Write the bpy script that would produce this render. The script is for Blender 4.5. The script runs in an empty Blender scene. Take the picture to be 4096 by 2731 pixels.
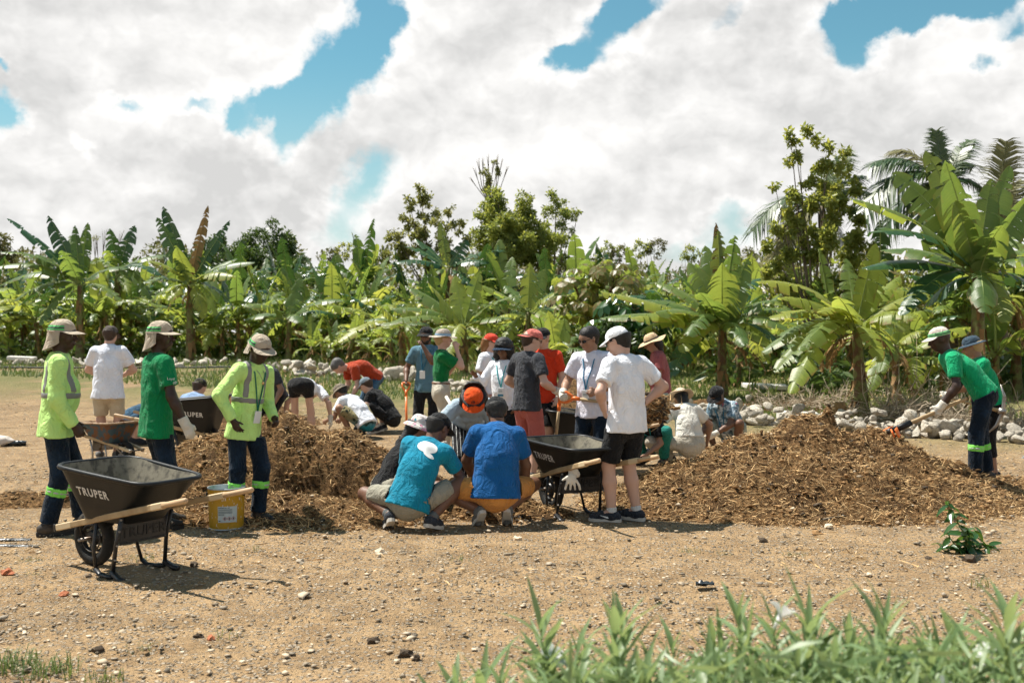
import bpy, math, random
import numpy as np
from mathutils import Vector, Matrix

RD = math.radians
scene = bpy.context.scene
COL = scene.collection

# ------------------------------------------------------------------ camera
F, CAMH, HOR = 1100.0, 1.75, 331.0
cam = bpy.data.cameras.new('camera')
cam.sensor_width = 36.0
cam.lens = 36.0 * F / 1024.0
cam.shift_y = -10.0 / 1024.0
cam.clip_start = 0.1
cam.clip_end = 3000.0
cam.dof.use_dof = True
cam.dof.focus_distance = 10.5
cam.dof.aperture_fstop = 3.0
cam_ob = bpy.data.objects.new('camera', cam)
cam_ob.location = (0, 0, CAMH)
cam_ob.rotation_euler = (RD(90), 0, 0)
COL.objects.link(cam_ob)
scene.camera = cam_ob

# ------------------------------------------------------------------ colour management
vs = scene.view_settings
vs.view_transform = 'Standard'
try:
    vs.look = 'None'
except Exception:
    pass
vs.exposure = 0.82
vs.gamma = 1.0
vs.use_curve_mapping = False
scene.cycles.max_bounces = 6
scene.cycles.transparent_max_bounces = 4
scene.cycles.use_denoising = True
scene.cycles.use_adaptive_sampling = True
scene.cycles.adaptive_threshold = .02
scene.cycles.adaptive_min_samples = 12

# ------------------------------------------------------------------ node helper
class G:
    def __init__(self, nt):
        self.nt = nt
        for n in list(nt.nodes):
            nt.nodes.remove(n)
    def n(self, t, ins=None, **kw):
        nd = self.nt.nodes.new(t)
        for k, v in kw.items():
            setattr(nd, k, v)
        if ins:
            for k, v in ins.items():
                self.put(nd.inputs[k], v)
        return nd
    def put(self, sock, v):
        if hasattr(v, 'node'):
            self.nt.links.new(v, sock)
        else:
            if isinstance(v, (tuple, list)) and len(v) == 3 and sock.type == 'RGBA':
                v = (*v, 1)
            if sock.type == 'VECTOR' and isinstance(v, (tuple, list)) and len(v) == 4:
                v = v[:3]
            sock.default_value = v
    def m(self, op, a, b=None, c=None, clamp=False):
        nd = self.n('ShaderNodeMath', operation=op, use_clamp=clamp)
        for i, v in enumerate((a, b, c)):
            if v is not None:
                self.put(nd.inputs[i], v)
        return nd.outputs[0]
    def vm(self, op, a, b=None, s=None):
        nd = self.n('ShaderNodeVectorMath', operation=op)
        self.put(nd.inputs[0], a)
        if b is not None:
            self.put(nd.inputs[1], b)
        if s is not None:
            self.put(nd.inputs['Scale'], s)
        return nd.outputs['Value'] if op in ('DOT_PRODUCT', 'LENGTH', 'DISTANCE') else nd.outputs[0]
    def noise(self, vec, scale, detail=3, rough=.5, out='Fac', dist=0.0):
        nd = self.n('ShaderNodeTexNoise', {'Scale': scale, 'Detail': detail, 'Roughness': rough, 'Distortion': dist})
        if vec is not None:
            self.put(nd.inputs['Vector'], vec)
        return nd.outputs[out]
    def mix(self, f, a, b, t='RGBA', blend='MIX'):
        nd = self.n('ShaderNodeMix', data_type=t, blend_type=blend)
        nd.clamp_factor = True
        self.put(nd.inputs[0], f)
        A, B = (6, 7) if t == 'RGBA' else (2, 3)
        self.put(nd.inputs[A], a)
        self.put(nd.inputs[B], b)
        return nd.outputs[2 if t == 'RGBA' else 0]
    def ramp(self, f, lo, hi, a=0.0, b=1.0, smooth=True):
        nd = self.n('ShaderNodeMapRange', {'Value': f, 'From Min': lo, 'From Max': hi, 'To Min': a, 'To Max': b})
        nd.interpolation_type = 'SMOOTHSTEP' if smooth else 'LINEAR'
        nd.clamp = True
        return nd.outputs[0]

# ------------------------------------------------------------------ sun direction and world sky
SUN = Vector((-.45, .22, 1.0)).normalized()      # points to the sun
world = bpy.data.worlds.new('World')
scene.world = world
world.use_nodes = True
CLOUD_LO, CLOUD_HI = (.40, .398, .392), (.59, .582, .57)
def build_sky():
    g = G(world.node_tree)
    d = g.n('ShaderNodeTexCoord').outputs['Generated']
    sky = g.n('ShaderNodeTexSky', sky_type='NISHITA')
    sky.sun_disc = False
    sky.sun_elevation = math.asin(SUN.z)
    sky.sun_rotation = math.atan2(SUN.x, SUN.y)
    sky.air_density = 1.0
    sky.dust_density = .6
    sky.ozone_density = 1.6
    blue = g.vm('SCALE', sky.outputs[0], s=.062)
    blue = g.vm('MULTIPLY', blue, (.72, 1.16, 1.02))
    # ragged direction
    w1 = g.vm('SUBTRACT', g.noise(d, 7.0, 3, .55, 'Color'), (.5, .5, .5))
    w2 = g.vm('SUBTRACT', g.noise(d, 34.0, 4, .6, 'Color'), (.5, .5, .5))
    dw = g.vm('ADD', d, g.vm('SCALE', w1, s=.075))
    dw = g.vm('ADD', dw, g.vm('SCALE', w2, s=.042))
    sp = g.n('ShaderNodeSeparateXYZ', {0: dw})
    az = g.m('ARCTAN2', sp.outputs[0], sp.outputs[1])
    hyp = g.m('SQRT', g.m('ADD', g.m('MULTIPLY', sp.outputs[0], sp.outputs[0]), g.m('MULTIPLY', sp.outputs[1], sp.outputs[1])))
    el = g.m('ARCTAN2', sp.outputs[2], hyp)
    # openings in the cloud deck: x, y in picture units -> azimuth, elevation; radii, tilt, strength
    gaps = [(378, 18, 34, 26, 110, 1.25), (342, 62, 60, 32, 125, 1.35), (303, 114, 40, 20, 120, 1.25), (262, 104, 34, 13, 165, .95), (230, 112, 18, 10, 90, .65), (598, 40, 60, 32, 140, .95), (560, 64, 30, 15, 165, .75), (545, 55, 16, 10, 0, .5),
            (632, 6, 54, 20, 160, 1.15), (862, 38, 28, 26, 100, 1.1), (880, 8, 54, 18, 170, 1.1), (975, -4, 80, 14, 0, 1.1), (985, 64, 12, 14, 0, .75), (1018, 22, 20, 10, 0, .7),
            (4, 112, 18, 22, 0, 1.1), (120, 113, 24, 11, 0, .85), (185, 104, 28, 8, 0, .75), (4, 58, 9, 8, 0, .8), (366, 190, 34, 22, 120, .82), (345, 232, 36, 24, 0, .62), (80, 152, 9, 14, 0, .5),
            (745, 212, 46, 16, 0, .80), (700, 235, 70, 12, 0, .6), (735, 26, 36, 12, 140, .55), (600, 252, 110, 12, 0, .5)]
    tot = None
    for (px, py, rx, ry, tilt, s) in gaps:
        a0 = math.atan2(px - 512, F)
        e0 = math.atan2(HOR - py, math.hypot(F, px - 512))
        t = RD(-tilt)
        u = g.m('MULTIPLY', g.m('SUBTRACT', az, a0), F)
        v = g.m('MULTIPLY', g.m('SUBTRACT', el, e0), F)
        # screen-down tilt given clockwise: rotate (u, v)
        ur = g.m('ADD', g.m('MULTIPLY', u, math.cos(t)), g.m('MULTIPLY', v, math.sin(t)))
        vr = g.m('ADD', g.m('MULTIPLY', u, -math.sin(t)), g.m('MULTIPLY', v, math.cos(t)))
        q = g.m('ADD', g.m('POWER', g.m('ABSOLUTE', g.m('DIVIDE', ur, rx)), 2.0), g.m('POWER', g.m('ABSOLUTE', g.m('DIVIDE', vr, ry)), 2.0))
        e = g.m('MULTIPLY', g.m('EXPONENT', g.m('MULTIPLY', q, -1.0)), s)
        tot = e if tot is None else g.m('ADD', tot, e)
    front = g.m('MULTIPLY', g.ramp(g.m('ABSOLUTE', az), .46, .75, 1, 0), g.ramp(el, .31, .55, 1, 0))
    big = g.noise(g.vm('MULTIPLY', d, (1, 1, 1.6)), 3.2, 5, .55)
    hi = g.ramp(g.n('ShaderNodeSeparateXYZ', {0: d}).outputs[2], .30, .62)
    dens = g.m('ADD', g.m('MULTIPLY', g.m('SUBTRACT', big, .5), 1.6), g.m('SUBTRACT', g.m('ADD', .50, g.m('MULTIPLY', front, .42)), g.m('MULTIPLY', hi, .62)))
    dens = g.m('SUBTRACT', dens, tot)
    # billowing heads
    def billow(vec):
        st = g.vm('MULTIPLY', vec, (1, 1, 1.35))
        wv = g.vm('ADD', st, g.vm('SCALE', g.vm('SUBTRACT', g.noise(st, 16, 3, .6, 'Color'), (.5, .5, .5)), s=.07))
        v1 = g.n('ShaderNodeTexVoronoi', {'Vector': wv, 'Scale': 10.5, 'Detail': 3.0, 'Roughness': .5, 'Lacunarity': 2.4}, feature='F1', normalize=True)
        n1 = g.noise(st, 5.0, 5, .55)
        return g.m('ADD', g.m('MULTIPLY', g.m('SUBTRACT', .5, v1.outputs['Distance']), 1.1), g.m('MULTIPLY', n1, 1.0))
    b0 = billow(d)
    b1 = billow(g.vm('ADD', d, (-.008, .0, .021)))
    dens2 = g.m('ADD', dens, g.m('MULTIPLY', g.m('SUBTRACT', b0, .75), .50))
    mask = g.ramp(dens2, -.10, .50)
    near = g.ramp(tot, .05, .42)                      # cloud heads beside the openings stand in full sun
    soft = g.noise(g.vm('MULTIPLY', d, (1, 1, 2.6)), 3.4, 3, .5)
    soft2 = g.noise(g.vm('MULTIPLY', d, (1, 1, 2.0)), 9.0, 3, .5)
    lit = g.m('ADD', .47, g.m('MULTIPLY', g.m('SUBTRACT', b0, b1), g.m('ADD', 2.5, g.m('MULTIPLY', near, 2.0))))
    lit = g.m('ADD', lit, g.m('MULTIPLY', near, .36))
    lit = g.m('ADD', lit, g.m('MULTIPLY', g.m('SUBTRACT', soft, .5), 1.7))
    lit = g.m('ADD', lit, g.m('MULTIPLY', g.m('SUBTRACT', soft2, .5), .8))
    lit = g.m('MAXIMUM', g.m('MINIMUM', lit, 1.0), 0.0)
    cloud = g.mix(lit, CLOUD_LO, CLOUD_HI)
    # pale, hazy blue towards the horizon
    hz = g.ramp(g.n('ShaderNodeSeparateXYZ', {0: d}).outputs[2], .0, .25, .72, .0)
    blue = g.mix(hz, blue, (.40, .45, .455))
    col = g.mix(mask, blue, cloud)
    below = g.ramp(g.n('ShaderNodeSeparateXYZ', {0: d}).outputs[2], -.03, .0, 1, 0)
    col = g.mix(below, col, (.25, .22, .17))
    bg = g.n('ShaderNodeBackground', {'Color': col, 'Strength': 1.0})
    out = g.n('ShaderNodeOutputWorld')
    g.nt.links.new(bg.outputs[0], out.inputs[0])
build_sky()
world.cycles.sampling_method = 'MANUAL'
world.cycles.sample_map_resolution = 256

sun = bpy.data.lights.new('sun', 'SUN')
sun.energy = 5.0
sun.angle = RD(.5)
sun.color = (1.0, .95, .86)
sun_ob = bpy.data.objects.new('sun', sun)
sun_ob.rotation_euler = (-SUN).to_track_quat('-Z', 'Y').to_euler()
sun_ob.location = (-20, 10, 40)
COL.objects.link(sun_ob)

# ------------------------------------------------------------------ maths helpers
def ss(t):
    t = np.clip(t, 0, 1)
    return t * t * (3 - 2 * t)
def _hash(ix, iy, iz, seed):
    h = (ix * 374761393 + iy * 668265263 + iz * 1274126177 + seed * 2246822519) & 0xffffffff
    h = ((h ^ (h >> 13)) * 1274126177) & 0xffffffff
    h = h ^ (h >> 16)
    return (h & 0xffff) / 65535.0
def vnoise(x, y, z, seed=0):
    x, y, z = np.broadcast_arrays(np.asarray(x, float), np.asarray(y, float), np.asarray(z, float))
    fx, fy, fz = np.floor(x), np.floor(y), np.floor(z)
    tx, ty, tz = x - fx, y - fy, z - fz
    ix, iy, iz = fx.astype(np.int64), fy.astype(np.int64), fz.astype(np.int64)
    tx, ty, tz = tx * tx * (3 - 2 * tx), ty * ty * (3 - 2 * ty), tz * tz * (3 - 2 * tz)
    r = 0
    for a in (0, 1):
        wx = tx if a else 1 - tx
        for b in (0, 1):
            wy = ty if b else 1 - ty
            for c in (0, 1):
                wz = tz if c else 1 - tz
                r = r + wx * wy * wz * _hash(ix + a, iy + b, iz + c, seed)
    return r
def fbm(x, y, z=0.0, seed=0, oct=4):
    r, a, f = 0, .5, 1.0
    for i in range(oct):
        r = r + a * (vnoise(np.asarray(x) * f, np.asarray(y) * f, np.asarray(z) * f, seed + i) - .5)
        a *= .5
        f *= 2.03
    return r
def ground_z(x, y):
    x, y = np.asarray(x, float), np.asarray(y, float)
    z = .65 * ss((y - 16) / 24.0)
    z = z + .06 * fbm(x * .35, y * .35, 0, 3, 3) + .03 * fbm(x * 1.3, y * 1.3, 0, 9, 2)
    return z
def gz(x, y):
    return float(ground_z(x, y))
def at(px, Y):                       # world x at a depth
    return (px - 512.0) * Y / F
def hgt(py, Y):                      # world height at a depth
    return CAMH - (py - HOR) * Y / F
def P(px, py, Y):
    return np.array((at(px, Y), Y, hgt(py, Y)))

# ------------------------------------------------------------------ object helpers
def mk_mesh(name, verts, faces, mats=(), smooth=True, mat_idx=None, uvs=None):
    me = bpy.data.meshes.new(name)
    verts = np.asarray(verts, dtype=np.float32).reshape(-1, 3)
    if isinstance(faces, np.ndarray):
        n, k = faces.shape
        me.vertices.add(len(verts))
        me.vertices.foreach_set('co', verts.ravel())
        me.loops.add(n * k)
        me.loops.foreach_set('vertex_index', faces.astype(np.int32).ravel())
        me.polygons.add(n)
        me.polygons.foreach_set('loop_start', np.arange(0, n * k, k, dtype=np.int32))
        me.polygons.foreach_set('loop_total', np.full(n, k, dtype=np.int32))
        me.update(calc_edges=True)
    else:
        me.from_pydata(verts.tolist(), [], faces)
        me.update()
    for m_ in mats:
        me.materials.append(m_)
    if smooth:
        me.polygons.foreach_set('use_smooth', np.ones(len(me.polygons), dtype=bool))
    if mat_idx is not None:
        me.polygons.foreach_set('material_index', np.asarray(mat_idx, dtype=np.int32))
    if uvs is not None:
        uvl = me.uv_layers.new(name='UVMap')
        li = np.empty(len(me.loops), dtype=np.int32)
        me.loops.foreach_get('vertex_index', li)
        uvl.data.foreach_set('uv', np.asarray(uvs, dtype=np.float32)[li].ravel())
    return me
def link(name, me, parent=None):
    o = bpy.data.objects.new(name, me)
    COL.objects.link(o)
    if parent is not None:
        o.parent = parent
    return o
def tag(o, label=None, cat=None, group=None, kind=None):
    if label: o['label'] = label
    if cat: o['category'] = cat
    if group: o['group'] = group
    if kind: o['kind'] = kind
    return o
def thing(name, label, cat, loc=(0, 0, 0), rz=0.0, group=None):
    o = bpy.data.objects.new(name, None)
    o.empty_display_size = .1
    COL.objects.link(o)
    o.location = loc
    o.rotation_euler = (0, 0, rz)
    return tag(o, label, cat, group)
def copy_tree(o, parent=None):
    c = o.copy()
    COL.objects.link(c)
    if parent is not None:
        c.parent = parent
    for ch in [x for x in o.children]:
        copy_tree(ch, c)
    return c

class MB:
    """collects shapes for ONE mesh"""
    def __init__(s):
        s.v, s.f, s.mi, s.n = [], [], [], 0
    def add(s, verts, faces, mi=0):
        s.v.append(np.asarray(verts, float).reshape(-1, 3))
        for f in faces:
            s.f.append(tuple(int(i) + s.n for i in f))
            s.mi.append(mi)
        s.n += len(s.v[-1])
        return s
    def box(s, c, size, rot=None, mi=0, bevel=0.0):
        hx, hy, hz = [q / 2 for q in size]
        if bevel > 0:
            b = min(bevel, hx * .9, hy * .9, hz * .9)
            vs_ = []
            for sx in (-1, 1):
                for sy in (-1, 1):
                    for sz in (-1, 1):
                        vs_ += [(sx * hx, sy * (hy - b), sz * (hz - b)), (sx * (hx - b), sy * hy, sz * (hz - b)), (sx * (hx - b), sy * (hy - b), sz * hz)]
            def id_(sx, sy, sz, k): return ((sx > 0) * 4 + (sy > 0) * 2 + (sz > 0)) * 3 + k
            fs = []
            for q in (-1, 1):
                r = [(-1, -1), (1, -1), (1, 1), (-1, 1)]
                fs.append([id_(q, a, b_, 0) for a, b_ in (r if q > 0 else r[::-1])])
                fs.append([id_(a, q, b_, 1) for a, b_ in (r[::-1] if q > 0 else r)])
                fs.append([id_(a, b_, q, 2) for a, b_ in (r if q > 0 else r[::-1])])
            for a in (-1, 1):
                for b_ in (-1, 1):
                    fs.append([id_(a, b_, -1, 0), id_(a, b_, 1, 0), id_(a, b_, 1, 1), id_(a, b_, -1, 1)][::(1 if a * b_ < 0 else -1)])
                    fs.append([id_(a, -1, b_, 0), id_(a, 1, b_, 0), id_(a, 1, b_, 2), id_(a, -1, b_, 2)][::(-1 if a * b_ < 0 else 1)])
                    fs.append([id_(-1, a, b_, 1), id_(1, a, b_, 1), id_(1, a, b_, 2), id_(-1, a, b_, 2)][::(1 if a * b_ < 0 else -1)])
            for sx in (-1, 1):
                for sy in (-1, 1):
                    for sz in (-1, 1):
                        t = [id_(sx, sy, sz, 0), id_(sx, sy, sz, 1), id_(sx, sy, sz, 2)]
                        fs.append(t if sx * sy * sz > 0 else t[::-1])
            v = np.array(vs_)
        else:
            v = np.array([(x, y, z) for x in (-hx, hx) for y in (-hy, hy) for z in (-hz, hz)])
            fs = [(0, 1, 3, 2), (4, 6, 7, 5), (0, 4, 5, 1), (2, 3, 7, 6), (0, 2, 6, 4), (1, 5, 7, 3)]
        if rot is not None:
            v = v @ np.array(rot).T
        return s.add(v + np.array(c), fs, mi)
    def tube(s, pts, rad, sides=8, mi=0, caps=True, flat=None):
        pts = np.asarray(pts, float)
        n = len(pts)
        rad = np.full(n, rad, float) if np.isscalar(rad) else np.asarray(rad, float)
        T = np.gradient(pts, axis=0)
        T /= np.linalg.norm(T, axis=1)[:, None] + 1e-12
        ref = np.array((0, 0, 1.0)) if abs(T[0][2]) < .9 else np.array((1.0, 0, 0))
        u = np.cross(ref, T[0]); u /= np.linalg.norm(u)
        V = []
        for i in range(n):
            u = u - T[i] * np.dot(u, T[i]); u /= np.linalg.norm(u) + 1e-12
            w = np.cross(T[i], u)
            for k in range(sides):
                a = 2 * math.pi * k / sides
                V.append(pts[i] + rad[i] * (math.cos(a) * u * (flat or 1) + math.sin(a) * w))
        fs = []
        for i in range(n - 1):
            for k in range(sides):
                k2 = (k + 1) % sides
                fs.append((i * sides + k, i * sides + k2, (i + 1) * sides + k2, (i + 1) * sides + k))
        if caps:
            fs.append(tuple(range(sides))[::-1])
            fs.append(tuple((n - 1) * sides + k for k in range(sides)))
        return s.add(V, fs, mi)
    def lathe(s, prof, seg=20, mi=0, c=(0, 0, 0), cap0=True, cap1=True):
        V, fs = [], []
        for (r, z) in prof:
            for k in range(seg):
                a = 2 * math.pi * k / seg
                V.append((c[0] + r * math.cos(a), c[1] + r * math.sin(a), c[2] + z))
        for i in range(len(prof) - 1):
            for k in range(seg):
                k2 = (k + 1) % seg
                fs.append((i * seg + k, i * seg + k2, (i + 1) * seg + k2, (i + 1) * seg + k))
        if cap0: fs.append(tuple(range(seg))[::-1])
        if cap1: fs.append(tuple((len(prof) - 1) * seg + k for k in range(seg)))
        return s.add(V, fs, mi)
    def ico(s, c, r, mi=0, seed=0, jit=0.0, sub=1, rot=0.0):
        v, f = ICO[sub]
        rr = np.random.RandomState(seed)
        vv = v.copy()
        if jit: vv = vv * (1 + jit * (rr.rand(len(v), 1) - .5) * 2)
        if rot:
            cs, sn = math.cos(rot), math.sin(rot)
            vv = vv @ np.array(((cs, sn, 0), (-sn, cs, 0), (0, 0, 1)))
        return s.add(vv * np.asarray(r) + np.asarray(c), f, mi)
    def mesh(s, name, mats, smooth=False):
        if not isinstance(mats, (list, tuple)): mats = [mats]
        return mk_mesh(name, np.concatenate(s.v), s.f, mats, smooth, s.mi)
    def build(s, name, mats, parent=None, smooth=False):
        return link(name, s.mesh(name, mats, smooth), parent)
def _ico(sub):
    import bmesh
    bm = bmesh.new()
    bmesh.ops.create_icosphere(bm, subdivisions=sub, radius=1)
    v = np.array([x.co[:] for x in bm.verts])
    f = [[q.index for q in p.verts] for p in bm.faces]
    bm.free()
    return v, f
ICO = {1: _ico(1), 2: _ico(2), 3: _ico(3)}
def auto_smooth(o, ang=35):
    me = o.data
    me.polygons.foreach_set('use_smooth', np.ones(len(me.polygons), dtype=bool))
    try:
        me.set_sharp_from_angle(angle=RD(ang))
    except Exception:
        pass
def text_obj(name, body, size, mat_, parent, loc, rot, extrude=.001, align='LEFT', xs=1.0, bold=0.0, spacing=1.1):
    cu = bpy.data.curves.new(name, 'FONT')
    cu.body = body
    cu.size = size
    cu.extrude = extrude
    cu.offset = bold
    cu.align_x = align
    cu.resolution_u = 3
    cu.space_character = spacing
    to = bpy.data.objects.new('tmp', cu)
    COL.objects.link(to)
    dg = bpy.context.evaluated_depsgraph_get()
    me = bpy.data.meshes.new_from_object(to.evaluated_get(dg))
    bpy.data.objects.remove(to)
    me.materials.clear()
    me.materials.append(mat_)
    o = link(name, me, parent)
    o.location = loc
    o.rotation_euler = rot
    o.scale = (xs, 1, 1)
    return o

# ------------------------------------------------------------------ materials
def mat(name, col, rough=.8, var=.12, vscale=5.0, bump=0.0, bscale=60.0, spec=.3, metal=0.0, col2=None, c2lo=.45, c2hi=.62, c2scale=8.0, c2detail=4, isl=0.0, rnd=0.0, bdetail=4):
    m = bpy.data.materials.new(name)
    m.use_nodes = True
    g = G(m.node_tree)
    oc = g.n('ShaderNodeTexCoord').outputs['Object']
    c = (*col, 1)
    if col2 is not None:
        c = g.mix(g.ramp(g.noise(oc, c2scale, c2detail, .6), c2lo, c2hi), c, (*col2, 1))
    f = g.m('ADD', 1 - var, g.m('MULTIPLY', g.noise(oc, vscale, 4, .6), 2 * var))
    if isl:
        geo = g.n('ShaderNodeNewGeometry')
        f = g.m('MULTIPLY', f, g.m('ADD', 1 - isl, g.m('MULTIPLY', geo.outputs['Random Per Island'], 2 * isl)))
    if rnd:
        oi = g.n('ShaderNodeObjectInfo')
        f = g.m('MULTIPLY', f, g.m('ADD', 1 - rnd, g.m('MULTIPLY', oi.outputs['Random'], 2 * rnd)))
    c = g.vm('SCALE', c, s=f)
    bs = g.n('ShaderNodeBsdfPrincipled', {'Base Color': c, 'Roughness': rough, 'Metallic': metal, 'Specular IOR Level': spec})
    if bump:
        b = g.n('ShaderNodeBump', {'Strength': 1.0, 'Distance': bump, 'Height': g.noise(oc, bscale, bdetail, .65)})
        g.nt.links.new(b.outputs[0], bs.inputs['Normal'])
    out = g.n('ShaderNodeOutputMaterial')
    g.nt.links.new(bs.outputs[0], out.inputs[0])
    return m
_cloth = {}
def cloth(name, col, pattern=None):
    if name in _cloth: return _cloth[name]
    m = bpy.data.materials.new(name)
    m.use_nodes = True
    g = G(m.node_tree)
    oc = g.n('ShaderNodeTexCoord').outputs['Object']
    c = (*col, 1)
    if pattern == 'floral':
        vor = g.n('ShaderNodeTexVoronoi', {'Vector': oc, 'Scale': 17.0})
        n1 = g.noise(oc, 20, 3, .6)
        c = g.mix(g.ramp(n1, .42, .55), c, (.11, .19, .25, 1))
        s_ = g.n('ShaderNodeSeparateColor', {0: vor.outputs['Color']})
        c = g.mix(g.m('MULTIPLY', g.m('GREATER_THAN', s_.outputs[0], .80), g.ramp(vor.outputs['Distance'], .25, .45, 1, 0)), c, (.42, .10, .13, 1))
        c = g.mix(g.m('MULTIPLY', g.m('LESS_THAN', s_.outputs[0], .22), g.ramp(vor.outputs['Distance'], .3, .5, 1, 0)), c, (.06, .08, .09, 1))
    elif pattern == 'bucket':
        vor = g.n('ShaderNodeTexVoronoi', {'Vector': oc, 'Scale': 32.0})
        s_ = g.n('ShaderNodeSeparateColor', {0: vor.outputs['Color']})
        for lo, cc in ((.72, (.75, .25, .12)), (.82, (.25, .02, .12)), (.90, (.03, .22, .30)), (.95, (.75, .35, .45))):
            c = g.mix(g.m('MULTIPLY', g.m('GREATER_THAN', s_.outputs[1], lo - .18), g.ramp(vor.outputs['Distance'], .35, .6, 1, 0)), c, (*cc, 1))
    elif pattern == 'palm':
        n1 = g.noise(oc, 13, 3, .6)
        sz = g.n('ShaderNodeSeparateXYZ', {0: oc}).outputs[2]
        c = g.mix(g.ramp(sz, .18, .38), (.01, .20, .28, 1), (.28, .24, .12, 1))
        c = g.mix(g.ramp(n1, .54, .60), c, (.015, .03, .02, 1))
    elif pattern == 'stripe':
        sx = g.n('ShaderNodeSeparateXYZ', {0: oc}).outputs[0]
        c = g.mix(g.m('GREATER_THAN', g.m('FRACT', g.m('MULTIPLY', sx, 28.0)), .84), c, (.5, .5, .48, 1))
    elif pattern == 'jean':
        c = g.mix(g.ramp(g.noise(oc, 4, 4, .6), .45, .72), c, tuple(min(1, q * 2.6) for q in col) + (1,))
    elif pattern == 'camo':
        c = g.mix(g.m('GREATER_THAN', g.noise(oc, 15, 2, .5), .52), c, (.02, .02, .015, 1))
    f = g.m('ADD', .88, g.m('MULTIPLY', g.noise(oc, 3.5, 3, .55), .24))
    c = g.vm('SCALE', c, s=f)
    h = g.m('ADD', g.noise(g.vm('MULTIPLY', oc, (1, 1, .7)), 9, 4, .62, dist=1.2), g.m('MULTIPLY', g.noise(oc, 300, 2), .03))
    b = g.n('ShaderNodeBump', {'Strength': .85, 'Distance': .065, 'Height': h})
    bs = g.n('ShaderNodeBsdfPrincipled', {'Base Color': c, 'Roughness': .85, 'Specular IOR Level': .15, 'Normal': b.outputs[0], 'Sheen Weight': .08})
    out = g.n('ShaderNodeOutputMaterial')
    g.nt.links.new(bs.outputs[0], out.inputs[0])
    _cloth[name] = m
    return m
def leafmat(name, c1, c2, tr=(.25, .36, .04), tmix=.38, veins=0.0, rough=.38, spec=.5, isl=0.0, edge=None):
    m = bpy.data.materials.new(name)
    m.use_nodes = True
    g = G(m.node_tree)
    tc = g.n('ShaderNodeTexCoord')
    oc = tc.outputs['Object']
    oi = g.n('ShaderNodeObjectInfo').outputs['Random']
    f = g.m('ADD', g.m('MULTIPLY', oi, .75), g.m('MULTIPLY', g.m('SUBTRACT', g.noise(oc, 2.5, 3), .5), .9))
    if isl:
        geo = g.n('ShaderNodeNewGeometry')
        f = g.m('ADD', g.m('MULTIPLY', f, 1 - isl), g.m('MULTIPLY', geo.outputs['Random Per Island'], isl))
    c = g.mix(f, (*c1, 1), (*c2, 1))
    nrm = None
    if veins:
        uv = g.n('ShaderNodeSeparateXYZ', {0: tc.outputs['UV']})
        wv = g.m('SINE', g.m('MULTIPLY', uv.outputs[0], 420.0))
        wv2 = g.noise(g.vm('MULTIPLY', tc.outputs['UV'], (70, 1.5, 1)), 1.0, 3, .6)
        c = g.mix(g.m('MULTIPLY', g.ramp(wv2, .35, .7), .35), c, tuple(min(1, q * 1.7) for q in c2) + (1,))
        if edge is not None:
            ev = g.m('ABSOLUTE', g.m('SUBTRACT', uv.outputs[1], .5))
            ef = g.m('ADD', g.m('MULTIPLY', ev, 2.0), g.m('MULTIPLY', g.m('SUBTRACT', g.noise(oc, 9, 4, .65), .5), .9))
            c = g.mix(g.ramp(ef, .86, 1.02), c, (*edge, 1))
        b = g.n('ShaderNodeBump', {'Strength': .5, 'Distance': veins, 'Height': g.m('ADD', g.m('MULTIPLY', wv, .25), wv2)})
        nrm = b.outputs[0]
    bs = g.n('ShaderNodeBsdfPrincipled', {'Base Color': c, 'Roughness': rough, 'Specular IOR Level': spec})
    trc = g.mix(f, (tr[0] * .75, tr[1] * .85, tr[2], 1), (tr[0] * 1.35, tr[1] * 1.12, tr[2] * 1.1, 1))
    tl = g.n('ShaderNodeBsdfTranslucent', {'Color': trc})
    if nrm is not None:
        g.nt.links.new(nrm, bs.inputs['Normal'])
    mx = g.n('ShaderNodeMixShader', {0: tmix, 1: bs.outputs[0], 2: tl.outputs[0]})
    out = g.n('ShaderNodeOutputMaterial')
    g.nt.links.new(mx.outputs[0], out.inputs[0])
    return m

M = {}
M['leaf_green'] = leafmat('banana_leaf_green', (.042, .098, .026), (.13, .18, .042), (.34, .43, .06), .42, .004, edge=(.16, .10, .03))
M['leaf_lime'] = leafmat('banana_leaf_lime', (.15, .21, .035), (.26, .28, .045), (.47, .54, .08), .45, .004, edge=(.22, .13, .04))
M['leaf_dark'] = leafmat('banana_leaf_dark', (.018, .058, .022), (.04, .085, .028), (.10, .20, .03), .22, .004, rough=.3)
M['leaf_dry'] = leafmat('banana_leaf_dry', (.16, .09, .035), (.26, .17, .07), (.25, .16, .06), .2, .006, rough=.8, spec=.15)
M['midrib'] = mat('leaf_midrib', (.22, .27, .08), .5, .15)
M['pseudostem'] = mat('pseudostem', (.15, .165, .05), .6, .35, 4, .02, 14, col2=(.11, .06, .03), c2lo=.44, c2hi=.58, c2scale=6)
M['dry_sheath'] = mat('dry_sheath', (.22, .13, .055), .85, .35, 7, .01, 30, isl=.3)
M['bark'] = mat('bark', (.17, .135, .095), .9, .3, 9, .01, 40)
M['tree_leaf'] = leafmat('tree_leaf', (.09, .14, .032), (.26, .28, .07), (.45, .50, .08), .45, rough=.45, isl=.6)
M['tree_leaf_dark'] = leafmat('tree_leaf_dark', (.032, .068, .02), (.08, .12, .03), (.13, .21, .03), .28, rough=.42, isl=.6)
M['tree_leaf_light'] = leafmat('tree_leaf_light', (.15, .17, .05), (.25, .23, .075), (.40, .42, .09), .38, rough=.5, isl=.6)
M['scrub'] = leafmat('scrub', (.09, .11, .035), (.23, .19, .09), (.24, .26, .06), .25, rough=.7, spec=.2, isl=.8)
M['palm_leaf'] = leafmat('palm_leaf', (.035, .075, .022), (.11, .13, .035), (.17, .22, .04), .2, rough=.35, isl=.35)
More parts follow.
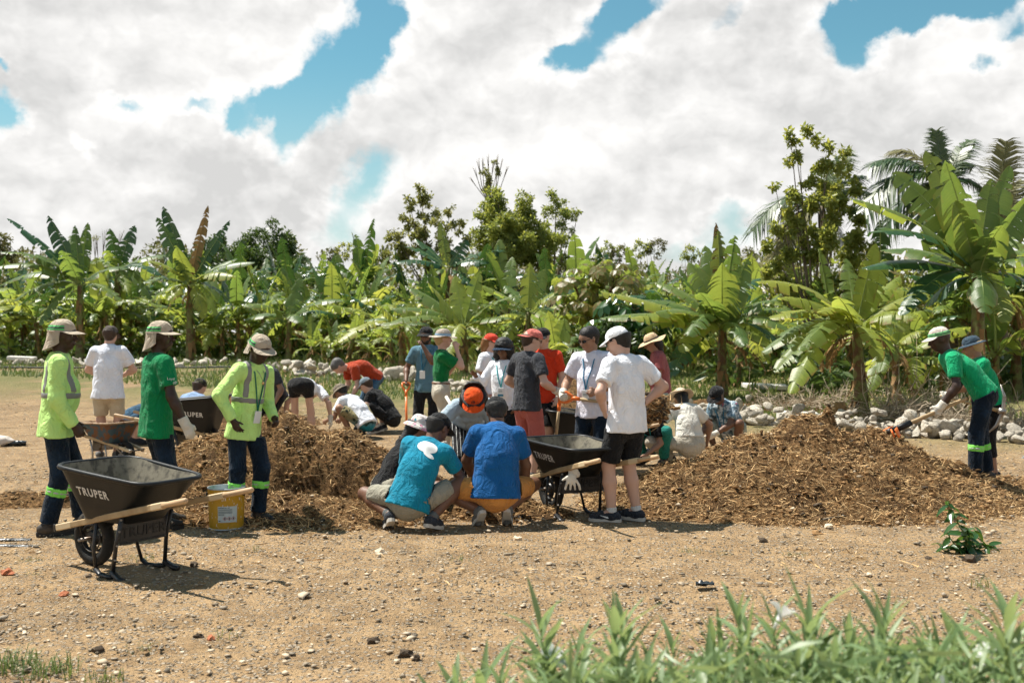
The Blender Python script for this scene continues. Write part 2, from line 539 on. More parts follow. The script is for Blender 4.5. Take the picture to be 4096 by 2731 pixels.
M['palm_dry'] = leafmat('palm_dry', (.12, .12, .04), (.22, .19, .07), (.2, .18, .06), .2, rough=.7, isl=.4)
M['sapling_leaf'] = leafmat('sapling_leaf', (.022, .075, .02), (.05, .11, .03), (.14, .26, .03), .28, rough=.28, spec=.6)
M['weed_leaf'] = leafmat('weed_leaf', (.11, .19, .07), (.27, .35, .17), (.34, .45, .15), .36, rough=.45, isl=.45)
M['weed_stem'] = mat('weed_stem', (.13, .19, .06), .6, .15)
M['petal'] = leafmat('white_petal', (.78, .78, .76), (.85, .85, .83), (.8, .8, .78), .35, rough=.6, spec=.2)
M['grass'] = leafmat('grass_blade', (.07, .12, .03), (.17, .20, .06), (.2, .28, .06), .25, rough=.6, isl=.9)
M['orange_plastic'] = mat('orange_plastic', (.80, .17, .025), .4, .06, spec=.5)
M['black_plastic'] = mat('black_plastic', (.008, .009, .010), .45, .3, 5, .0008, 60, spec=.32, col2=(.022, .020, .018), c2lo=.55, c2hi=.75, c2scale=6)
M['black_metal'] = mat('black_metal', (.010, .010, .011), .42, .2, 10, spec=.5, col2=(.06, .05, .04), c2lo=.62, c2hi=.75, c2scale=25)
M['rubber'] = mat('rubber', (.018, .018, .017), .75, .3, 12, .002, 60, col2=(.07, .055, .04), c2lo=.55, c2hi=.7, c2scale=18)
M['tub_dust'] = mat('tub_inner_dust', (.20, .18, .135), .9, .3, 6, .002, 90, col2=(.075, .068, .055), c2lo=.45, c2hi=.65, c2scale=11)
M['rim_grey'] = mat('rim_steel', (.30, .30, .29), .35, .2, 10, metal=.8)
M['wood'] = mat('handle_wood', (.40, .285, .155), .6, .2, 3, .001, 40, col2=(.30, .20, .10), c2lo=.4, c2hi=.7, c2scale=7)
M['wood_pale'] = mat('handle_wood_pale', (.58, .45, .28), .6, .12, 5, .001, 60)
M['wood_end'] = mat('handle_grip_wood', (.50, .34, .20), .55, .18, 8)
M['white_paint'] = mat('white_letters', (.62, .61, .58), .6, .12, 30)
M['steel'] = mat('worn_steel', (.32, .30, .28), .4, .3, 12, metal=.8, col2=(.13, .08, .05), c2lo=.5, c2hi=.7)
M['rust_tub'] = mat('rusty_blue_tub', (.035, .075, .10), .6, .3, 8, .003, 60, col2=(.14, .06, .028), c2lo=.46, c2hi=.56, c2scale=9)
M['rust_in'] = mat('rusty_tub_inner', (.36, .25, .16), .75, .3, 7, .003, 60, col2=(.16, .075, .035), c2lo=.5, c2hi=.65, c2scale=8)
M['bucket'] = mat('yellow_bucket', (.46, .255, .012), .42, .12, 5, spec=.5, col2=(.30, .16, .01), c2lo=.55, c2hi=.72, c2scale=7)
M['tin'] = mat('tin_rim', (.45, .50, .52), .4, .2, 12, metal=.5)
M['paint_drip'] = mat('white_paint_drip', (.70, .68, .62), .5, .1)
M['sticker'] = mat('sticker_paper', (.46, .53, .54), .6, .1, 30)
M['ink'] = mat('ink_black', (.02, .022, .025), .6, .1)
M['ink_grey'] = mat('ink_grey', (.26, .31, .32), .7, .2, 60)
M['red_ink'] = mat('red_ink', (.42, .05, .04), .6, .1)
M['limestone'] = mat('limestone', (.57, .51, .42), .9, .25, 3.0, .05, 7, rnd=.22, col2=(.28, .24, .18), c2lo=.52, c2hi=.72, c2scale=5)
M['slab'] = mat('pale_slab', (.60, .57, .52), .8, .12, 6, .004, 30)
M['straw'] = mat('straw', (.48, .315, .15), .85, .25, 4, isl=.6)
M['mulch_bits'] = mat('mulch_bits', (.21, .12, .052), .95, .3, 4, isl=.65)
M['brush'] = mat('dry_brush', (.36, .29, .21), .85, .3, 4, isl=.4)
M['pebble'] = mat('pebble', (.43, .345, .245), .9, .25, 20, isl=.5)
M['pebble_dark'] = mat('pebble_dark', (.26, .215, .16), .9, .3, 20, isl=.5)
M['clod'] = mat('dark_clod', (.075, .054, .036), .95, .3, 9, .01, 40)
M['terracotta'] = mat('brick_chip', (.38, .13, .06), .85, .2, 10, .004, 40)
M['black_bag'] = mat('black_bag', (.015, .02, .024), .3, .3, 12, .006, 20, spec=.6)
M['sack'] = mat('pale_sack', (.55, .49, .43), .8, .15, 7, .01, 18)
M['badge'] = mat('badge_card', (.72, .73, .72), .5, .05)
M['badge_band'] = mat('badge_print', (.03, .18, .28), .5, .1)
M['lanyard_blue'] = mat('lanyard_blue', (.02, .16, .28), .6, .1)
M['lanyard_teal'] = mat('lanyard_teal', (.03, .34, .36), .6, .1)
M['lanyard_green'] = mat('lanyard_green', (.02, .16, .10), .6, .1)
M['reflect'] = mat('reflective_tape', (.20, .20, .195), .45, .1, 20, spec=.6)
M['lens'] = mat('sunglass_lens', (.01, .012, .014), .12, .05, spec=.7)
M['lens_green'] = mat('sunglass_lens_green', (.01, .14, .11), .12, .05, spec=.7)
M['eye'] = mat('eye_white', (.45, .42, .40), .3, .05)
M['iris'] = mat('eye_iris', (.015, .010, .008), .2, .05)
M['gold'] = mat('gold_pendant', (.65, .40, .16), .3, .05, metal=.9)
M['sole_pale'] = mat('shoe_sole_pale', (.50, .47, .42), .8, .15, 20)
M['sole_dark'] = mat('shoe_sole_dark', (.03, .028, .026), .8, .15, 20)
M['pipe'] = mat('grey_pipe', (.48, .48, .47), .35, .1, 20, metal=.6)
M['hose'] = mat('black_hose', (.02, .022, .022), .6, .1)
def skin(name, c, rough=.5):
    return mat(name, c, rough, .10, 7, .0012, 120, spec=.4)
M['skin_dark'] = skin('skin_dark_brown', (.040, .020, .013), .45)
M['skin_brown'] = skin('skin_brown', (.15, .072, .042))
M['skin_mid'] = skin('skin_tan', (.30, .165, .105))
M['skin_fair'] = skin('skin_fair', (.52, .32, .24))
M['glove'] = cloth('glove_cotton', (.66, .62, .54))
M['hair_black'] = mat('hair_black', (.010, .008, .007), .5, .2, 30, .006, 80, spec=.4)
M['hair_brown'] = mat('hair_brown', (.045, .025, .015), .5, .2, 30, .006, 80, spec=.4)
M['hair_blond'] = mat('hair_blond', (.40, .28, .14), .5, .2, 30, .006, 80, spec=.4)
# ================================================================== GROUND
rng = np.random.RandomState(7)
def ground_mat():
    m = bpy.data.materials.new('sandy_soil')
    m.use_nodes = True
    g = G(m.node_tree)
    pos = g.n('ShaderNodeNewGeometry').outputs['Position']
    n_big = g.noise(pos, .55, 5, .6)
    n_mid = g.noise(pos, 2.6, 5, .65)
    n_fine = g.noise(pos, 38, 4, .7)
    c = g.mix(g.ramp(n_mid, .38, .66), (.365, .245, .132, 1), (.25, .162, .085, 1))
    c = g.mix(g.m('MULTIPLY', g.ramp(n_big, .50, .68), .5), c, (.18, .122, .068, 1))
    c = g.mix(g.m('MULTIPLY', g.ramp(g.noise(pos, 1.4, 7, .72), .55, .68), .5), c, (.10, .070, .042, 1))
    c = g.vm('SCALE', c, s=g.m('ADD', .45, g.m('MULTIPLY', n_fine, 1.1)))
    # gravel
    vor = g.n('ShaderNodeTexVoronoi', {'Vector': pos, 'Scale': 34.0, 'Randomness': 1.0})
    cs = g.n('ShaderNodeSeparateColor', {0: vor.outputs['Color']})
    peb = g.m('MULTIPLY', g.ramp(vor.outputs['Distance'], .34, .50, 1, 0), g.m('GREATER_THAN', cs.outputs[0], .42))
    pc = g.mix(cs.outputs[1], (.50, .42, .32, 1), (.20, .165, .125, 1))
    c = g.mix(g.m('MULTIPLY', peb, .85), c, pc)
    vor2 = g.n('ShaderNodeTexVoronoi', {'Vector': pos, 'Scale': 90.0})
    cs2 = g.n('ShaderNodeSeparateColor', {0: vor2.outputs['Color']})
    p2 = g.m('MULTIPLY', g.ramp(vor2.outputs['Distance'], .30, .45, 1, 0), g.m('GREATER_THAN', cs2.outputs[0], .5))
    c = g.mix(g.m('MULTIPLY', p2, .6), c, g.mix(cs2.outputs[1], (.46, .38, .28, 1), (.12, .09, .06, 1)))
    # thin grass cover further back
    sp = g.n('ShaderNodeSeparateXYZ', {0: pos})
    gr = g.m('MULTIPLY', g.ramp(g.m('ADD', sp.outputs[1], g.m('MULTIPLY', sp.outputs[0], .45)), 17, 25), g.ramp(g.noise(pos, .45, 5, .65), .36, .54))
    c = g.mix(g.m('MULTIPLY', gr, .75), c, g.mix(n_fine, (.075, .11, .03, 1), (.20, .205, .08, 1)))
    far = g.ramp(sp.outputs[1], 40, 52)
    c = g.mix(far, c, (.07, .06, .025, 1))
    h = g.m('ADD', g.m('MULTIPLY', n_fine, .5), g.m('ADD', g.m('MULTIPLY', peb, .55), g.m('ADD', g.m('MULTIPLY', p2, .25), g.m('MULTIPLY', n_mid, 1.1))))
    b = g.n('ShaderNodeBump', {'Strength': 1.0, 'Distance': .045, 'Height': h})
    bs = g.n('ShaderNodeBsdfPrincipled', {'Base Color': c, 'Roughness': .95, 'Specular IOR Level': .12, 'Normal': b.outputs[0]})
    out = g.n('ShaderNodeOutputMaterial')
    g.nt.links.new(bs.outputs[0], out.inputs[0])
    return m
def build_ground():
    ys = np.concatenate([np.arange(-4, 3.5, .5), np.arange(3.5, 14, .05), np.arange(14, 24, .12), np.arange(24, 50, .5), [52, 56, 62, 70, 80, 95, 120, 160, 220, 320, 500, 800, 1300]])
    core = np.arange(-8, 8.01, .07)
    xs = np.concatenate([[-1300, -700, -400, -220, -120, -80, -60, -45, -34, -27, -22, -18, -15, -12.5, -11, -10, -9, -8.5], core, [8.5, 9, 10, 11, 12.5, 15, 18, 22, 27, 34, 45, 60, 80, 120, 220, 400, 700, 1300]])
    X, Y = np.meshgrid(xs, ys)
    Z = ground_z(X, Y)
    near = (np.abs(X) < 8.2) & (Y < 24)
    rut = np.zeros_like(Z)
    for (c0, k, ph, w) in ((6.3, .10, .4, .055), (6.85, .10, .4, .055), (7.4, -.06, 1.5, .05), (8.7, .05, 2.2, .06), (9.1, -.16, .9, .05)):     # barrow and foot tracks
        d = Y - (c0 + k * X + .18 * np.sin(X * .8 + ph))
        rut += -.022 * np.exp(-(d / w) ** 2) * (.4 + .9 * vnoise(X * 3, Y * 3, 0, 61)) + .010 * np.exp(-((np.abs(d) - w * 2.1) / w) ** 2)
    Z = Z + np.where(near, rut, 0)
    Z = Z + np.where(near, .030 * fbm(X * 4, Y * 4, 0, 21, 3) + .035 * np.maximum(0, fbm(X * 2.2, Y * 2.2, 0, 31, 3)), 0)
    ny, nx = X.shape
    V = np.stack([X, Y, Z], -1).reshape(-1, 3)
    i = (np.arange(ny - 1)[:, None] * nx + np.arange(nx - 1)[None, :]).ravel()
    fc = np.stack([i, i + 1, i + nx + 1, i + nx], 1)
    o = link('ground', mk_mesh('ground', V, fc, [ground_mat()]))
    tag(o, kind='structure')
build_ground()

def scatter_ico(name, pts, sizes, mats, seed, flat=.6, jit=.35, kind='stuff', parent=None, midx=None, sub=1):
    v, f = ICO[sub]
    f = np.array(f)
    rr = np.random.RandomState(seed)
    n = len(pts)
    nv = len(v)
    A = rr.rand(n) * 6.283
    J = 1 + jit * (rr.rand(n, nv, 1) - .5) * 2
    B = v[None] * J * np.stack([.7 + .6 * rr.rand(n), .7 + .6 * rr.rand(n), flat * (.6 + .8 * rr.rand(n))], 1)[:, None, :]
    c, s = np.cos(A)[:, None], np.sin(A)[:, None]
    W = np.stack([B[..., 0] * c - B[..., 1] * s, B[..., 0] * s + B[..., 1] * c, B[..., 2]], -1) * np.asarray(sizes)[:, None, None] + np.asarray(pts)[:, None, :]
    Fc = (f[None] + (np.arange(n) * nv)[:, None, None]).reshape(-1, 3)
    mi = None if midx is None else np.repeat(midx, len(f))
    o = link(name, mk_mesh(name, W.reshape(-1, 3), Fc, mats, False, mi), parent)
    if kind: tag(o, kind=kind)
    return o
def pebbles():
    n = 22000
    Y = 5.0 + 9.5 * rng.rand(n) ** 1.15
    X = (rng.rand(n) - .5) * 1.02 * Y
    keep = fbm(X * .9, Y * .9, 0, 5, 3) + .18 * rng.randn(n) > -.12
    X, Y = X[keep], Y[keep]
    s = .0035 + .012 * rng.rand(len(X)) ** 4 + .004 * rng.rand(len(X))
    big = rng.rand(len(X)) < .012
    s = np.where(big, s + .008 + .012 * rng.rand(len(X)), s)
    Z = ground_z(X, Y) + s * .1 + .012
    o = scatter_ico('pebbles', np.stack([X, Y, Z], 1), s, [M['pebble'], M['pebble_dark'], M['clod']], 3, .42, .6, midx=rng.choice([0, 0, 0, 0, 0, 0, 1, 1, 1, 1], len(X)))
    tag(o, 'loose pebbles and small stones strewn over the sandy soil', 'pebbles')
pebbles()
def far_pebbles():
    rr = np.random.RandomState(17)
    n = 5000
    Y = 13 + 12 * rr.rand(n); X = (rr.rand(n) - .5) * 1.0 * Y
    k = (fbm(X * .8, Y * .8, 0, 6, 3) + .2 * rr.randn(n) > 0) & (X < 7.5)
    X, Y = X[k], Y[k]; s = .010 + .022 * rr.rand(len(X)) ** 3
    o = scatter_ico('rubble', np.stack([X, Y, ground_z(X, Y) + s * .2], 1), s, [M['pebble'], M['pebble_dark']], 18, .45, .6, midx=rr.choice([0, 0, 1], len(X)))
    tag(o, 'loose rubble on the open ground behind the mulch piles', 'rubble')
far_pebbles()

def ribbons(n, pos, dirs, lens, width, seed, bend=.25):
    """bent straw ribbons: 2 segments each"""
    rr = np.random.RandomState(seed)
    side = np.cross(dirs, rr.randn(n, 3)); side /= np.linalg.norm(side, axis=1)[:, None] + 1e-9
    off = np.cross(dirs, side) * (bend * lens * (rr.rand(n) - .5))[:, None]
    w = (width * (.6 + .8 * rr.rand(n)))[:, None]
    p0 = pos - dirs * lens[:, None] * .5
    p1 = pos + off
    p2 = pos + dirs * lens[:, None] * .5
    V = np.stack([p0 - side * w * .6, p0 + side * w * .6, p1 - side * w, p1 + side * w, p2 - side * w * .5, p2 + side * w * .5], 1).reshape(-1, 3)
    b = (np.arange(n) * 6)[:, None]
    Fc = np.concatenate([b + np.array([[0, 1, 3, 2]]), b + np.array([[2, 3, 5, 4]])], 0)
    return V, Fc

# ================================================================== MULCH HEAPS
def mulch_mat():
    m = bpy.data.materials.new('mulch')
    m.use_nodes = True
    g = G(m.node_tree)
    pos = g.n('ShaderNodeNewGeometry').outputs['Position']
    n1 = g.noise(pos, 3.2, 5, .65)
    n2 = g.noise(pos, 26, 5, .72)
    n3 = g.noise(g.vm('MULTIPLY', pos, (1, 1, 2.2)), 75, 4, .7)
    c = g.mix(g.ramp(n2, .36, .66), (.052, .028, .012, 1), (.345, .195, .085, 1))
    c = g.mix(g.m('MULTIPLY', g.ramp(n3, .5, .72), .65), c, (.42, .26, .115, 1))
    c = g.mix(g.m('MULTIPLY', g.ramp(n1, .46, .62), .65), c, (.06, .034, .018, 1))
    h = g.m('ADD', n2, g.m('MULTIPLY', n3, .6))
    b = g.n('ShaderNodeBump', {'Strength': 1.0, 'Distance': .05, 'Height': h})
    bs = g.n('ShaderNodeBsdfPrincipled', {'Base Color': c, 'Roughness': .95, 'Specular IOR Level': .1, 'Normal': b.outputs[0]})
    out = g.n('ShaderNodeOutputMaterial')
    g.nt.links.new(bs.outputs[0], out.inputs[0])
    return m
M['mulch'] = mulch_mat()
HEAPS = {}
def litter():
    rr = np.random.RandomState(19)
    n = 9000
    Y = 7.5 + 15 * rr.rand(n); X = (rr.rand(n) - .5) * 1.0 * Y
    k = fbm(X * .7, Y * .7, 0, 16, 4) + .12 * rr.randn(n) > .06
    X, Y = X[k], Y[k]; n = len(X)
    d = rr.randn(n, 3) * (1, 1, .12); d /= np.linalg.norm(d, axis=1)[:, None]
    V, Fc = ribbons(n, np.stack([X, Y, ground_z(X, Y) + .022], 1), d, .03 + .11 * rr.rand(n) ** 2, .0035, 20, .3)
    tag(link('straw_litter', mk_mesh('straw_litter', V, Fc, [M['straw']], False)), 'bits of straw and mulch trodden over the bare ground', 'straw', kind='stuff')
litter()
def heap_height(lumps, x, y, base=.07):
    x, y = np.asarray(x, float), np.asarray(y, float)
    k = 14.0
    acc = np.zeros(np.broadcast(x, y).shape)
    neg = np.zeros_like(acc)
    for (cx, cy, sx, sy, A) in lumps:
        e = np.exp(-(((x - cx) / sx) ** 2 + ((y - cy) / sy) ** 2))
        if A > 0:
            acc = acc + np.exp(k * A * e) - 1
        else:
            neg = neg + A * e
    h = np.log1p(acc) / k + neg
    return h - base
def heap(name, label, lumps, box, seed, step=.03, nstraw=6000, nbits=2500, rough=1.0, steep=1.0):
    x0, x1, y0, y1 = box
    xs, ys = np.arange(x0, x1, step), np.arange(y0, y1, step)
    X, Y = np.meshgrid(xs, ys)
    wx = X + .10 * fbm(X * 2, Y * 2, 3, seed, 3)
    wy = Y + .10 * fbm(X * 2, Y * 2, 7, seed + 5, 3)
    H = heap_height(lumps, wx, wy)
    amt = np.clip(H * 4, 0, 1)
    H = H + amt * rough * (.16 * fbm(X * 2.6, Y * 2.6, 0, seed + 1, 4) + .10 * np.abs(fbm(X * 8, Y * 8, 0, seed + 2, 3)) + .07 * fbm(X * 20, Y * 20, 0, seed + 3, 2))
    G0 = ground_z(X, Y)
    Z = G0 + np.maximum(H, -.06)
    ny, nx = X.shape
    root = thing(name, label, 'mulch pile', ((x0 + x1) / 2, (y0 + y1) / 2, 0))
    off = np.array([(x0 + x1) / 2, (y0 + y1) / 2, 0])
    V = np.stack([X, Y, Z], -1).reshape(-1, 3) - off
    i = (np.arange(ny - 1)[:, None] * nx + np.arange(nx - 1)[None, :]).ravel()
    fc = np.stack([i, i + 1, i + nx + 1, i + nx], 1)
    Hm = H.ravel()
    keep = (Hm[fc] > -.055).any(1)
    link('mound', mk_mesh('mound', V, fc[keep], [M['mulch']]), root)
    HEAPS[name] = (xs, ys, Z)
    # straw and crumbs
    rr = np.random.RandomState(seed)
    idx = np.argwhere(H > -.02 - .05 * (fbm(X * 3, Y * 3, 0, seed + 8, 3) + .2))
    def pick(n):
        q = idx[rr.randint(0, len(idx), n)]
        return np.stack([xs[q[:, 1]], ys[q[:, 0]], Z[q[:, 0], q[:, 1]]], 1) - off + np.concatenate([(rr.rand(n, 2) - .5) * step, rr.rand(n, 1) * .02], 1)
    p = pick(nstraw)
    d = rr.randn(nstraw, 3) * (1, 1, .45)
    d /= np.linalg.norm(d, axis=1)[:, None]
    L = .025 + .12 * rr.rand(nstraw) ** 2.6
    V, Fc = ribbons(nstraw, p, d, L, .0024, seed + 9)
    tag(link('straw', mk_mesh('straw', V, Fc, [M['straw']], False), root), kind='stuff')
    p = pick(nbits)
    scatter_ico('crumbs', p, .006 + .024 * rr.rand(nbits) ** 3, [M['mulch_bits'], M['pebble'], M['clod']], seed + 4, .5, .75, 'stuff', root, rr.choice([0] * 22 + [1] * 1 + [2] * 3, nbits))
    return root
def heap_z(name, x, y):
    xs, ys, Z = HEAPS[name]
    i = int(np.clip(np.searchsorted(xs, x), 0, len(xs) - 1)); j = int(np.clip(np.searchsorted(ys, y), 0, len(ys) - 1))
    return float(Z[j, i])
LUMPS_L = [(-3.02, 11.7, .95, 1.0, .74), (-2.45, 11.55, .85, 1.1, .88), (-1.85, 11.5, .8, 1.1, .74), (-1.35, 11.3, .75, 1.0, .46), (-2.2, 11.05, 1.1, .6, .46), (-.95, 11.1, .6, .7, .25),
           (-1.90, 10.75, .45, .26, -.50), (-1.45, 10.7, .3, .22, -.25), (-2.62, 10.7, .3, .5, -.22), (-3.6, 11.7, .6, .7, .32)]
LUMPS_R = [(3.2, 11.9, .75, .8, .93), (2.55, 11.7, .8, .9, .70), (1.85, 11.5, .7, .8, .45), (3.95, 11.9, .8, .9, .68), (4.7, 12.1, .7, .75, .34), (3.0, 11.0, 1.4, .8, .50), (5.6, 12.5, .8, .5, .15), (4.3, 11.35, .9, .5, .22), (2.1, 11.0, .8, .55, .28), (1.5, 11.1, .5, .5, .20),
           (3.42, 11.85, .2, .22, 1.03)]
heap('mulch_pile', 'brown mulch pile with a dark dug hollow behind the young man in yellow', LUMPS_L, (-4.4, -.2, 9.4, 13.6), 11, nstraw=22000, nbits=4200, rough=1.5)
heap('mulch_pile', 'broad straw coloured mulch pile spreading across the right of the plot', LUMPS_R, (.6, 7.2, 9.2, 14.0), 23, nstraw=31000, nbits=5200, rough=1.5)
heap('mulch_pile', 'small heap of mulch on the ground between the two crouching men in blue shirts', [(-.38, 10.45, .26, .22, .28), (.02, 10.45, .3, .22, .30), (.42, 10.35, .22, .18, .14), (-.15, 10.15, .25, .18, .15)], (-1.1, 1.1, 9.7, 11.1), 31, .025, 1100, 500)
heap('mulch_pile', 'low mulch heap around the bending woman in black shorts', [(-3.95, 17.2, .45, .4, .30), (-2.65, 17.5, .35, .3, .26)], (-5.2, -1.6, 16.2, 18.5), 37, .05, 1500, 800)
heap('mulch_pile', 'mulch heap seen behind the seated man in the blue shirt', [(-5.0, 20.3, 1.0, .9, .62), (-5.9, 20.4, .6, .6, .4)], (-7.4, -3.4, 18.6, 22), 41, .06, 1000, 500)
heap('mulch_pile', 'mulch heap in front of the rock wall behind the man in the red shirt', [(1.5, 22.4, 1.3, .8, .75), (2.7, 22.4, .9, .7, .45)], (-.2, 4.6, 21, 24), 43, .06, 1200, 500)
heap('mulch_pile', 'low dark mulch under the banana plants behind the black capped man', [(4.3, 23.2, 1.0, .8, .24), (6.2, 22.9, 1.0, .7, .24)], (2.2, 8.6, 21.2, 24.5), 47, .06, 1600, 600)
heap('mulch_pile', 'low mulch strip at the far left edge behind the yellow shirted man', [(-5.0, 11.0, .5, .3, .2), (-4.3, 11.1, .5, .3, .2)], (-6, -3.5, 10.3, 11.8), 53, .04, 700, 250)

# ================================================================== ROCK WALL
rock_data = []
for k in range(10):
    v, f = ICO[2]
    rr = np.random.RandomState(100 + k)
    vv = v * (np.array([1.0, .8, .72]) * (.85 + .3 * rr.rand(3)))
    for q in range(11):                       # broken faces
        n = rr.randn(3); n /= np.linalg.norm(n)
        dd = vv @ n
        lim = (.42 + .25 * rr.rand()) * dd.max()
        vv = vv - np.maximum(dd - lim, 0)[:, None] * n
    nz = fbm(v[:, 0] * 1.6 + k * 7, v[:, 1] * 1.6, v[:, 2] * 1.6, k, 4)
    vv = vv * (1.12 + .6 * nz + .16 * (rr.rand(len(v)) - .5))[:, None]
    rock_data.append(mk_mesh('rock', vv, np.array(f), [M['limestone']], False))
wall_line = [(6.6, 15.2), (9.2, 17.2), (7.3, 18.2), (5.2, 19.9), (3.2, 22.4), (1.2, 25.6), (-1.0, 28.6), (-4, 31.0), (-8, 33)]
def along(line, t):
    L = [math.dist(line[i], line[i + 1]) for i in range(len(line) - 1)]
    s = t * sum(L)
    for i, l in enumerate(L):
        if s <= l:
            u = s / l
            return np.array(line[i]) * (1 - u) + np.array(line[i + 1]) * u
        s -= l
    return np.array(line[-1])
def rock_wall(name, label, line, n, size, spread, seed, hmax):
    rr = random.Random(seed)
    c = along(line, .5)
    root = thing(name, label, 'rock wall', (c[0], c[1], gz(c[0], c[1])))
    for i in range(n):
        p = along(line, (i + rr.random()) / n)
        lay = rr.random()
        x = p[0] + rr.gauss(0, spread); y = p[1] + rr.gauss(0, spread * .8)
        s = size * rr.uniform(.55, 1.25) * (1.0 if lay < .75 else .7)
        if rr.random() < .1: s *= 1.35
        o = link('rock', rock_data[i % 10], root)
        o.location = (x - c[0], y - c[1], gz(x, y) - root.location.z + s * .3 + hmax * lay * rr.random())
        o.rotation_euler = (rr.uniform(-.5, .5), rr.uniform(-.5, .5), rr.uniform(0, 6.28))
        o.scale = (s * rr.uniform(.8, 1.35), s * rr.uniform(.8, 1.2), s * rr.uniform(.7, 1.05))
    return root
rock_wall('rock_wall', 'long low wall of pale limestone rocks running from the right edge behind the mulch pile', [(9.8, 16.0), (7.9, 17.3), (6.4, 18.3), (4.6, 20.0), (3.4, 21.6)], 298, .165, .24, 5, .42)
rock_wall('rock_wall', 'row of pale rocks behind the group of standing people in the middle', [(3.4, 21.8), (1.6, 24.4), (-.3, 26.4), (-2.2, 27.6)], 240, .17, .24, 6, .38)
rock_wall('rock_wall', 'far row of white rocks behind the bending man in the red shirt', [(-2.4, 29.5), (-4.2, 31.0), (-7.2, 32.5)], 130, .22, .32, 8, .4)
rock_wall('rock_wall', 'scattered pale rocks and rubble at the far left before the banana plants', [(-10, 36.5), (-14, 37.5), (-19.5, 38)], 110, .2, .9, 9, .12)

# ================================================================== BANANA PLANTS
def leaf_geo(path, width, fold=.35, tear=.45, seed=0, droop=.25, rows=26, hint=None, u0=.13, curl=0.0):
    """banana leaf along a path (petiole first); torn between veins"""
    rr = np.random.RandomState(seed)
    path = np.asarray(path, float)
    seg = np.linalg.norm(np.diff(path, axis=0), axis=1)
    cs = np.concatenate([[0], np.cumsum(seg)]); Lt = cs[-1]
    def ev(t):
        s = t * Lt
        return np.array([np.interp(s, cs, path[:, k]) for k in range(3)]).T
    def frame(t):
        e = .01
        T = ev(np.minimum(t + e, 1)) - ev(np.maximum(t - e, 0))
        T = T / np.linalg.norm(T)
        h = np.array((0, 0, 1.0)) if hint is None else np.asarray(hint, float)
        S = np.cross(T, h)
        if np.linalg.norm(S) < .15:
            S = np.cross(T, np.array((.3, 1, 0)))
        S = S / np.linalg.norm(S)
        N = np.cross(S, T)
        return T, S, N
    V, fs, mi, uv = [], [], [], []
    hw = lambda u: width * .5 * (math.sin(math.pi * min(1, max(0, u)) ** .72) ** .5 if 0 < u < 1 else 0)
    NC = 3
    for sg in (1, -1):
        # tear positions
        cuts = [0.0]
        while cuts[-1] < 1:
            cuts.append(cuts[-1] + (.045 + .30 * rr.rand() ** 1.5) * (1.15 - tear))
        cuts[-1] = 1.0
        for a, b in zip(cuts[:-1], cuts[1:]):
            k = max(1, int(round((b - a) * rows)))
            dr = droop * (.5 + rr.rand()) + (tear * .5 * rr.rand() if rr.rand() < .45 * tear * 2 else 0)
            fo = fold + .22 * (rr.rand() - .5)
            gap = (.012 + .03 * tear * rr.rand()) if b < 1 else 0
            base = len(V)
            for r in range(k + 1):
                u = a + (b - a) * r / k
                t = u0 + (1 - u0) * u
                m_ = ev(t); T, S, N = frame(t)
                w = hw(u)
                for c in range(NC + 1):
                    f = c / NC
                    sh = 0.0
                    if r == k: sh = -gap * f
                    if r == 0 and a > 0: sh = gap * .5 * f
                    p = m_ + sg * S * w * f * math.cos(fo) + N * w * f * math.sin(fo) + T * (w * f * .28 + sh * Lt)
                    p = p + np.array((0, 0, -1.0)) * dr * w * f * f * 1.6
                    V.append(p)
                    uv.append((u, .5 + sg * f * .5))
            for r in range(k):
                for c in range(NC):
                    q = (base + r * (NC + 1) + c, base + r * (NC + 1) + c + 1, base + (r + 1) * (NC + 1) + c + 1, base + (r + 1) * (NC + 1) + c)
                    fs.append(q if sg < 0 else q[::-1]); mi.append(0)
    # midrib
    ts = np.linspace(0, .97, 12)
    pts = np.array([ev(t) - frame(t)[2] * .006 for t in ts])
    mb = MB().tube(pts, np.interp(ts, [0, .15, 1], [.028, .018, .005]) * (Lt / 2.2) ** .5, 5)
    base = len(V)
    for v in mb.v[0]: V.append(v); uv.append((0, .5))
    for f in mb.f: fs.append(tuple(base + i for i in f)); mi.append(1)
    return V, fs, mi, uv
def leaf_mesh(path, width, m, **kw):
    V, fs, mi, uv = leaf_geo(path, width, **kw)
    return mk_mesh('leaf', V, fs, [M[m], M['midrib'] if m != 'leaf_dry' else M['dry_sheath']], True, mi, uv)
def arc_path(e0, curve, n=10, L=1.0, side=0.0):
    p = [np.zeros(3)]
    for i in range(n):
        t = (i + .5) / n
        e = e0 - curve * t ** 1.4
        a = side * t * t
        p.append(p[-1] + np.array((math.cos(e) * math.cos(a), math.cos(e) * math.sin(a), math.sin(e))) * L / n)
    return np.array(p)
LEAVES = {}
def variants(key, m, n, seed, e0r, cr, tear, w=(.24, .32)):
    rr = random.Random(seed)
    LEAVES[key] = [leaf_mesh(arc_path(rr.uniform(*e0r), rr.uniform(*cr), side=rr.uniform(-.3, .3)), rr.uniform(*w), m, fold=rr.uniform(.1, .45), tear=rr.uniform(*tear), droop=rr.uniform(.1, .5), seed=seed * 31 + i) for i in range(n)]
variants('up', 'leaf_green', 5, 1, (1.25, 1.5), (.1, .5), (.2, .6))
variants('mid', 'leaf_green', 8, 2, (.75, 1.1), (.8, 1.5), (.3, .75))
variants('low', 'leaf_green', 6, 3, (.35, .7), (1.1, 1.8), (.4, .8))
variants('mid_lime', 'leaf_lime', 5, 4, (.6, 1.0), (.8, 1.6), (.3, .7))
variants('low_lime', 'leaf_lime', 4, 5, (.2, .6), (1.1, 1.8), (.4, .8))
variants('mid_dark', 'leaf_dark', 6, 6, (.8, 1.2), (.6, 1.4), (.45, .9))
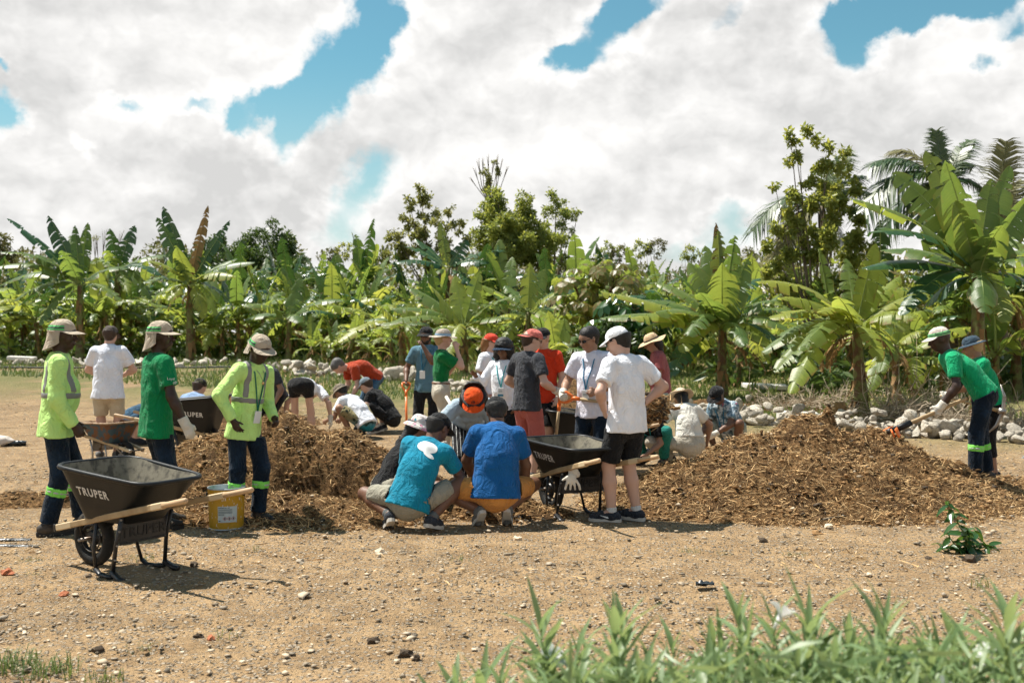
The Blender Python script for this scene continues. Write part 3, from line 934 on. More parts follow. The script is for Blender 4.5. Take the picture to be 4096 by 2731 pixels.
variants('up_dark', 'leaf_dark', 3, 7, (1.2, 1.5), (.1, .6), (.4, .9))
variants('dead', 'leaf_dry', 4, 8, (-.2, .3), (1.3, 1.9), (.6, .9), (.12, .2))
def pseudostem(root, h, r0, r1, seed, lean=(0, 0)):
    rr = random.Random(seed)
    mb = MB()
    n = 9
    pts = [(lean[0] * (i / n) ** 1.3, lean[1] * (i / n) ** 1.3, h * i / n) for i in range(n + 1)]
    mb.tube([(0, 0, -.1)] + pts, [r0 * 1.15] + [r0 + (r1 - r0) * (i / n) ** .8 for i in range(n + 1)], 9)
    o = mb.build('pseudostem', M['pseudostem'], root, True)
    mb = MB()                                   # dry hanging sheaths
    for k in range(13):
        z = h * rr.uniform(.15, .95); a = rr.uniform(0, 6.28); t = z / h
        r = r0 + (r1 - r0) * t
        cx, cy = lean[0] * t, lean[1] * t
        ln = rr.uniform(.25, .6) * h * .35
        w = r * rr.uniform(.35, .7)
        pts = []
        for q in range(4):
            rad = r * 1.05 + q * q * .012 + .006
            pts.append((cx + rad * math.cos(a), cy + rad * math.sin(a), z - ln * q / 3))
        tx, ty = -math.sin(a), math.cos(a)
        V = []
        for q, p in enumerate(pts):
            ww = w * (1 - .2 * q)
            V += [(p[0] - tx * ww, p[1] - ty * ww, p[2]), (p[0] + math.cos(a) * .012, p[1] + math.sin(a) * .012, p[2]), (p[0] + tx * ww, p[1] + ty * ww, p[2])]
        mb.add(V, [(q * 3 + c, q * 3 + c + 1, q * 3 + c + 4, q * 3 + c + 3) for q in range(3) for c in range(2)])
        if seed < 100:
            mb.build('dry_sheath', M['dry_sheath'], root, True); mb = MB()
    if seed >= 100:
        tag(mb.build('dry_sheaths', M['dry_sheath'], root, True), kind='stuff')
    return (lean[0], lean[1], h)
def banana(x, y, h, L, nl, seed, label, group, lime=.15, dark=.0, dead=2, name='banana_plant'):
    rr = random.Random(seed)
    root = thing(name, label or 'banana plant', 'banana plant', (x, y, gz(x, y)), 0, group)
    top = pseudostem(root, h, .13 * (h / 2.5) ** .4, .06, seed, (rr.uniform(-.2, .2), rr.uniform(-.2, .2)))
    a = rr.uniform(0, 6.28)
    for i in range(nl):
        t = i / max(1, nl - 1)
        if t < .25: key = 'up'
        elif t < .68: key = 'mid'
        else: key = 'low'
        q = rr.random()
        if q < dark: key = {'up': 'up_dark', 'mid': 'mid_dark', 'low': 'mid_dark'}[key]
        elif q < dark + lime: key = {'up': 'mid_lime', 'mid': 'mid_lime', 'low': 'low_lime'}[key]
        o = link('leaf', rr.choice(LEAVES[key]), root)
        a += 2.4 + rr.uniform(-.4, .4)
        s = L * rr.uniform(.8, 1.15) * (1 - .12 * t)
        o.location = (top[0] + .03 * math.cos(a), top[1] + .03 * math.sin(a), h - .05 - .35 * t * min(1, h * .3))
        o.rotation_euler = (0, 0, a)
        o.scale = (s, s * rr.uniform(.85, 1.2), s)
    for i in range(dead):
        o = link('dead_leaf', rr.choice(LEAVES['dead']), root)
        a = rr.uniform(0, 6.28)
        o.location = (top[0] * .8, top[1] * .8, h * rr.uniform(.65, .95)); o.rotation_euler = (0, 0, a)
        s = L * rr.uniform(.4, .65); o.scale = (s, s, s)
    return root
def hero_banana(label, bx, by_Y, crown_py, leaves, r0=.13, seed=0, crown_px=None, dead=2):
    """leaves: (tip px, tip py, depth offset, width m, material, rise)"""
    Y = by_Y
    x = at(bx, Y)
    z0 = gz(x, Y)
    root = thing('banana_plant', label, 'banana plant', (x, Y, z0))
    lx = at(crown_px, Y) - x if crown_px else 0
    h = hgt(crown_py, Y) - z0
    top = np.array(pseudostem(root, h, r0, r0 * .55, seed, (lx, 0)))
    rr = random.Random(seed)
    for i, (tx, ty, dz, w, m, rise) in enumerate(leaves):
        tip = np.array((at(tx, Y + dz) - x, dz, hgt(ty, Y + dz) - z0))
        st = top + np.array((0, 0, -.03 * (i % 4)))
        d = tip - st
        L = np.linalg.norm(d)
        pts = []
        for t in np.linspace(0, 1, 14):
            p = st + d * t
            p[2] += rise * L * 4 * t * (1 - t) * (1.15 - .3 * t)
            pts.append(p)
        hint = (0, -.25, 1.0) if abs(d[2]) < .8 * L else (0, -1, .25)
        me = leaf_mesh(pts, w, m, fold=rr.uniform(.05, .35), tear=rr.uniform(.25, .6), droop=rr.uniform(.15, .45), seed=seed * 100 + i, rows=34, hint=hint)
        link('leaf', me, root)
    for i in range(dead):
        o = link('dead_leaf', rr.choice(LEAVES['dead']), root)
        o.location = (top[0], 0, h * rr.uniform(.7, .95)); o.rotation_euler = (0, 0, rr.uniform(0, 6.28))
        s = rr.uniform(.7, 1.2); o.scale = (s, s, s)
    return root
GR, LI, DK, DR = 'leaf_green', 'leaf_lime', 'leaf_dark', 'leaf_dry'
# the tall plant at the right edge
hero_banana('tallest banana plant, behind the man swinging the mattock, with broad leaves against the sky', 978, 19.5, 274, [
    (850, 198, -.3, .72, GR, .10), (925, 150, .2, .62, GR, .10), (868, 232, -.9, .70, DK, .14), (862, 268, -.6, .62, DK, .10), (905, 200, .9, .6, GR, .12),
    (992, 178, .3, .5, GR, .08), (1010, 165, .8, .5, GR, .05), (1030, 195, -.2, .55, GR, .05), (1060, 265, -.6, .62, GR, .16), (1006, 322, -1.0, .5, GR, .22), (900, 315, -1.1, .5, DK, .16), (955, 200, -.5, .5, GR, .05),
    (1050, 300, .6, .5, DK, .12), (893, 172, .5, .7, GR, .10), (945, 160, -.6, .66, GR, .05), (1002, 225, -.9, .6, GR, .12), (1045, 228, .5, .7, GR, .14), (985, 312, -1.3, .5, GR, .2), (925, 305, .7, .6, DK, .16), (880, 250, 1.0, .6, GR, .12)], .17, 61)
hero_banana('yellow leaved banana plant standing just behind the rock wall right of centre', 862, 20.8, 326, [
    (757, 281, -.4, .52, LI, .13), (778, 297, -.8, .50, LI, .10), (820, 312, -1.0, .5, LI, .16), (775, 372, -.9, .52, GR, .16), (790, 393, -1.3, .48, LI, .18), (762, 352, -.2, .5, GR, .16),
    (876, 243, .3, .42, LI, .04), (905, 330, -.3, .5, LI, .24), (892, 352, .6, .5, GR, .15), (846, 258, .8, .45, GR, .05), (900, 276, .9, .45, LI, .08), (930, 292, .4, .4, LI, .10), (800, 320, 1.2, .45, GR, .12), (838, 296, -1.2, .5, LI, .05), (918, 316, -.8, .45, LI, .16), (800, 350, -1.5, .5, GR, .16), (886, 258, .5, .45, LI, .05), (770, 318, -.2, .5, LI, .14), (880, 362, -1.0, .4, LI, .2)], .15, 62, 856, 5)
hero_banana('bright green banana plant behind the black capped man in the floral shirt', 722, 25.5, 326, [
    (600, 291, -.5, .72, LI, .03), (655, 312, -1.2, .75, GR, .10), (640, 300, .4, .6, GR, .10), (718, 229, .2, .5, GR, .03), (722, 262, -.8, .85, GR, .02), (705, 245, .8, .6, GR, .06), (688, 262, .5, .62, GR, .14), (655, 282, .9, .55, GR, .12),
    (688, 335, -1.5, .62, GR, .20), (670, 378, -1.0, .6, DK, .22), (745, 345, -1.6, .5, GR, .18), (775, 300, -.5, .6, GR, .16), (760, 278, .8, .55, DK, .14), (790, 330, -.9, .55, GR, .18), (795, 355, .3, .5, DK, .2), (600, 318, .2, .6, GR, .08), (716, 222, .3, .3, DR, .02), (640, 332, -.7, .6, GR, .14), (700, 292, -1.3, .75, GR, .06), (748, 258, .2, .6, GR, .06), (772, 345, -.9, .6, LI, .18), (812, 316, -.4, .6, GR, .14), (682, 352, -1.4, .6, LI, .2), (665, 268, -.4, .6, GR, .12), (735, 235, -.3, .55, GR, .03), (630, 318, -1.0, .7, LI, .08)], .15, 63)
hero_banana('small lime banana plant left of the man in the green shirt bending at the right', 896, 22.6, 345, [
    (868, 322, -.4, .4, LI, .10), (880, 372, -.7, .42, GR, .16), (870, 390, -.8, .4, GR, .18), (905, 312, .2, .4, LI, .05), (925, 330, -.2, .4, LI, .14), (920, 352, .4, .4, GR, .14), (888, 310, .6, .4, GR, .05)], .11, 64)
# the plants of the middle
hero_banana('yellow green banana plant directly behind the woman in the green shirt', 464, 33, 326, [
    (392, 308, -.5, .62, GR, .10), (383, 325, -1.2, .62, GR, .12), (428, 282, -.4, .7, LI, .05), (455, 275, .6, .6, LI, .03), (480, 270, .4, .5, LI, .03), (405, 285, .5, .6, GR, .08), (520, 296, -.6, .62, GR, .12), (512, 318, -1.0, .6, GR, .10), (450, 358, -1.4, .5, LI, .22), (500, 345, -.9, .5, LI, .2), (475, 290, 1.0, .6, GR, .04)], .14, 65)
hero_banana('banana plant with one upright yellow leaf above the man in the pink cap', 528, 35, 312, [
    (474, 282, -.8, .68, LI, .06), (478, 305, -1.2, .62, GR, .08), (530, 262, .2, .6, LI, .02), (560, 290, -.4, .6, LI, .1), (556, 325, -1.0, .6, LI, .16), (500, 350, -.9, .5, LI, .14), (545, 268, .6, .55, GR, .05), (575, 318, .3, .55, GR, .16), (505, 285, .9, .6, GR, .06)], .14, 66)
hero_banana('banana plant with folded yellow leaves left of the man in the blue shirt', 402, 33, 326, [
    (376, 302, -.4, .62, LI, .04), (338, 342, -1.4, .55, LI, .16), (385, 328, -1.0, .5, LI, .14), (414, 300, .3, .45, LI, .04), (430, 325, .2, .5, GR, .12), (365, 320, .6, .6, GR, .12), (425, 345, -.8, .5, GR, .2)], .13, 67)
hero_banana('drooping banana leaf clump with a withered yellow leaf behind the man in the red shirt', 556, 31, 352, [
    (548, 310, -.3, .45, LI, .04), (565, 318, .2, .6, LI, .05), (560, 342, -.9, .6, LI, .08), (590, 352, -.4, .45, GR, .16), (530, 345, .3, .4, GR, .14), (580, 335, .6, .4, GR, .1)], .1, 68)
# the plants of the left
hero_banana('dark green banana plant spearing up over the hi vis man at left', 80, 40, 284, [
    (7, 218, -.6, .7, DK, .05), (48, 215, .3, .62, DK, .05), (0, 252, -.5, .7, GR, .14), (-8, 268, -1.0, .68, GR, .16), (0, 285, .4, .7, GR, .15), (14, 300, -.6, .66, GR, .14), (20, 305, .8, .6, DK, .16), (88, 222, .4, .6, GR, .03), (70, 235, .9, .7, GR, .04), (75, 225, -.2, .45, DK, .02), (120, 300, -.8, .65, GR, .14), (128, 268, .3, .7, GR, .16), (40, 325, -1.0, .6, GR, .16), (62, 250, -1.2, .8, GR, .06)], .17, 69)
hero_banana('banana plant with ragged upright leaves above the man in the green shirt', 190, 40, 284, [
    (163, 206, .4, .6, DK, .05), (157, 217, -.3, .6, DK, .05), (208, 205, .2, .45, DR, .03), (230, 220, .5, .45, DK, .04), (148, 260, -.6, .7, LI, .12), (143, 282, -.8, .7, GR, .10), (255, 262, -.3, .55, GR, .12), (237, 258, .8, .7, GR, .08), (236, 276, -.8, .62, LI, .14), (204, 318, -1.2, .5, LI, .2), (216, 315, -.9, .5, LI, .24), (150, 300, .4, .65, GR, .14), (176, 245, -1.0, .8, GR, .03), (232, 305, .5, .6, DK, .2), (168, 300, -1.1, .5, LI, .18)], .17, 70)
hero_banana('lone banana plant with arching leaves above the rocks near the boy in the yellow shirt', 289, 39, 318, [
    (262, 282, -.6, .75, GR, .02), (243, 305, -.9, .65, GR, .14), (244, 320, .2, .6, GR, .14), (248, 342, -1.2, .6, GR, .16), (300, 278, .4, .65, GR, .03), (300, 322, -.9, .6, GR, .2), (345, 300, -.3, .6, GR, .14), (340, 316, .5, .6, DK, .16), (270, 335, .8, .5, LI, .16), (318, 340, -.8, .5, GR, .2)], .14, 71)
hero_banana('banana plant with hanging yellow leaves behind the old rusty wheelbarrow', 118, 43, 268, [
    (110, 228, -.3, .6, DK, .04), (135, 225, .3, .62, DK, .05), (105, 250, -.8, .7, GR, .1), (160, 275, -.4, .7, DK, .16), (150, 300, -.8, .6, GR, .2), (128, 292, -1.2, .5, LI, .12), (90, 262, .5, .7, GR, .14), (172, 255, .7, .6, GR, .1), (122, 310, .2, .45, LI, .1)], .17, 72)
hero_banana('dark banana crown below the vine covered tree', 448, 47, 268, [
    (440, 222, .2, .5, GR, .02), (395, 262, -.6, .7, DK, .10), (405, 246, .4, .7, DK, .08), (468, 240, .3, .7, DK, .06), (490, 262, -.5, .7, DK, .12), (480, 290, -.9, .7, DK, .1), (420, 285, -.8, .7, GR, .16), (415, 238, .9, .6, DK, .05), (505, 250, .9, .6, DK, .08)], .17, 73)
bg_rng = random.Random(77)
MARKS = [(30, 'at the far left edge'), (78, 'behind the hi vis man'), (135, 'behind the white shirted man'), (200, 'behind the man in green'), (250, 'above the mulch at left'), (310, 'behind the woman in black shorts'), (375, 'above the crouching men'), (425, 'behind the bearded man'), (470, 'behind the woman in the sun hat'),
         (520, 'behind the pink capped man'), (570, 'behind the man in bright red'), (620, 'behind the white capped man'), (680, 'behind the wide straw hat'), (740, 'behind the floral shirt'), (800, 'above the right mulch peak'), (870, 'beside the yellow leaved plant'), (935, 'left of the bending pair'), (1100, 'at the right edge')]
FIELD = []
def field(n, xr, yr, hr, Lr, lime, dark, word, group):
    for i in range(n):
        px = xr[0] + (xr[1] - xr[0]) * (i + bg_rng.random()) / n
        Y = bg_rng.uniform(*yr)
        h = bg_rng.uniform(*hr)
        li, dk = lime * bg_rng.choice((.3, 1, 1.8)), dark * bg_rng.choice((.2, 1, 1.8))
        tone = 'yellow green' if li > .55 else 'dark green' if dk > .4 else 'mid green'
        size = 'short' if h < hr[0] + (hr[1] - hr[0]) * .5 else 'taller'
        mk = [t for q, t in MARKS if px <= q][0]
        o = banana(at(px, Y), Y, h, bg_rng.uniform(*Lr), bg_rng.randint(8, 11), 1000 + int(bg_rng.random() * 1e6), '', group, li, dk, bg_rng.randint(0, 2))
        FIELD.append((px, f'{size} {tone} {word} banana plant {mk}', o))
def name_field():
    by = {}
    for px, lab, o in FIELD: by.setdefault(lab, []).append((px, o))
    for lab, L in by.items():
        L.sort(key=lambda q: q[0])
        for k, (px, o) in enumerate(L):
            w = [''] if len(L) == 1 else ['left of two, ', 'right of two, '] if len(L) == 2 else ['leftmost ', 'second from left ', 'third from left ', 'fourth from left ', 'fifth from left ', 'sixth from left ', 'seventh from left '] 
            o['label'] = w[min(k, len(w) - 1)] + lab
field(30, (-40, 360), (41, 46), (.9, 2.1), (1.8, 2.5), .35, .15, 'leafy', 'banana plants in the back left rows')
field(30, (-40, 380), (46, 55), (1.9, 3.3), (2.0, 2.7), .12, .35, 'tall', 'banana plants in the back left rows')
field(30, (340, 720), (36, 45), (.8, 2.0), (1.7, 2.4), .55, .08, 'leafy', 'banana plants behind the middle group')
field(22, (330, 730), (45, 54), (1.8, 3.2), (1.9, 2.7), .22, .25, 'tall', 'banana plants behind the middle group')
field(18, (650, 1000), (28, 36), (.7, 1.9), (1.5, 2.2), .55, .08, 'sunlit', 'banana plants behind the right rock wall')
field(12, (880, 1080), (23, 30), (1.0, 2.6), (1.7, 2.4), .35, .35, 'thicket', 'banana plants in the thicket at the right edge')
field(8, (-190, -40), (42, 50), (1.2, 2.8), (1.9, 2.5), .25, .25, 'outer', 'banana plants in the back left rows')
field(10, (300, 420), (35, 41), (.5, 1.0), (.8, 1.3), .5, .0, 'young', 'young banana plants at the plantation edge')
name_field()
# ================================================================== TREES
def leaf_cloud(name, centers, radii, n, size, m, seed, parent=None, origin=(0, 0, 0), droop=.25, shell=.55, aspect=.45, kind=None):
    """n bent leaves spread through clumps"""
    rr = np.random.RandomState(seed)
    centers, radii = np.asarray(centers, float), np.asarray(radii, float)
    wts = (radii if radii.ndim == 1 else radii.prod(1) ** (1 / 3.)) ** 2
    ci = rr.choice(len(centers), n, p=wts / wts.sum())
    d = rr.randn(n, 3); d /= np.linalg.norm(d, axis=1)[:, None]
    rad = rr.rand(n) ** (1 / 3.) * (1 - shell) + shell * (.75 + .35 * rr.rand(n))
    R_ = radii[ci][:, None] if radii.ndim == 1 else radii[ci]
    p = centers[ci] + d * R_ * rad[:, None]
    p = p + .25 * size * rr.randn(n, 3)
    ax = d * .35 + rr.randn(n, 3) * .8
    ax[:, 2] -= droop
    ax /= np.linalg.norm(ax, axis=1)[:, None]
    sd = np.cross(ax, rr.randn(n, 3)); sd /= np.linalg.norm(sd, axis=1)[:, None] + 1e-9
    s = size * (.6 + .8 * rr.rand(n))[:, None]
    nn = np.cross(ax, sd)
    V = np.stack([p, p + ax * s * .5 + sd * s * aspect * .5 + nn * s * .1, p + ax * s, p + ax * s * .5 - sd * s * aspect * .5 + nn * s * .1], 1).reshape(-1, 3) - np.asarray(origin)
    b = (np.arange(n) * 4)[:, None]
    Fc = np.concatenate([b + np.array([[0, 1, 2]]), b + np.array([[0, 2, 3]])], 0)
    o = link(name, mk_mesh(name, V, Fc, [M[m]], False), parent)
    if kind: tag(o, kind=kind)
    return o
def limbs(root, base, tips, r0, m, seed, h_split=.4, name='trunk', twigs=False):
    rr = random.Random(seed)
    mb = MB()
    tips = [np.asarray(t, float) for t in tips]
    ctr = np.mean(tips, axis=0)
    sp = np.array((ctr[0] * .35, ctr[1] * .35, ctr[2] * h_split))
    mb.tube([(0, 0, -.2), sp * .5 + np.array((.05, 0, 0)), sp], [r0 * 1.1, r0 * .8, r0 * .6], 8)
    for t in tips:
        mid = (sp + t) / 2 + np.array((rr.uniform(-.15, .15), rr.uniform(-.15, .15), -.08 * np.linalg.norm(t - sp)))
        mb.tube([sp - (0, 0, .1), sp * .55 + mid * .45, mid, mid * .4 + t * .6, t], [r0 * .36, r0 * .27, r0 * .19, r0 * .11, r0 * .04], 5)
        for k in range(3 if twigs else 0):
            q = t + np.array([rr.uniform(-.5, .5), rr.uniform(-.5, .5), rr.uniform(-.1, .6)]) * .09 * np.linalg.norm(t - sp)
            mb.tube([mid * .5 + t * .5, (mid + t * 2) / 3 * .4 + q * .6, q], [r0 * .14, r0 * .09, r0 * .03], 4)
    mb.build(name, M[m], root, True)
def tree(name, label, Y, base_px, clumps, r0, m, size, n, seed, group=None, shell=.5, aspect=.45, bark='bark', h_split=.4, extra_tips=()):
    """clumps: (px, py, radius px, dz)"""
    x = at(base_px, Y)
    z0 = gz(x, Y)
    root = thing(name, label, 'tree', (x, Y, z0), 0, group)
    C, R_ = [], []
    rr = np.random.RandomState(seed)
    for (px, py, rp, dz) in clumps:
        c = np.array((at(px, Y) - x, dz, hgt(py, Y) - z0)); r = rp * Y / F
        k = max(5, int(14 * r))
        for q in range(k):                      # break every clump into smaller tufts
            d = rr.randn(3); d /= np.linalg.norm(d)
            C.append(c + d * r * (.35 + .65 * rr.rand())); R_.append(r * (.17 + .21 * rr.rand()))
    tips = [np.array((at(px, Y) - x, dz, hgt(py, Y) - z0)) for (px, py, rp, dz) in clumps] + [np.array((at(px, Y) - x, 0, hgt(py, Y) - z0)) for px, py in extra_tips]
    limbs(root, None, tips if extra_tips else tips[::2], r0, bark, seed, h_split, twigs=bool(extra_tips))
    leaf_cloud('crown', C, R_, n, size, m, seed, root, shell=shell, aspect=aspect)
    return root
tree('mango_tree', 'dark rounded mango tree rising behind the banana rows at left', 62, 268, [(250, 245, 18, 0), (275, 238, 20, 1), (262, 262, 24, -1), (292, 248, 15, 1), (240, 262, 16, 0), (285, 270, 20, -1), (300, 262, 12, 0)], .35, 'tree_leaf_dark', .21, 9500, 201, shell=.6, aspect=.4)
tree('mango_tree', 'dark mango tree behind the ragged banana leaves left of the rounded one', 60, 222, [(215, 246, 16, 0), (230, 258, 18, 1), (205, 262, 16, 0), (222, 275, 18, -1)], .3, 'tree_leaf_dark', .21, 4500, 202, shell=.6, aspect=.4)
tree('vine_covered_tree', 'tall bushy tree covered with vines at the centre of the horizon', 52, 510, [(492, 205, 16, 0), (505, 220, 20, 1), (488, 228, 14, 0), (524, 215, 14, 0), (515, 240, 22, -1), (535, 235, 16, 0), (545, 222, 9, 1), (528, 255, 16, 0), (516, 222, 16, .5), (530, 232, 15, -.5), (498, 248, 16, 0), (478, 215, 9, 0), (482, 240, 14, .5), (500, 235, 18, -1), (550, 240, 14, 0), (522, 200, 10, 0), (512, 262, 18, 0), (538, 262, 14, 0), (498, 195, 12, 0)], .3, 'tree_leaf', .18, 19000, 203, shell=.45)
tree('open_tree', 'loose leafy tree standing right of the vine covered tree', 54, 548, [(556, 200, 9, 0), (548, 210, 8, 0), (565, 206, 9, 1), (572, 216, 8, 0), (556, 222, 9, 0), (545, 236, 9, 0), (578, 212, 4, 0), (552, 192, 5, 0), (562, 238, 9, 0), (552, 250, 11, 0), (570, 232, 7, 0), (540, 258, 12, 0), (565, 258, 10, 0)], .18, 'tree_leaf', .15, 4200, 204, shell=.3, extra_tips=())
tree('light_tree', 'pale green spreading tree with bare twigs left of the centre', 50, 440, [(410, 205, 8, 0), (425, 197, 9, 0), (420, 188, 5, 0), (408, 222, 10, 1), (395, 232, 9, 0), (430, 215, 10, 0), (440, 228, 10, -1), (418, 238, 12, 0), (450, 212, 6, 0), (458, 225, 8, 0), (442, 245, 12, 0), (388, 240, 5, 0), (402, 252, 11, 0), (428, 260, 12, 0), (455, 256, 10, 0), (384, 255, 8, 0), (465, 240, 7, 0)], .2, 'tree_leaf_light', .16, 7000, 205, shell=.3, extra_tips=())
tree('wispy_tree', 'thin nearly bare treetop of twigs above the vine covered tree', 56, 492, [(490, 178, 7, 0), (484, 170, 5, 0), (497, 170, 5, 0), (490, 188, 7, 0), (494, 162, 3, 0)], .12, 'tree_leaf_light', .11, 1300, 206, shell=.2, h_split=.8, extra_tips=[(478, 160), (502, 160), (488, 156), (474, 168), (508, 166), (482, 158), (497, 157), (470, 178)])
tree('broad_leaved_tree', 'tall leafy tree in front of the palms at the right', 30, 815, [(790, 132, 5, 0), (806, 130, 6, 0), (795, 142, 6, 0), (818, 140, 6, 0), (830, 148, 7, 0), (842, 152, 7, 0), (800, 156, 7, 0), (788, 163, 5, 0), (824, 165, 9, 0), (845, 168, 9, 0), (775, 186, 4, 0), (808, 180, 9, 0), (830, 185, 13, .3), (855, 188, 9, 0), (795, 198, 9, 0), (815, 205, 14, -.3), (840, 210, 15, 0), (860, 215, 9, 0),
     (785, 215, 9, 0), (805, 225, 14, 0), (830, 235, 18, -.4), (775, 232, 9, 0), (795, 245, 15, 0), (855, 242, 13, 0), (770, 245, 8, 0), (820, 258, 16, 0), (845, 262, 13, 0), (785, 262, 12, 0), (868, 250, 8, 0), (790, 284, 13, 0), (825, 284, 15, 0), (856, 284, 13, 0), (768, 270, 9, 0), (812, 300, 12, 0), (845, 302, 12, 0)], .14, 'tree_leaf', .135, 13000, 207, shell=.35, aspect=.5, h_split=.3)
tree('small_tree', 'yellowish tree at the far left edge beyond the bananas', 60, 8, [(5, 245, 12, 0), (-8, 240, 12, 0), (18, 258, 10, 0), (0, 262, 14, 0), (40, 262, 12, 1), (75, 258, 10, 1)], .2, 'scrub', .22, 1800, 208, shell=.4)
tree('twiggy_tree', 'nearly bare twiggy tree behind the bananas above the white shirted man', 60, 92, [(95, 238, 5, 0), (110, 245, 6, 0), (128, 242, 5, 0), (85, 245, 5, 0), (120, 252, 6, 0)], .12, 'tree_leaf_light', .10, 420, 209, shell=.2, extra_tips=[(88, 232), (105, 230), (122, 231), (135, 238), (78, 240), (97, 235)])
def palm(label, Y, px, py, fronds, seed, dry=()):
    x = at(px, Y); z0 = gz(x, Y)
    root = thing('palm_tree', label, 'palm tree', (x, Y, z0))
    top = np.array((0, 0, hgt(py, Y) - z0))
    rr = np.random.RandomState(seed)
    mb = MB().tube([(.3, 0, -.2), (.1, 0, top[2] * .5), top - (0, 0, .2), top + (0, 0, .1)], [.2, .14, .13, .08], 9)
    mb.build('trunk', M['bark'], root, True)
    for i, (tx, ty, dz, rise) in enumerate(fronds):
        tip = np.array((at(tx, Y + dz) - x, dz, hgt(ty, Y + dz) - z0))
        d = tip - top; L = np.linalg.norm(d)
        ts = np.linspace(0, 1, 16)
        pts = np.array([top + d * t + np.array((0, 0, rise * L * 4 * t * (1 - t))) for t in ts])
        n = 64
        V, fs = [], []
        T_ = np.gradient(pts, axis=0); T_ /= np.linalg.norm(T_, axis=1)[:, None]
        for k in range(n):
            t = .12 + .87 * k / n
            p = np.array([np.interp(t, ts, pts[:, q]) for q in range(3)]); T = np.array([np.interp(t, ts, T_[:, q]) for q in range(3)])
            S = np.cross(T, (0, -.3, 1)); S /= np.linalg.norm(S)
            U = np.cross(S, T)
            ln = L * .40 * math.sin(math.pi * (.12 + .8 * t)) ** .6 * (.85 + .3 * rr.rand())
            w = .015 + .012 * rr.rand()
            for sg in (1, -1):
                dr = sg * S * .75 + T * .75 + U * .15 * rr.randn()
                dr /= np.linalg.norm(dr)
                dn = np.array((0, 0, -1.0)) * (.5 + .45 * rr.rand())
                wv = np.cross(dr, U); wv /= np.linalg.norm(wv)
                b = len(V)
                V += [p - wv * w, p + wv * w, p + dr * ln * .5 + dn * ln * .18 - wv * w, p + dr * ln * .5 + dn * ln * .18 + wv * w, p + dr * ln + dn * ln * .7]
                fs += [(b, b + 1, b + 3, b + 2), (b + 2, b + 3, b + 4)]
        mb = MB().add(V, fs).tube(pts, np.linspace(.035, .006, 16) * (L / 3), 5)
        mb.build('frond', M['palm_dry' if i in dry else 'palm_leaf'], root)
    return root
palm('coconut palm with arching fronds above the tallest banana plant', 30, 944, 186, [(868, 166, -.3, .20), (862, 212, -.8, .26), (936, 130, .3, .05), (970, 140, .5, .10), (893, 150, .8, .18), (880, 240, .3, .28), (960, 215, -.8, .2), (985, 190, .2, .22), (918, 225, -1.2, .25), (930, 152, -.8, .1), (975, 165, 1.0, .15), (900, 178, 1.1, .2)], 301, (4,))
palm('coconut palm half hidden behind the broad leaved tree', 34, 822, 208, [(752, 232, -.3, .30), (770, 222, .4, .26), (846, 152, .3, .05), (862, 175, .2, .12), (870, 225, -.3, .25), (780, 262, -.6, .3), (765, 275, .5, .25), (830, 160, .9, .06), (880, 200, .9, .2), (850, 275, .3, .3)], 302, (1, 5, 6))
palm('palm with one upright half dry frond at the right edge', 32, 996, 232, [(1006, 140, .2, .02), (1022, 180, .3, .1), (1040, 215, -.3, .2), (975, 215, .3, .2), (1050, 240, .2, .25), (985, 190, 1.0, .1)], 303, (0, 1))
# papaya-like plant with fingered leaves in the middle
def fingered(label, Y, px, base_py, tops, seed, name='papaya_plant'):
    x = at(px, Y); z0 = gz(x, Y)
    root = thing(name, label, 'papaya plant', (x, Y, z0))
    rr = np.random.RandomState(seed)
    mb = MB()
    lf = []
    for (tx, ty, dz) in tops:
        t = np.array((at(tx, Y) - x, dz, hgt(ty, Y) - z0))
        mb.tube([(0, 0, -.1), t * np.array((.3, .3, .5)), t], [.08, .06, .035], 7)
        for k in range(15):
            a = k * 2.4; el = rr.uniform(-.2, .75)
            ln = rr.uniform(.45, .9)
            st = t - np.array((0, 0, rr.uniform(0, .7)))
            e = st + ln * np.array((math.cos(a) * math.cos(el), math.sin(a) * math.cos(el), math.sin(el)))
            mb.tube([st, (st + e) / 2 + (0, 0, .06), e], [.014, .011, .008], 4)
            lf.append((e, a))
    mb.build('stem', M['pseudostem'], root, True)
    V, fs = [], []
    for q in range(7):
        b = (q - 3) * .62
        ln = .42 * (1 - .10 * abs(q - 3))
        dx, dy = math.cos(b), math.sin(b)
        n = len(V)
        V += [(0, 0, 0), (dx * ln * .5 - dy * .055, dy * ln * .5 + dx * .055, -.02), (dx * ln * .5 + dy * .055, dy * ln * .5 - dx * .055, -.02), (dx * ln * .78 - dy * .09, dy * ln * .78 + dx * .09, -.10), (dx * ln * .78 + dy * .09, dy * ln * .78 - dx * .09, -.10), (dx * ln, dy * ln, -.19)]
        fs += [(n, n + 2, n + 1), (n + 1, n + 2, n + 5), (n + 1, n + 5, n + 3), (n + 2, n + 4, n + 5)]
    me = mk_mesh('leaf', V, fs, [M['leaf_green'] if seed % 2 else M['sapling_leaf']], False)
    for (e, a) in lf:
        o = link('leaf', me, root)
        o.location = e; o.rotation_euler = (rr.uniform(-.4, .4), rr.uniform(0, .7), a); s = rr.uniform(.75, 1.25); o.scale = (s, s, s)
fingered('papaya plant with fingered leaves behind the curly haired man', 33, 597, 390, [(575, 285, 0), (598, 265, .3), (612, 280, -.3), (588, 300, .5), (620, 270, .6)], 311)
fingered('second papaya plant, darker, just right of the curly haired man', 32, 640, 390, [(632, 300, 0), (645, 318, .3), (618, 318, -.2), (655, 305, .4)], 312)
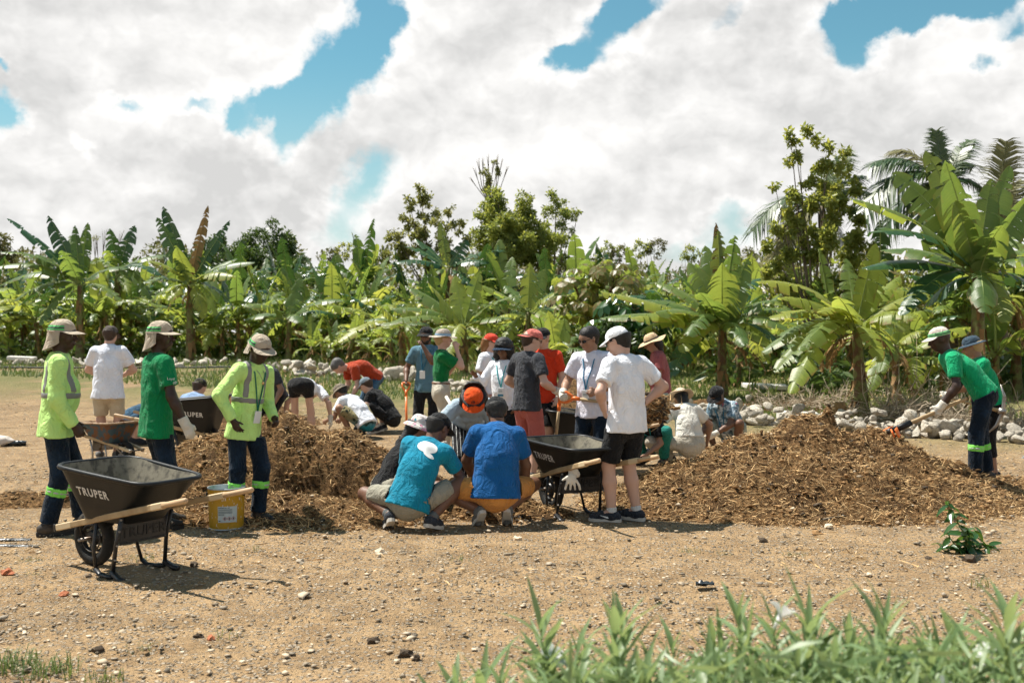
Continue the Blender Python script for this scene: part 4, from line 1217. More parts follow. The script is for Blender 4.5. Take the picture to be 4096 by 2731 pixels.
tree('leafy_bush', 'dark leafy bush below the papaya leaves behind the white capped man', 31, 606, [(590, 335, 14, 0), (610, 325, 14, 0), (625, 345, 14, 0), (600, 355, 14, 0), (638, 340, 10, 0), (645, 358, 10, 0)], .06, 'tree_leaf_dark', .16, 1800, 313)
# far scrub: one mass nobody could count
def far_scrub():
    rr = np.random.RandomState(401)
    C, R_ = [], []
    for i in range(330):
        px = rr.uniform(-120, 1140); Y = rr.uniform(58, 95)
        prof = 246 + 8 * math.sin(px * .021) + 6 * math.sin(px * .057 + 1) + (14 if 300 < px < 380 else 0) + (8 if px > 560 and px < 760 else 0)
        top = hgt(prof + rr.uniform(0, 50), Y)
        r = rr.uniform(.7, 1.7)
        C.append((at(px, Y), Y, top - r * .7)); R_.append(r)
    o = leaf_cloud('scrubland', C, R_, 46000, .30, 'scrub', 402, kind='stuff', shell=.4, aspect=.55)
    tag(o, 'olive brown scrub filling the horizon behind the banana plants', 'scrub')
    rr = random.Random(9)
    for i, (px, py) in enumerate([(100, 262), (330, 252), (345, 246), (620, 250), (640, 245), (655, 243), (690, 250), (745, 252), (608, 248)]):
        tree('scrub_tree', 'small flat topped scrub tree on the horizon ' + ['above the white shirted man', 'left of the light tree, lower one', 'left of the light tree, taller one', 'above the curly haired man', 'right of the curly haired man', 'above the white capped man', 'above the straw hat', 'right of the bright banana plant', 'right of the open tree'][i], 66, px, [(px - 5, py + 2, 4, 0), (px + 5, py, 5, 0), (px, py - 3, 4, 0), (px + 9, py + 4, 4, 0), (px - 9, py + 6, 4, 0), (px, py + 10, 6, 0)], .12, 'scrub' if i % 2 else 'tree_leaf', .17, 420, 410 + i, 'small scrub trees along the horizon', shell=.3)
far_scrub()
# understorey leaf litter and weeds beneath the bananas
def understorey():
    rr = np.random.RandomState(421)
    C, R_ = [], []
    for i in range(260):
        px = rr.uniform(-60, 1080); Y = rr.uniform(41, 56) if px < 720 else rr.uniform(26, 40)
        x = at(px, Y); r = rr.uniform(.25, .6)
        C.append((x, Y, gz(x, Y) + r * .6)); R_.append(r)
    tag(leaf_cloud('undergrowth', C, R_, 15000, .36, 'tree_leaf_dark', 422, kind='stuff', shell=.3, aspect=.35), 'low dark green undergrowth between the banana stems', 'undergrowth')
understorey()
def back_foliage():
    rr = np.random.RandomState(441)
    C, R_ = [], []
    for i in range(420):
        px = rr.uniform(-80, 1100); Y = rr.uniform(54, 60) if px < 740 else rr.uniform(38, 46)
        x = at(px, Y); r = rr.uniform(.4, .9)
        C.append((x, Y, gz(x, Y) + rr.uniform(.3, 3.2))); R_.append(r)
    tag(leaf_cloud('back_foliage', C, R_, 22000, .55, 'leaf_green', 442, kind='stuff', shell=.3, aspect=.3, droop=.5), 'mass of dark leaves closing the plantation behind the stems', 'foliage')
back_foliage()
def grass():
    rr = np.random.RandomState(431)
    n = 34000
    px = rr.uniform(-30, 1060, n)
    Y = 21 + 22 * rr.rand(n)
    X = (px - 512) * Y / F
    d = fbm(X * .35, Y * .35, 0, 12, 4)
    keep = (d + .07 * rr.randn(n) > -.09) & (Y > 23.5 - X * .55)
    X, Y = X[keep], Y[keep]
    n = len(X)
    p = np.stack([X, Y, ground_z(X, Y) - .01], 1)
    a = rr.rand(n) * 6.28
    h = .06 + .16 * rr.rand(n) ** 2
    tall = fbm(X * .6, Y * .6, 4, 40, 2) > .17
    h = np.where(tall, h * 2.2, h)
    le = np.stack([np.cos(a), np.sin(a), np.zeros(n)], 1) * (h * (.2 + .6 * rr.rand(n)))[:, None]
    s = np.stack([np.ones(n), np.zeros(n), np.zeros(n)], 1) * (.010 + .012 * rr.rand(n))[:, None]
    up = np.stack([np.zeros(n), np.zeros(n), h], 1)
    V = np.stack([p - s, p + s, p + le * .4 + up * .65 + s * .7, p + le * .4 + up * .65 - s * .7, p + le + up], 1).reshape(-1, 3)
    b = (np.arange(n) * 5)[:, None]
    F4 = b + np.array([[0, 1, 2]]); F5 = b + np.array([[0, 2, 3]]); F6 = b + np.array([[3, 2, 4]])
    tag(link('grass', mk_mesh('grass', V, np.concatenate([F4, F5, F6]), [M['grass']], False)), 'thin green grass growing around the rocks before the bananas', 'grass', kind='stuff')
grass()
def tuft(label, x, y, n, h, seed, spread=.12):
    rr = np.random.RandomState(seed)
    V, fs = [], []
    for i in range(n):
        a = rr.rand() * 6.28; r = spread * rr.rand() ** .7
        p = np.array((math.cos(a) * r, math.sin(a) * r, 0)); a2 = rr.rand() * 6.28
        le = np.array((math.cos(a2), math.sin(a2), 0)) * h * rr.uniform(.2, .9); s = np.array((-math.sin(a2), math.cos(a2), 0)) * h * .03
        hh = h * rr.uniform(.4, 1)
        b = len(V)
        V += [p - s, p + s, p + le * .4 + (0, 0, hh * .7) + s * .7, p + le * .4 + (0, 0, hh * .7) - s * .7, p + le + (0, 0, hh * .8)]
        fs += [(b, b + 1, b + 2, b + 3), (b + 3, b + 2, b + 4)]
    o = link('grass_tuft', mk_mesh('grass_tuft', V, fs, [M['grass']], False))
    o.location = (x, y, gz(x, y))
    return tag(o, label, 'grass tuft', 'grass tufts on the bare soil')
TUFT = ['thick grass tuft at the very bottom left corner', 'thick grass tuft right of the corner one at bottom left', 'thin grass tuft rightmost along the bottom left edge', 'sparse grass tuft above the bottom left corner grass', 'low grass tuft under the wheel of the front wheelbarrow', 'low grass tuft left of the front wheelbarrow', 'grass tuft left of centre below the right mulch pile', 'grass tuft right of centre below the right mulch pile',
        'grass tuft below the stick at the right mulch pile', 'small grass tuft at the left edge above the brick chip', 'spindly weed tuft below the sapling', 'spindly weed tuft right of the front wheelbarrow shadow', 'spindly weed tuft in the middle of the bare soil', 'spindly weed tuft below the crouching men']
for i, (px, py, n, h) in enumerate([(10, 672, 120, .12), (50, 678, 110, .11), (105, 684, 40, .09), (142, 652, 34, .05), (142, 561, 60, .06), (30, 562, 40, .05), (690, 551, 40, .05), (720, 554, 30, .04), (795, 556, 40, .05), (36, 575, 30, .04), (980, 585, 16, .10), (255, 551, 14, .07), (230, 640, 12, .08), (460, 560, 16, .06)]):
    Y = 1925 / (py - HOR)
    tuft(TUFT[i], at(px, Y), Y, n, h, 500 + i, .07 + n * .0008)
# dry brush heap behind the bending pair
def brush(label, x, y, n, r, h, seed):
    rr = np.random.RandomState(seed)
    root = thing('brush_pile', label, 'brush pile', (x, y, gz(x, y)))
    for j in range(26):
        mb = MB()
        a = rr.rand() * 6.28; q = r * rr.rand() ** .5
        p = np.array((math.cos(a) * q, math.sin(a) * q * .6, rr.rand() * .15))
        d = np.array((rr.randn() * .8, rr.randn() * .5, .25 + rr.rand())); d /= np.linalg.norm(d)
        L = h * rr.uniform(.7, 1.5)
        pts = [p + d * L * t + rr.randn(3) * .04 * L for t in np.linspace(0, 1, 5)]
        mb.tube(pts, [.013, .011, .009, .006, .003], 5)
        for k in range(5):
            s = pts[rr.randint(1, 4)]
            d2 = d + rr.randn(3) * .7
            mb.tube([s, s + d2 * L * .22 + rr.randn(3) * .02, s + d2 * L * .4], [.006, .005, .002], 4)
        mb.build('twig', M['brush'], root, True)
    V, Fc = ribbons(n, np.stack([rr.randn(n) * r * .5, rr.randn(n) * r * .3, np.abs(rr.randn(n)) * h * .22 + .02], 1), (lambda d: d / np.linalg.norm(d, axis=1)[:, None])(rr.randn(n, 3) * (1, .7, .5)), .15 + .35 * rr.rand(n), .006, seed + 1, .5)
    tag(link('litter', mk_mesh('litter', V, Fc, [M['brush']], False), root), kind='stuff')
brush('tangle of pale dry branches and leaves behind the man swinging the mattock', at(915, 20.5), 20.5, 1500, 1.3, .8, 601)
brush('dry leaf litter and twigs at the foot of the tallest banana plant', at(985, 19.2), 19.2, 1000, 1.0, .45, 602)
brush('dry brush heap under the banana plants beside the bent stump', at(800, 22.8), 22.8, 900, 1.0, .4, 603)
# cut stump, slabs, hose
def stump():
    Y = 19.9; x = at(840, Y)
    root = thing('banana_stump', 'cut hollow banana stump standing beside the yellow leaved plant', 'stump', (x, Y, gz(x, Y)))
    h = .42
    mb = MB().lathe([(.115, -.1), (.108, .1), (.098, .22), (.104, .34), (.098, h), (.074, h + .01), (.066, h - .10), (.01, h - .14)], 14, 0, cap1=True)
    mb.build('stem_shell', M['dry_sheath'], root, True)
    mb = MB()
    for k in range(7):
        a = k * .9; mb.tube([(.10 * math.cos(a), .10 * math.sin(a), .36), (.115 * math.cos(a), .115 * math.sin(a), .2), (.15 * math.cos(a + .2), .15 * math.sin(a + .2), .02)], [.02, .024, .012], 5, flat=.3)
    mb.build('peeling_sheath', M['dry_sheath'], root, True)
stump()
for label, px, py, Y, sz, rz in [('pale concrete slab lying among the banana plants in front of the lime leaves', 770, 376, 27, (1.3, .5, .12), .1), ('flat pale stone block on the terrace beside the cut stump', 798, 405, 20.6, (.75, .4, .16), -.1), ('white plank lying on the rubble behind the hi vis man', 22, 358, 37.5, (.9, .35, .14), .05),
                             ('pale stone block at the left end of the right rock wall', 698, 396, 21.3, (.42, .3, .22), .3)]:
    x = at(px, Y)
    o = MB().box((0, 0, 0), sz, bevel=.02).build('stone_slab', M['slab'])
    o.location = (x, Y, max(gz(x, Y) + sz[2] * .4, hgt(py, Y))); o.rotation_euler = (.03, .04, rz)
    if hgt(py, Y) > gz(x, Y) + .3: o.location.z = gz(x, Y) + .1
    tag(o, label, 'slab')
o = MB().tube([(x, 34.5 + .2 * math.sin(x), gz(x, 34.5) + .06) for x in np.linspace(-20, -6.5, 24)], .03, 6).build('irrigation_hose', M['hose'], None, True)
tag(o, 'black irrigation hose lying along the ground behind the people at left', 'hose')
from mathutils.bvhtree import BVHTree
# ================================================================== WHEELBARROWS
def outline(x0, x1, wf, wb, r, z0, z1, n=7):
    pts = []
    for (cx, cy, a0) in ((x1 - r, wb - r, 0), (x0 + r, wf - r, 90), (x0 + r, -wf + r, 180), (x1 - r, -wb + r, 270)):
        for k in range(n):
            a = RD(a0 + 90 * k / (n - 1))
            x, y = cx + r * math.cos(a), cy + r * math.sin(a)
            pts.append((x, y, z0 + (z1 - z0) * (x - x0) / (x1 - x0)))
    return np.array(pts)
def densify(o, per=4):
    out = []
    n = len(o)
    for i in range(n):
        a, b = o[i], o[(i + 1) % n]
        k = per if np.linalg.norm(b - a) > .12 else 1
        for q in range(k): out.append(a + (b - a) * q / k)
    return np.array(out)
def wheelbarrow(label, x, y, rz, outer='black_plastic', inner='tub_dust', rim='black_plastic', letters=True, frame='black_metal', scale=1.0, both=False, plain_panel=False, rimz=(.80, .71), zoff=0.0):
    root = thing('wheelbarrow', label, 'wheelbarrow', (x, y, gz(x, y) + zoff), RD(rz), 'wheelbarrows on the plot')
    root.scale = (scale,) * 3
    zf, zb = rimz
    bot = (.17, .66, .20, .19, .09, .39, .39)
    top = (.04, .95, .345, .30, .13, zf, zb)
    rows = []
    for t in (0, .08, .3, .55, .8, 1):
        p = [b + (c - b) * t ** (.92 if i < 2 else 1) for i, (b, c) in enumerate(zip(bot, top))]
        rows.append(densify(outline(*p)))
    n = min(len(r) for r in rows)
    def resample(o, n=64):
        o = np.vstack([o, o[:1]])
        d = np.concatenate([[0], np.cumsum(np.linalg.norm(np.diff(o, axis=0), axis=1))])
        s = np.linspace(0, d[-1], n, endpoint=False)
        return np.stack([np.interp(s, d, o[:, k]) for k in range(3)], 1)
    N = 64
    rows = [resample(densify(outline(*[b + (c - b) * t for b, c in zip(bot, top)]), 3), N) for t in (0, .04, .3, .55, .8, .97, 1)]
    # belly bulge: soft edge at the floor
    rows[0] = rows[0] * (1, 1, 1) + (rows[0].mean(0) - rows[0]) * .06
    mb = MB()
    V = np.concatenate(rows)
    fs = [(i * N + k, i * N + (k + 1) % N, (i + 1) * N + (k + 1) % N, (i + 1) * N + k) for i in range(len(rows) - 1) for k in range(N)] + [tuple(range(N))[::-1]]
    mb.add(V, fs, 0)
    c = V.mean(0)
    inn = []
    for i, r in enumerate(rows):
        m_ = r.mean(0)
        q = m_ + (r - m_) * .965
        q[:, 2] = r[:, 2] + (.012 if i < 2 else .0)
        inn.append(q)
    VI = np.concatenate(inn)
    fi = [tuple(q[::-1]) for q in fs]
    mb.add(VI, fi, 1)
    o_tub = mb.build('tub', [M[outer], M[inner]], root, True); auto_smooth(o_tub, 50)
    # rolled rim
    rr = rows[-1]
    mb = MB()
    mid = rr.mean(0)
    V = []
    for p in rr:
        d = p - mid; d[2] = 0; d /= np.linalg.norm(d)
        for k in range(8):
            a = 2 * math.pi * k / 8
            V.append(p + d * (.004 + .020 * math.cos(a)) + np.array((0, 0, 1)) * (.017 * math.sin(a) - .004))
    fs = [(i * 8 + k, ((i + 1) % N) * 8 + k, ((i + 1) % N) * 8 + (k + 1) % 8, i * 8 + (k + 1) % 8) for i in range(N) for k in range(8)]
    mb.add(V, fs); mb.build('rim', M[rim], root, True)
    # handles
    def hp(sg, t):
        return np.array((-.20 + 1.62 * t, sg * (.13 + .175 * t), .285 + .36 * t))
    for sg in (-1, 1):
        a, b = hp(sg, 0), hp(sg, 1)
        d = (b - a); L = np.linalg.norm(d); d /= L
        s = np.cross((0, 0, 1), d); s /= np.linalg.norm(s); u = np.cross(d, s)
        Rm = np.stack([d, s, u], 1)
        mb = MB()
        mb.box(a + d * L * .40, (L * .80, .040, .046), Rm, 0, .006)
        h = mb.build('handle', M['wood'], root)
        MB().box(a + d * .11, (.222, .043, .049), Rm, 0, .006).build('handle_facing', M['wood_pale'], h)
        MB().box(a + d * (L * .80), (.14, .043, .049), Rm, 0, .008).build('handle_facing', M['wood_pale'], h)
        mb = MB().tube([a + d * (L * .84), a + d * (L * .87), a + d * (L * .93), b - d * .015, b], [.023, .020, .021, .021, .013], 10)
        mb.build('grip', M['wood_end'], h, True)
        MB().box(a - d * .006, (.03, .052, .058), Rm, 0, .005).build('end_bracket', M[frame], h)
    MB().tube([hp(-1, .02) + (0, 0, -.01), hp(1, .02) + (0, 0, -.01)], .014, 6).build('front_brace', M[frame], root)
    # wheel
    wr = .215
    w = link('wheel', None, root)
    mb = MB()
    seg, ms = 28, 10
    V, fs = [], []
    for i in range(seg):
        a = 2 * math.pi * i / seg
        for k in range(ms):
            b = 2 * math.pi * k / ms
            rr_ = wr - .048 + .048 * math.cos(b) + (.004 if (i % 2 and abs(b) < 1) else 0)
            V.append((rr_ * math.cos(a), .042 * math.sin(b), rr_ * math.sin(a)))
    fs = [(i * ms + k, i * ms + (k + 1) % ms, ((i + 1) % seg) * ms + (k + 1) % ms, ((i + 1) % seg) * ms + k) for i in range(seg) for k in range(ms)]
    mb.add(V, fs); mb.build('tyre', M['rubber'], w, True)
    mb = MB()
    prof = [(.112, .030), (.100, .034), (.092, .012), (.060, .008), (.045, .03), (.022, .034)]
    V = []
    for sg in (1, -1):
        for (r, yy) in prof:
            for k in range(24):
                a = 2 * math.pi * k / 24
                V.append((r * math.cos(a), sg * yy, r * math.sin(a)))
    fs = []
    for sg in (0, 1):
        b = sg * 144
        for i in range(5):
            for k in range(24):
                if i == 2 and (k % 6) in (1, 2, 3): continue        # openings of the wheel disc
                q = (b + i * 24 + k, b + i * 24 + (k + 1) % 24, b + (i + 1) * 24 + (k + 1) % 24, b + (i + 1) * 24 + k)
                fs.append(q if sg else q[::-1])
    mb.add(V, fs); mb.build('wheel_rim', M['black_metal'], w, False)
    MB().tube([(0, -.14, 0), (0, .14, 0)], .012, 8).build('axle', M['steel'], w, True)
    w.location = (.06, 0, wr)
    # undercarriage
    for sg in (-1, 1):
        f = MB()
        f.tube([hp(sg, .19) + (0, 0, -.02), (.0 + .06, sg * .10, .24), (.03, sg * .075, .197)], .014, 6, flat=.5)
        f.build('axle_bracket', M[frame], root)
        leg = MB()
        pz = hp(sg, .53)
        leg.tube([pz + (0, 0, -.02), (.60, sg * .225, .26), (.57, sg * .235, .02)], [.020, .020, .020], 6, flat=.55)
        leg.tube([(.57, sg * .235, .018), (.50, sg * .225, .012), (.40, sg * .21, .014), (.35, sg * .205, .045)], .015, 6, flat=1.6)
        leg.tube([(.35, sg * .205, .04), (.30, sg * .19, .2), hp(sg, .33) + (0, 0, -.02)], .017, 6, flat=.6)
        leg.tube([(.57, sg * .235, .05), (.66, sg * .245, .012), (.70, sg * .25, .008)], .02, 6, flat=1.4)
        lo = leg.build('leg', M[frame], root, True)
        bl = MB()
        for q in (.1, .3, .55, .8):
            c = pz * (1 - q) + np.array((.575, sg * .234, .06)) * q
            bl.ico(c + np.array((.016, sg * .010, 0)), .009)
        bl.build('bolt', M['steel'], lo)
    pan = MB().box((.615, 0, .33), (.012, .42, .17), None, 0, .01)
    for dz in (-.075, .075): pan.box((.622, 0, .33 + dz), (.012, .40, .014), None, 0, .003)
    po = pan.build('cross_panel', M[frame], root)
    if letters:
        text_obj('lettering', 'TRUPER', .10, M['black_plastic'], po, (.6225, 0, .295), (RD(90), 0, RD(90)), .002, 'CENTER', 1.05, .002)
    MB().box((.35, 0, .385), (.5, .26, .02), None, 0, .006).build('tub_support', M[frame], root)
    if letters:
        bv = BVHTree.FromPolygons([tuple(q.co) for q in o_tub.data.vertices], [tuple(p.vertices) for p in o_tub.data.polygons])
        for sg in ((-1, 1) if both else (-1,)):
            t_ = text_obj('lettering', 'TRUPER', .088, M['white_paint'], root, (0, 0, 0), (0, 0, 0), 0, 'LEFT', 1, .0026, 1.22)
            for q in t_.data.vertices:
                u_ = q.co.x * .88
                xx = .25 + u_ if sg < 0 else .56 - u_
                zz = .39 + .50 * (zf - .39) + q.co.y * .95 - .02 * u_ / .3
                hit = bv.ray_cast(Vector((xx, sg * 1.0, zz)), Vector((0, -sg, 0)))
                q.co = Vector((xx, (hit[0].y if hit[0] is not None else sg * .3) + sg * .006, zz))
    return root
wheelbarrow('black wheelbarrow with pale wooden handles standing nearest the camera at the left', -3.16, 8.22, -32, scale=.98)
wheelbarrow('black wheelbarrow with a dusty tub beside the man in the white cap', at(548, 10.8), 10.8, -62, scale=1.0, rimz=(.72, .68))
wheelbarrow('black wheelbarrow behind the mulch, between the two men in green and yellow shirts', at(228, 14.6), 14.6, 176, both=True, rimz=(.88, .80), zoff=.02)
wheelbarrow('black wheelbarrow tub half hidden behind the man with the pink cap', at(545, 13.8), 13.8, -6, letters=False, zoff=-.02)
wheelbarrow('old rusty wheelbarrow with flaking blue paint behind the man at left', at(128, 14.6), 14.6, 150, 'rust_tub', 'rust_in', 'rust_in', False, 'steel', .80, rimz=(.74, .72), zoff=-.06)

# ================================================================== BUCKET
def bucket():
    Y = 9.75; x = at(226.5, Y)
    root = thing('bucket', 'yellow metal paint bucket splashed with white paint, with a printed label', 'bucket', (x, Y, gz(x, Y)))
    H, r0, r1 = .365, .148, .162
    rad = lambda z: r0 + (r1 - r0) * z / H
    b = MB().lathe([(r0 - .012, .0), (r0, .004), (rad(.12), .12), (rad(.2), .2), (r1 - .002, H - .05), (r1 + .001, H - .045), (r1, H - .012)], 40, 0, cap1=False)
    o = b.build('body', M['bucket'], root, True); auto_smooth(o, 40)
    i = MB().lathe([(r1 - .004, H), (rad(.1) - .006, .1), (.001, .1)], 40, 0, cap0=False, cap1=False)
    i.build('inner_wall', M['tin'], root, True)
    V, fs = [], []
    for k in range(40):
        a = 2 * math.pi * k / 40
        for q in range(6):
            t = 2 * math.pi * q / 6
            V.append(((r1 + .005 * math.cos(t)) * math.cos(a), (r1 + .005 * math.cos(t)) * math.sin(a), H - .006 + .008 * math.sin(t)))
    fs = [(k * 6 + q, ((k + 1) % 40) * 6 + q, ((k + 1) % 40) * 6 + (q + 1) % 6, k * 6 + (q + 1) % 6) for k in range(40) for q in range(6)]
    MB().add(V, fs).build('rim', M['tin'], root, True)
    mb = MB().lathe([(.150, .0), (.153, .006), (.150, .012)], 40, 0); mb.build('base_ring', M['tin'], root, True)
    for sg in (-1, 1):
        MB().ico((sg * (r1 + .006) * .97, -.03, H - .06), (.014, .018, .018), 0, sub=2).build('handle_ear', M['black_metal'], root, True)
    # curved things stuck on the side: u along the circumference (m), z up
    def patch(name, u0, u1, z0, z1, m, off, parent, n=10):
        V, fs = [], []
        for a in np.linspace(u0, u1, n):
            for z in (z0, z1):
                r = rad(z) + off; an = -math.pi / 2 + a / r0
                V.append((r * math.cos(an), r * math.sin(an), z))
        return MB().add(V, [(2 * k, 2 * k + 2, 2 * k + 3, 2 * k + 1) for k in range(n - 1)]).build(name, M[m], parent, True)
    lab = patch('label', -.035, .128, .072, .212, 'sticker', .0012, root)
    def curve_text(body, size, u, z, m, bold=.0):
        t = text_obj('lettering', body, size, M[m], lab, (0, 0, 0), (0, 0, 0), 0, 'LEFT', .95, bold)
        me = t.data
        for v in me.vertices:
            uu, zz = u + v.co.x * .95, z + v.co.y
            r = rad(zz) + .0026; an = -math.pi / 2 + uu / r0
            v.co = (r * math.cos(an), r * math.sin(an), zz)
        t.scale = (1, 1, 1)
    curve_text('Señalización vial', .0135, -.030, .196, 'ink', .0004)
    for k, (z0, z1, u1) in enumerate([(.176, .190, .085), (.150, .172, .085), (.132, .147, .02)]):
        patch('print_block', -.030, u1, z0, z1, 'ink_grey', .0022, lab)
    for k in range(3):
        u, z, s = .024 + .036 * k, .106, .018
        V, fs = [], []
        for (du, dz, sc) in [(0, 1, 1), (1, 0, 1), (0, -1, 1), (-1, 0, 1), (0, 1, .78), (1, 0, .78), (0, -1, .78), (-1, 0, .78)]:
            r = rad(z + dz * s * sc) + .0026; an = -math.pi / 2 + (u + du * s * sc) / r0
            V.append((r * math.cos(an), r * math.sin(an), z + dz * s * sc))
        MB().add(V, [(q, (q + 1) % 4, 4 + (q + 1) % 4, 4 + q) for q in range(4)]).build('hazard_diamond', M['red_ink'], lab)
        patch('hazard_mark', u - .004, u + .004, z - .008, z + .008, 'ink', .0026, lab, 3)
    patch('print_block', -.030, -.012, .082, .088, 'ink', .0022, lab, 3)
    rr = random.Random(3)
    mb = MB()
    for k in range(46):
        u = rr.uniform(-.2, .2); z = rr.choice([rr.uniform(.22, .34), rr.uniform(.02, .30)]); w = rr.uniform(.001, .0035); h = rr.uniform(.003, .03)
        V = []
        for (uu, zz) in ((u - w, z), (u + w, z), (u + w * .6, z - h), (u - w * .6, z - h)):
            r = rad(max(.01, zz)) + .002; an = -math.pi / 2 + uu / r0
            V.append((r * math.cos(an), r * math.sin(an), max(.01, zz)))
        mb.add(V, [(0, 3, 2, 1)])
    tag(mb.build('paint_splash', M['paint_drip'], root), kind='stuff')
bucket()

# ================================================================== TOOLS
def orient(root, p0, p1, roll=0.0):
    p0, p1 = Vector(p0), Vector(p1)
    q = (p1 - p0).to_track_quat('Z', 'Y')
    root.location = p0
    root.rotation_mode = 'QUATERNION'
    from mathutils import Quaternion
    root.rotation_quaternion = q @ Quaternion((0, 0, 1), RD(roll))
def shovel(label, p0, p1, roll=0, grip='orange_plastic', shaft='wood', socket=True, fibre=False):
    root = thing('shovel', label, 'shovel', group='shovels with orange grips')
    L = float(np.linalg.norm(np.array(p1) - np.array(p0)))
    g = MB()
    g.tube([(-.055, 0, .0), (0, 0, -.006), (.055, 0, .0)], .015, 8)
    g.tube([(-.055, 0, .0), (-.056, 0, .05), (-.03, 0, .10), (0, 0, .13)], [.015, .014, .016, .02], 8)
    g.tube([(.055, 0, .0), (.056, 0, .05), (.03, 0, .10), (0, 0, .13)], [.015, .014, .016, .02], 8)
    g.tube([(0, 0, .11), (0, 0, .20)], [.023, .021], 8)
    g.build('grip', M[grip], root, True)
    MB().tube([(0, 0, .17), (0, 0, L - .36)], .0175, 10).build('shaft', M['orange_plastic' if fibre else shaft], root, True)
    MB().tube([(0, 0, L - .44), (0, 0, L - .30), (0, .012, L - .22)], [.021, .020, .016], 10).build('socket', M['black_metal'], root, True)
    V, fs = [], []
    nx, nz = 7, 7
    for j in range(nz):
        t = j / (nz - 1)
        w = .115 * (1 - .12 * t) if t < .6 else .115 * (.93 - (t - .6) ** 1.6 * 2.9)
        w = max(w, .012)
        for i in range(nx):
            s = -1 + 2 * i / (nx - 1)
            V.append((s * w, .012 + .03 * (1 - s * s) * (1 - .6 * t) - .012, L - .26 + .26 * t))
    fs = [(j * nx + i, j * nx + i + 1, (j + 1) * nx + i + 1, (j + 1) * nx + i) for j in range(nz - 1) for i in range(nx - 1)]
    n = len(V)
    V += [(a, b - .004, c) for a, b, c in V]
    fs += [tuple(n + q for q in f[::-1]) for f in fs]
    MB().add(V, fs).build('blade', M['black_metal'], root, True)
    orient(root, p0, p1, roll)
    return root
def mattock(label, p0, p1, head='orange_plastic', pick=False, roll=0, collar=True):
    """p0 butt of the handle, p1 head"""
    root = thing('pickaxe' if pick else 'mattock', label, 'pickaxe' if pick else 'mattock')
    L = float(np.linalg.norm(np.array(p1) - np.array(p0)))
    MB().tube([(0, 0, 0), (0, 0, .1), (0, 0, L * .6), (0, 0, L - .02)], [.018, .016, .018, .024], 10, flat=1.25).build('handle', M['wood'], root, True)
    if collar:
        MB().tube([(0, 0, L - .26), (0, 0, L - .05)], [.026, .029], 10, flat=1.25).build('collar', M['black_plastic'], root, True)
    MB().tube([(0, 0, L - .05), (0, 0, L + .03)], [.040, .036], 10, flat=1.2).build('eye_socket', M['black_metal' if not pick else 'steel'], root, True)
    h = MB()
    if pick:
        h.tube([(-.30, 0, L - .10), (-.18, 0, L - .03), (0, 0, L), (.18, 0, L - .03), (.30, 0, L - .10)], [.006, .018, .026, .018, .006], 8)
        h.build('head', M['steel'], root, True)
    else:
        h.box((-.12, 0, L - .015), (.20, .020, .052), Matrix.Rotation(.22, 3, 'Y'), 0, .004)
        h.box((-.225, 0, L - .05), (.09, .016, .075), Matrix.Rotation(.6, 3, 'Y'), 0, .004)
        h.box((.11, 0, L - .012), (.18, .066, .018), Matrix.Rotation(-.2, 3, 'Y'), 0, .004)
        h.box((.20, 0, L - .045), (.09, .10, .014), Matrix.Rotation(-.5, 3, 'Y'), 0, .004)
        h.build('head', M[head], root, True); 
    orient(root, p0, p1, roll)
    return root

# ================================================================== SMALL THINGS ON THE GROUND
def gpt(px, py, dz=0.0):
    Y = 1925 / (py - HOR)
    for _ in range(6):
        Y = (CAMH - gz(at(px, Y), Y)) * F / (py - HOR)
    x = at(px, Y)
    return np.array((x, Y, gz(x, Y) + dz))
def sack():
    p = gpt(-4, 446)
    root = thing('sack', 'pale limp sack with a black drawstring end lying at the left edge', 'sack', p)
    v, f = ICO[3]
    vv = v * (.26, .15, .10)
    vv = vv * (1 + .9 * fbm(v[:, 0] * 2, v[:, 1] * 2, v[:, 2] * 2, 71, 3))[:, None]; vv[:, 2] = np.maximum(vv[:, 2] + .08, 0)
    link('body', mk_mesh('body', vv, np.array(f), [M['sack']]), root)
    mb = MB()
    for k in range(3): mb.ico((.26 + .06 * k, .02 * k, .05), (.07, .06, .04), seed=k, jit=.3, sub=2)
    mb.build('neck', M['black_bag'], root, True)
sack()
def bag(label, px, py, s, seed, rz=0):
    p = gpt(px, py)
    rr = np.random.RandomState(seed)
    n = 10
    V = []
    for j in range(n):
        for i in range(n):
            u, v = i / (n - 1) - .5, j / (n - 1) - .5
            V.append((u * s * (1 - .3 * abs(v)), v * s * .6, .03 + .06 * float(fbm(u * 5, v * 5, 0, seed, 3)) + .01))
    fs = [(j * n + i, j * n + i + 1, (j + 1) * n + i + 1, (j + 1) * n + i) for j in range(n - 1) for i in range(n - 1)]
    k = len(V); V += [(a, b, c - .006) for a, b, c in V]; fs += [tuple(k + q for q in f[::-1]) for f in fs]
    o = MB().add(V, fs).build('plastic_bag', M['black_bag'], None, True)
    o.location = p; o.rotation_euler = (0, 0, rz)
    tag(o, label, 'plastic bag', 'black plastic seedling bags on the ground')
bag('flattened black plastic bag under the man in the teal shirt', 418, 518, .42, 81)
bag('thin black plastic scrap on the ground left of the teal shirted man', 382, 512, .3, 82)
bag('crumpled black plastic bag beside the crouching man in the royal blue shirt', 512, 519, .34, 83, .4)
bag('black plastic scrap lying on bare soil in front of the right mulch pile', 705, 588, .13, 84)
for i, (label, px, py, a, L, r) in enumerate([('upper black strip lying at the left edge of the plot', 0, 541, .1, .5, .012), ('lower black strip lying at the left edge of the plot', 2, 547, -.05, .55, .012)]):
    p = gpt(px, py, .012)
    o = MB().tube([(-L / 2, 0, 0), (0, .01, .004), (L / 2, 0, 0)], r, 6, flat=1.8).build('plastic_strip', M['black_bag']); o.location = p; o.rotation_euler = (0, 0, a); tag(o, label, 'strip')
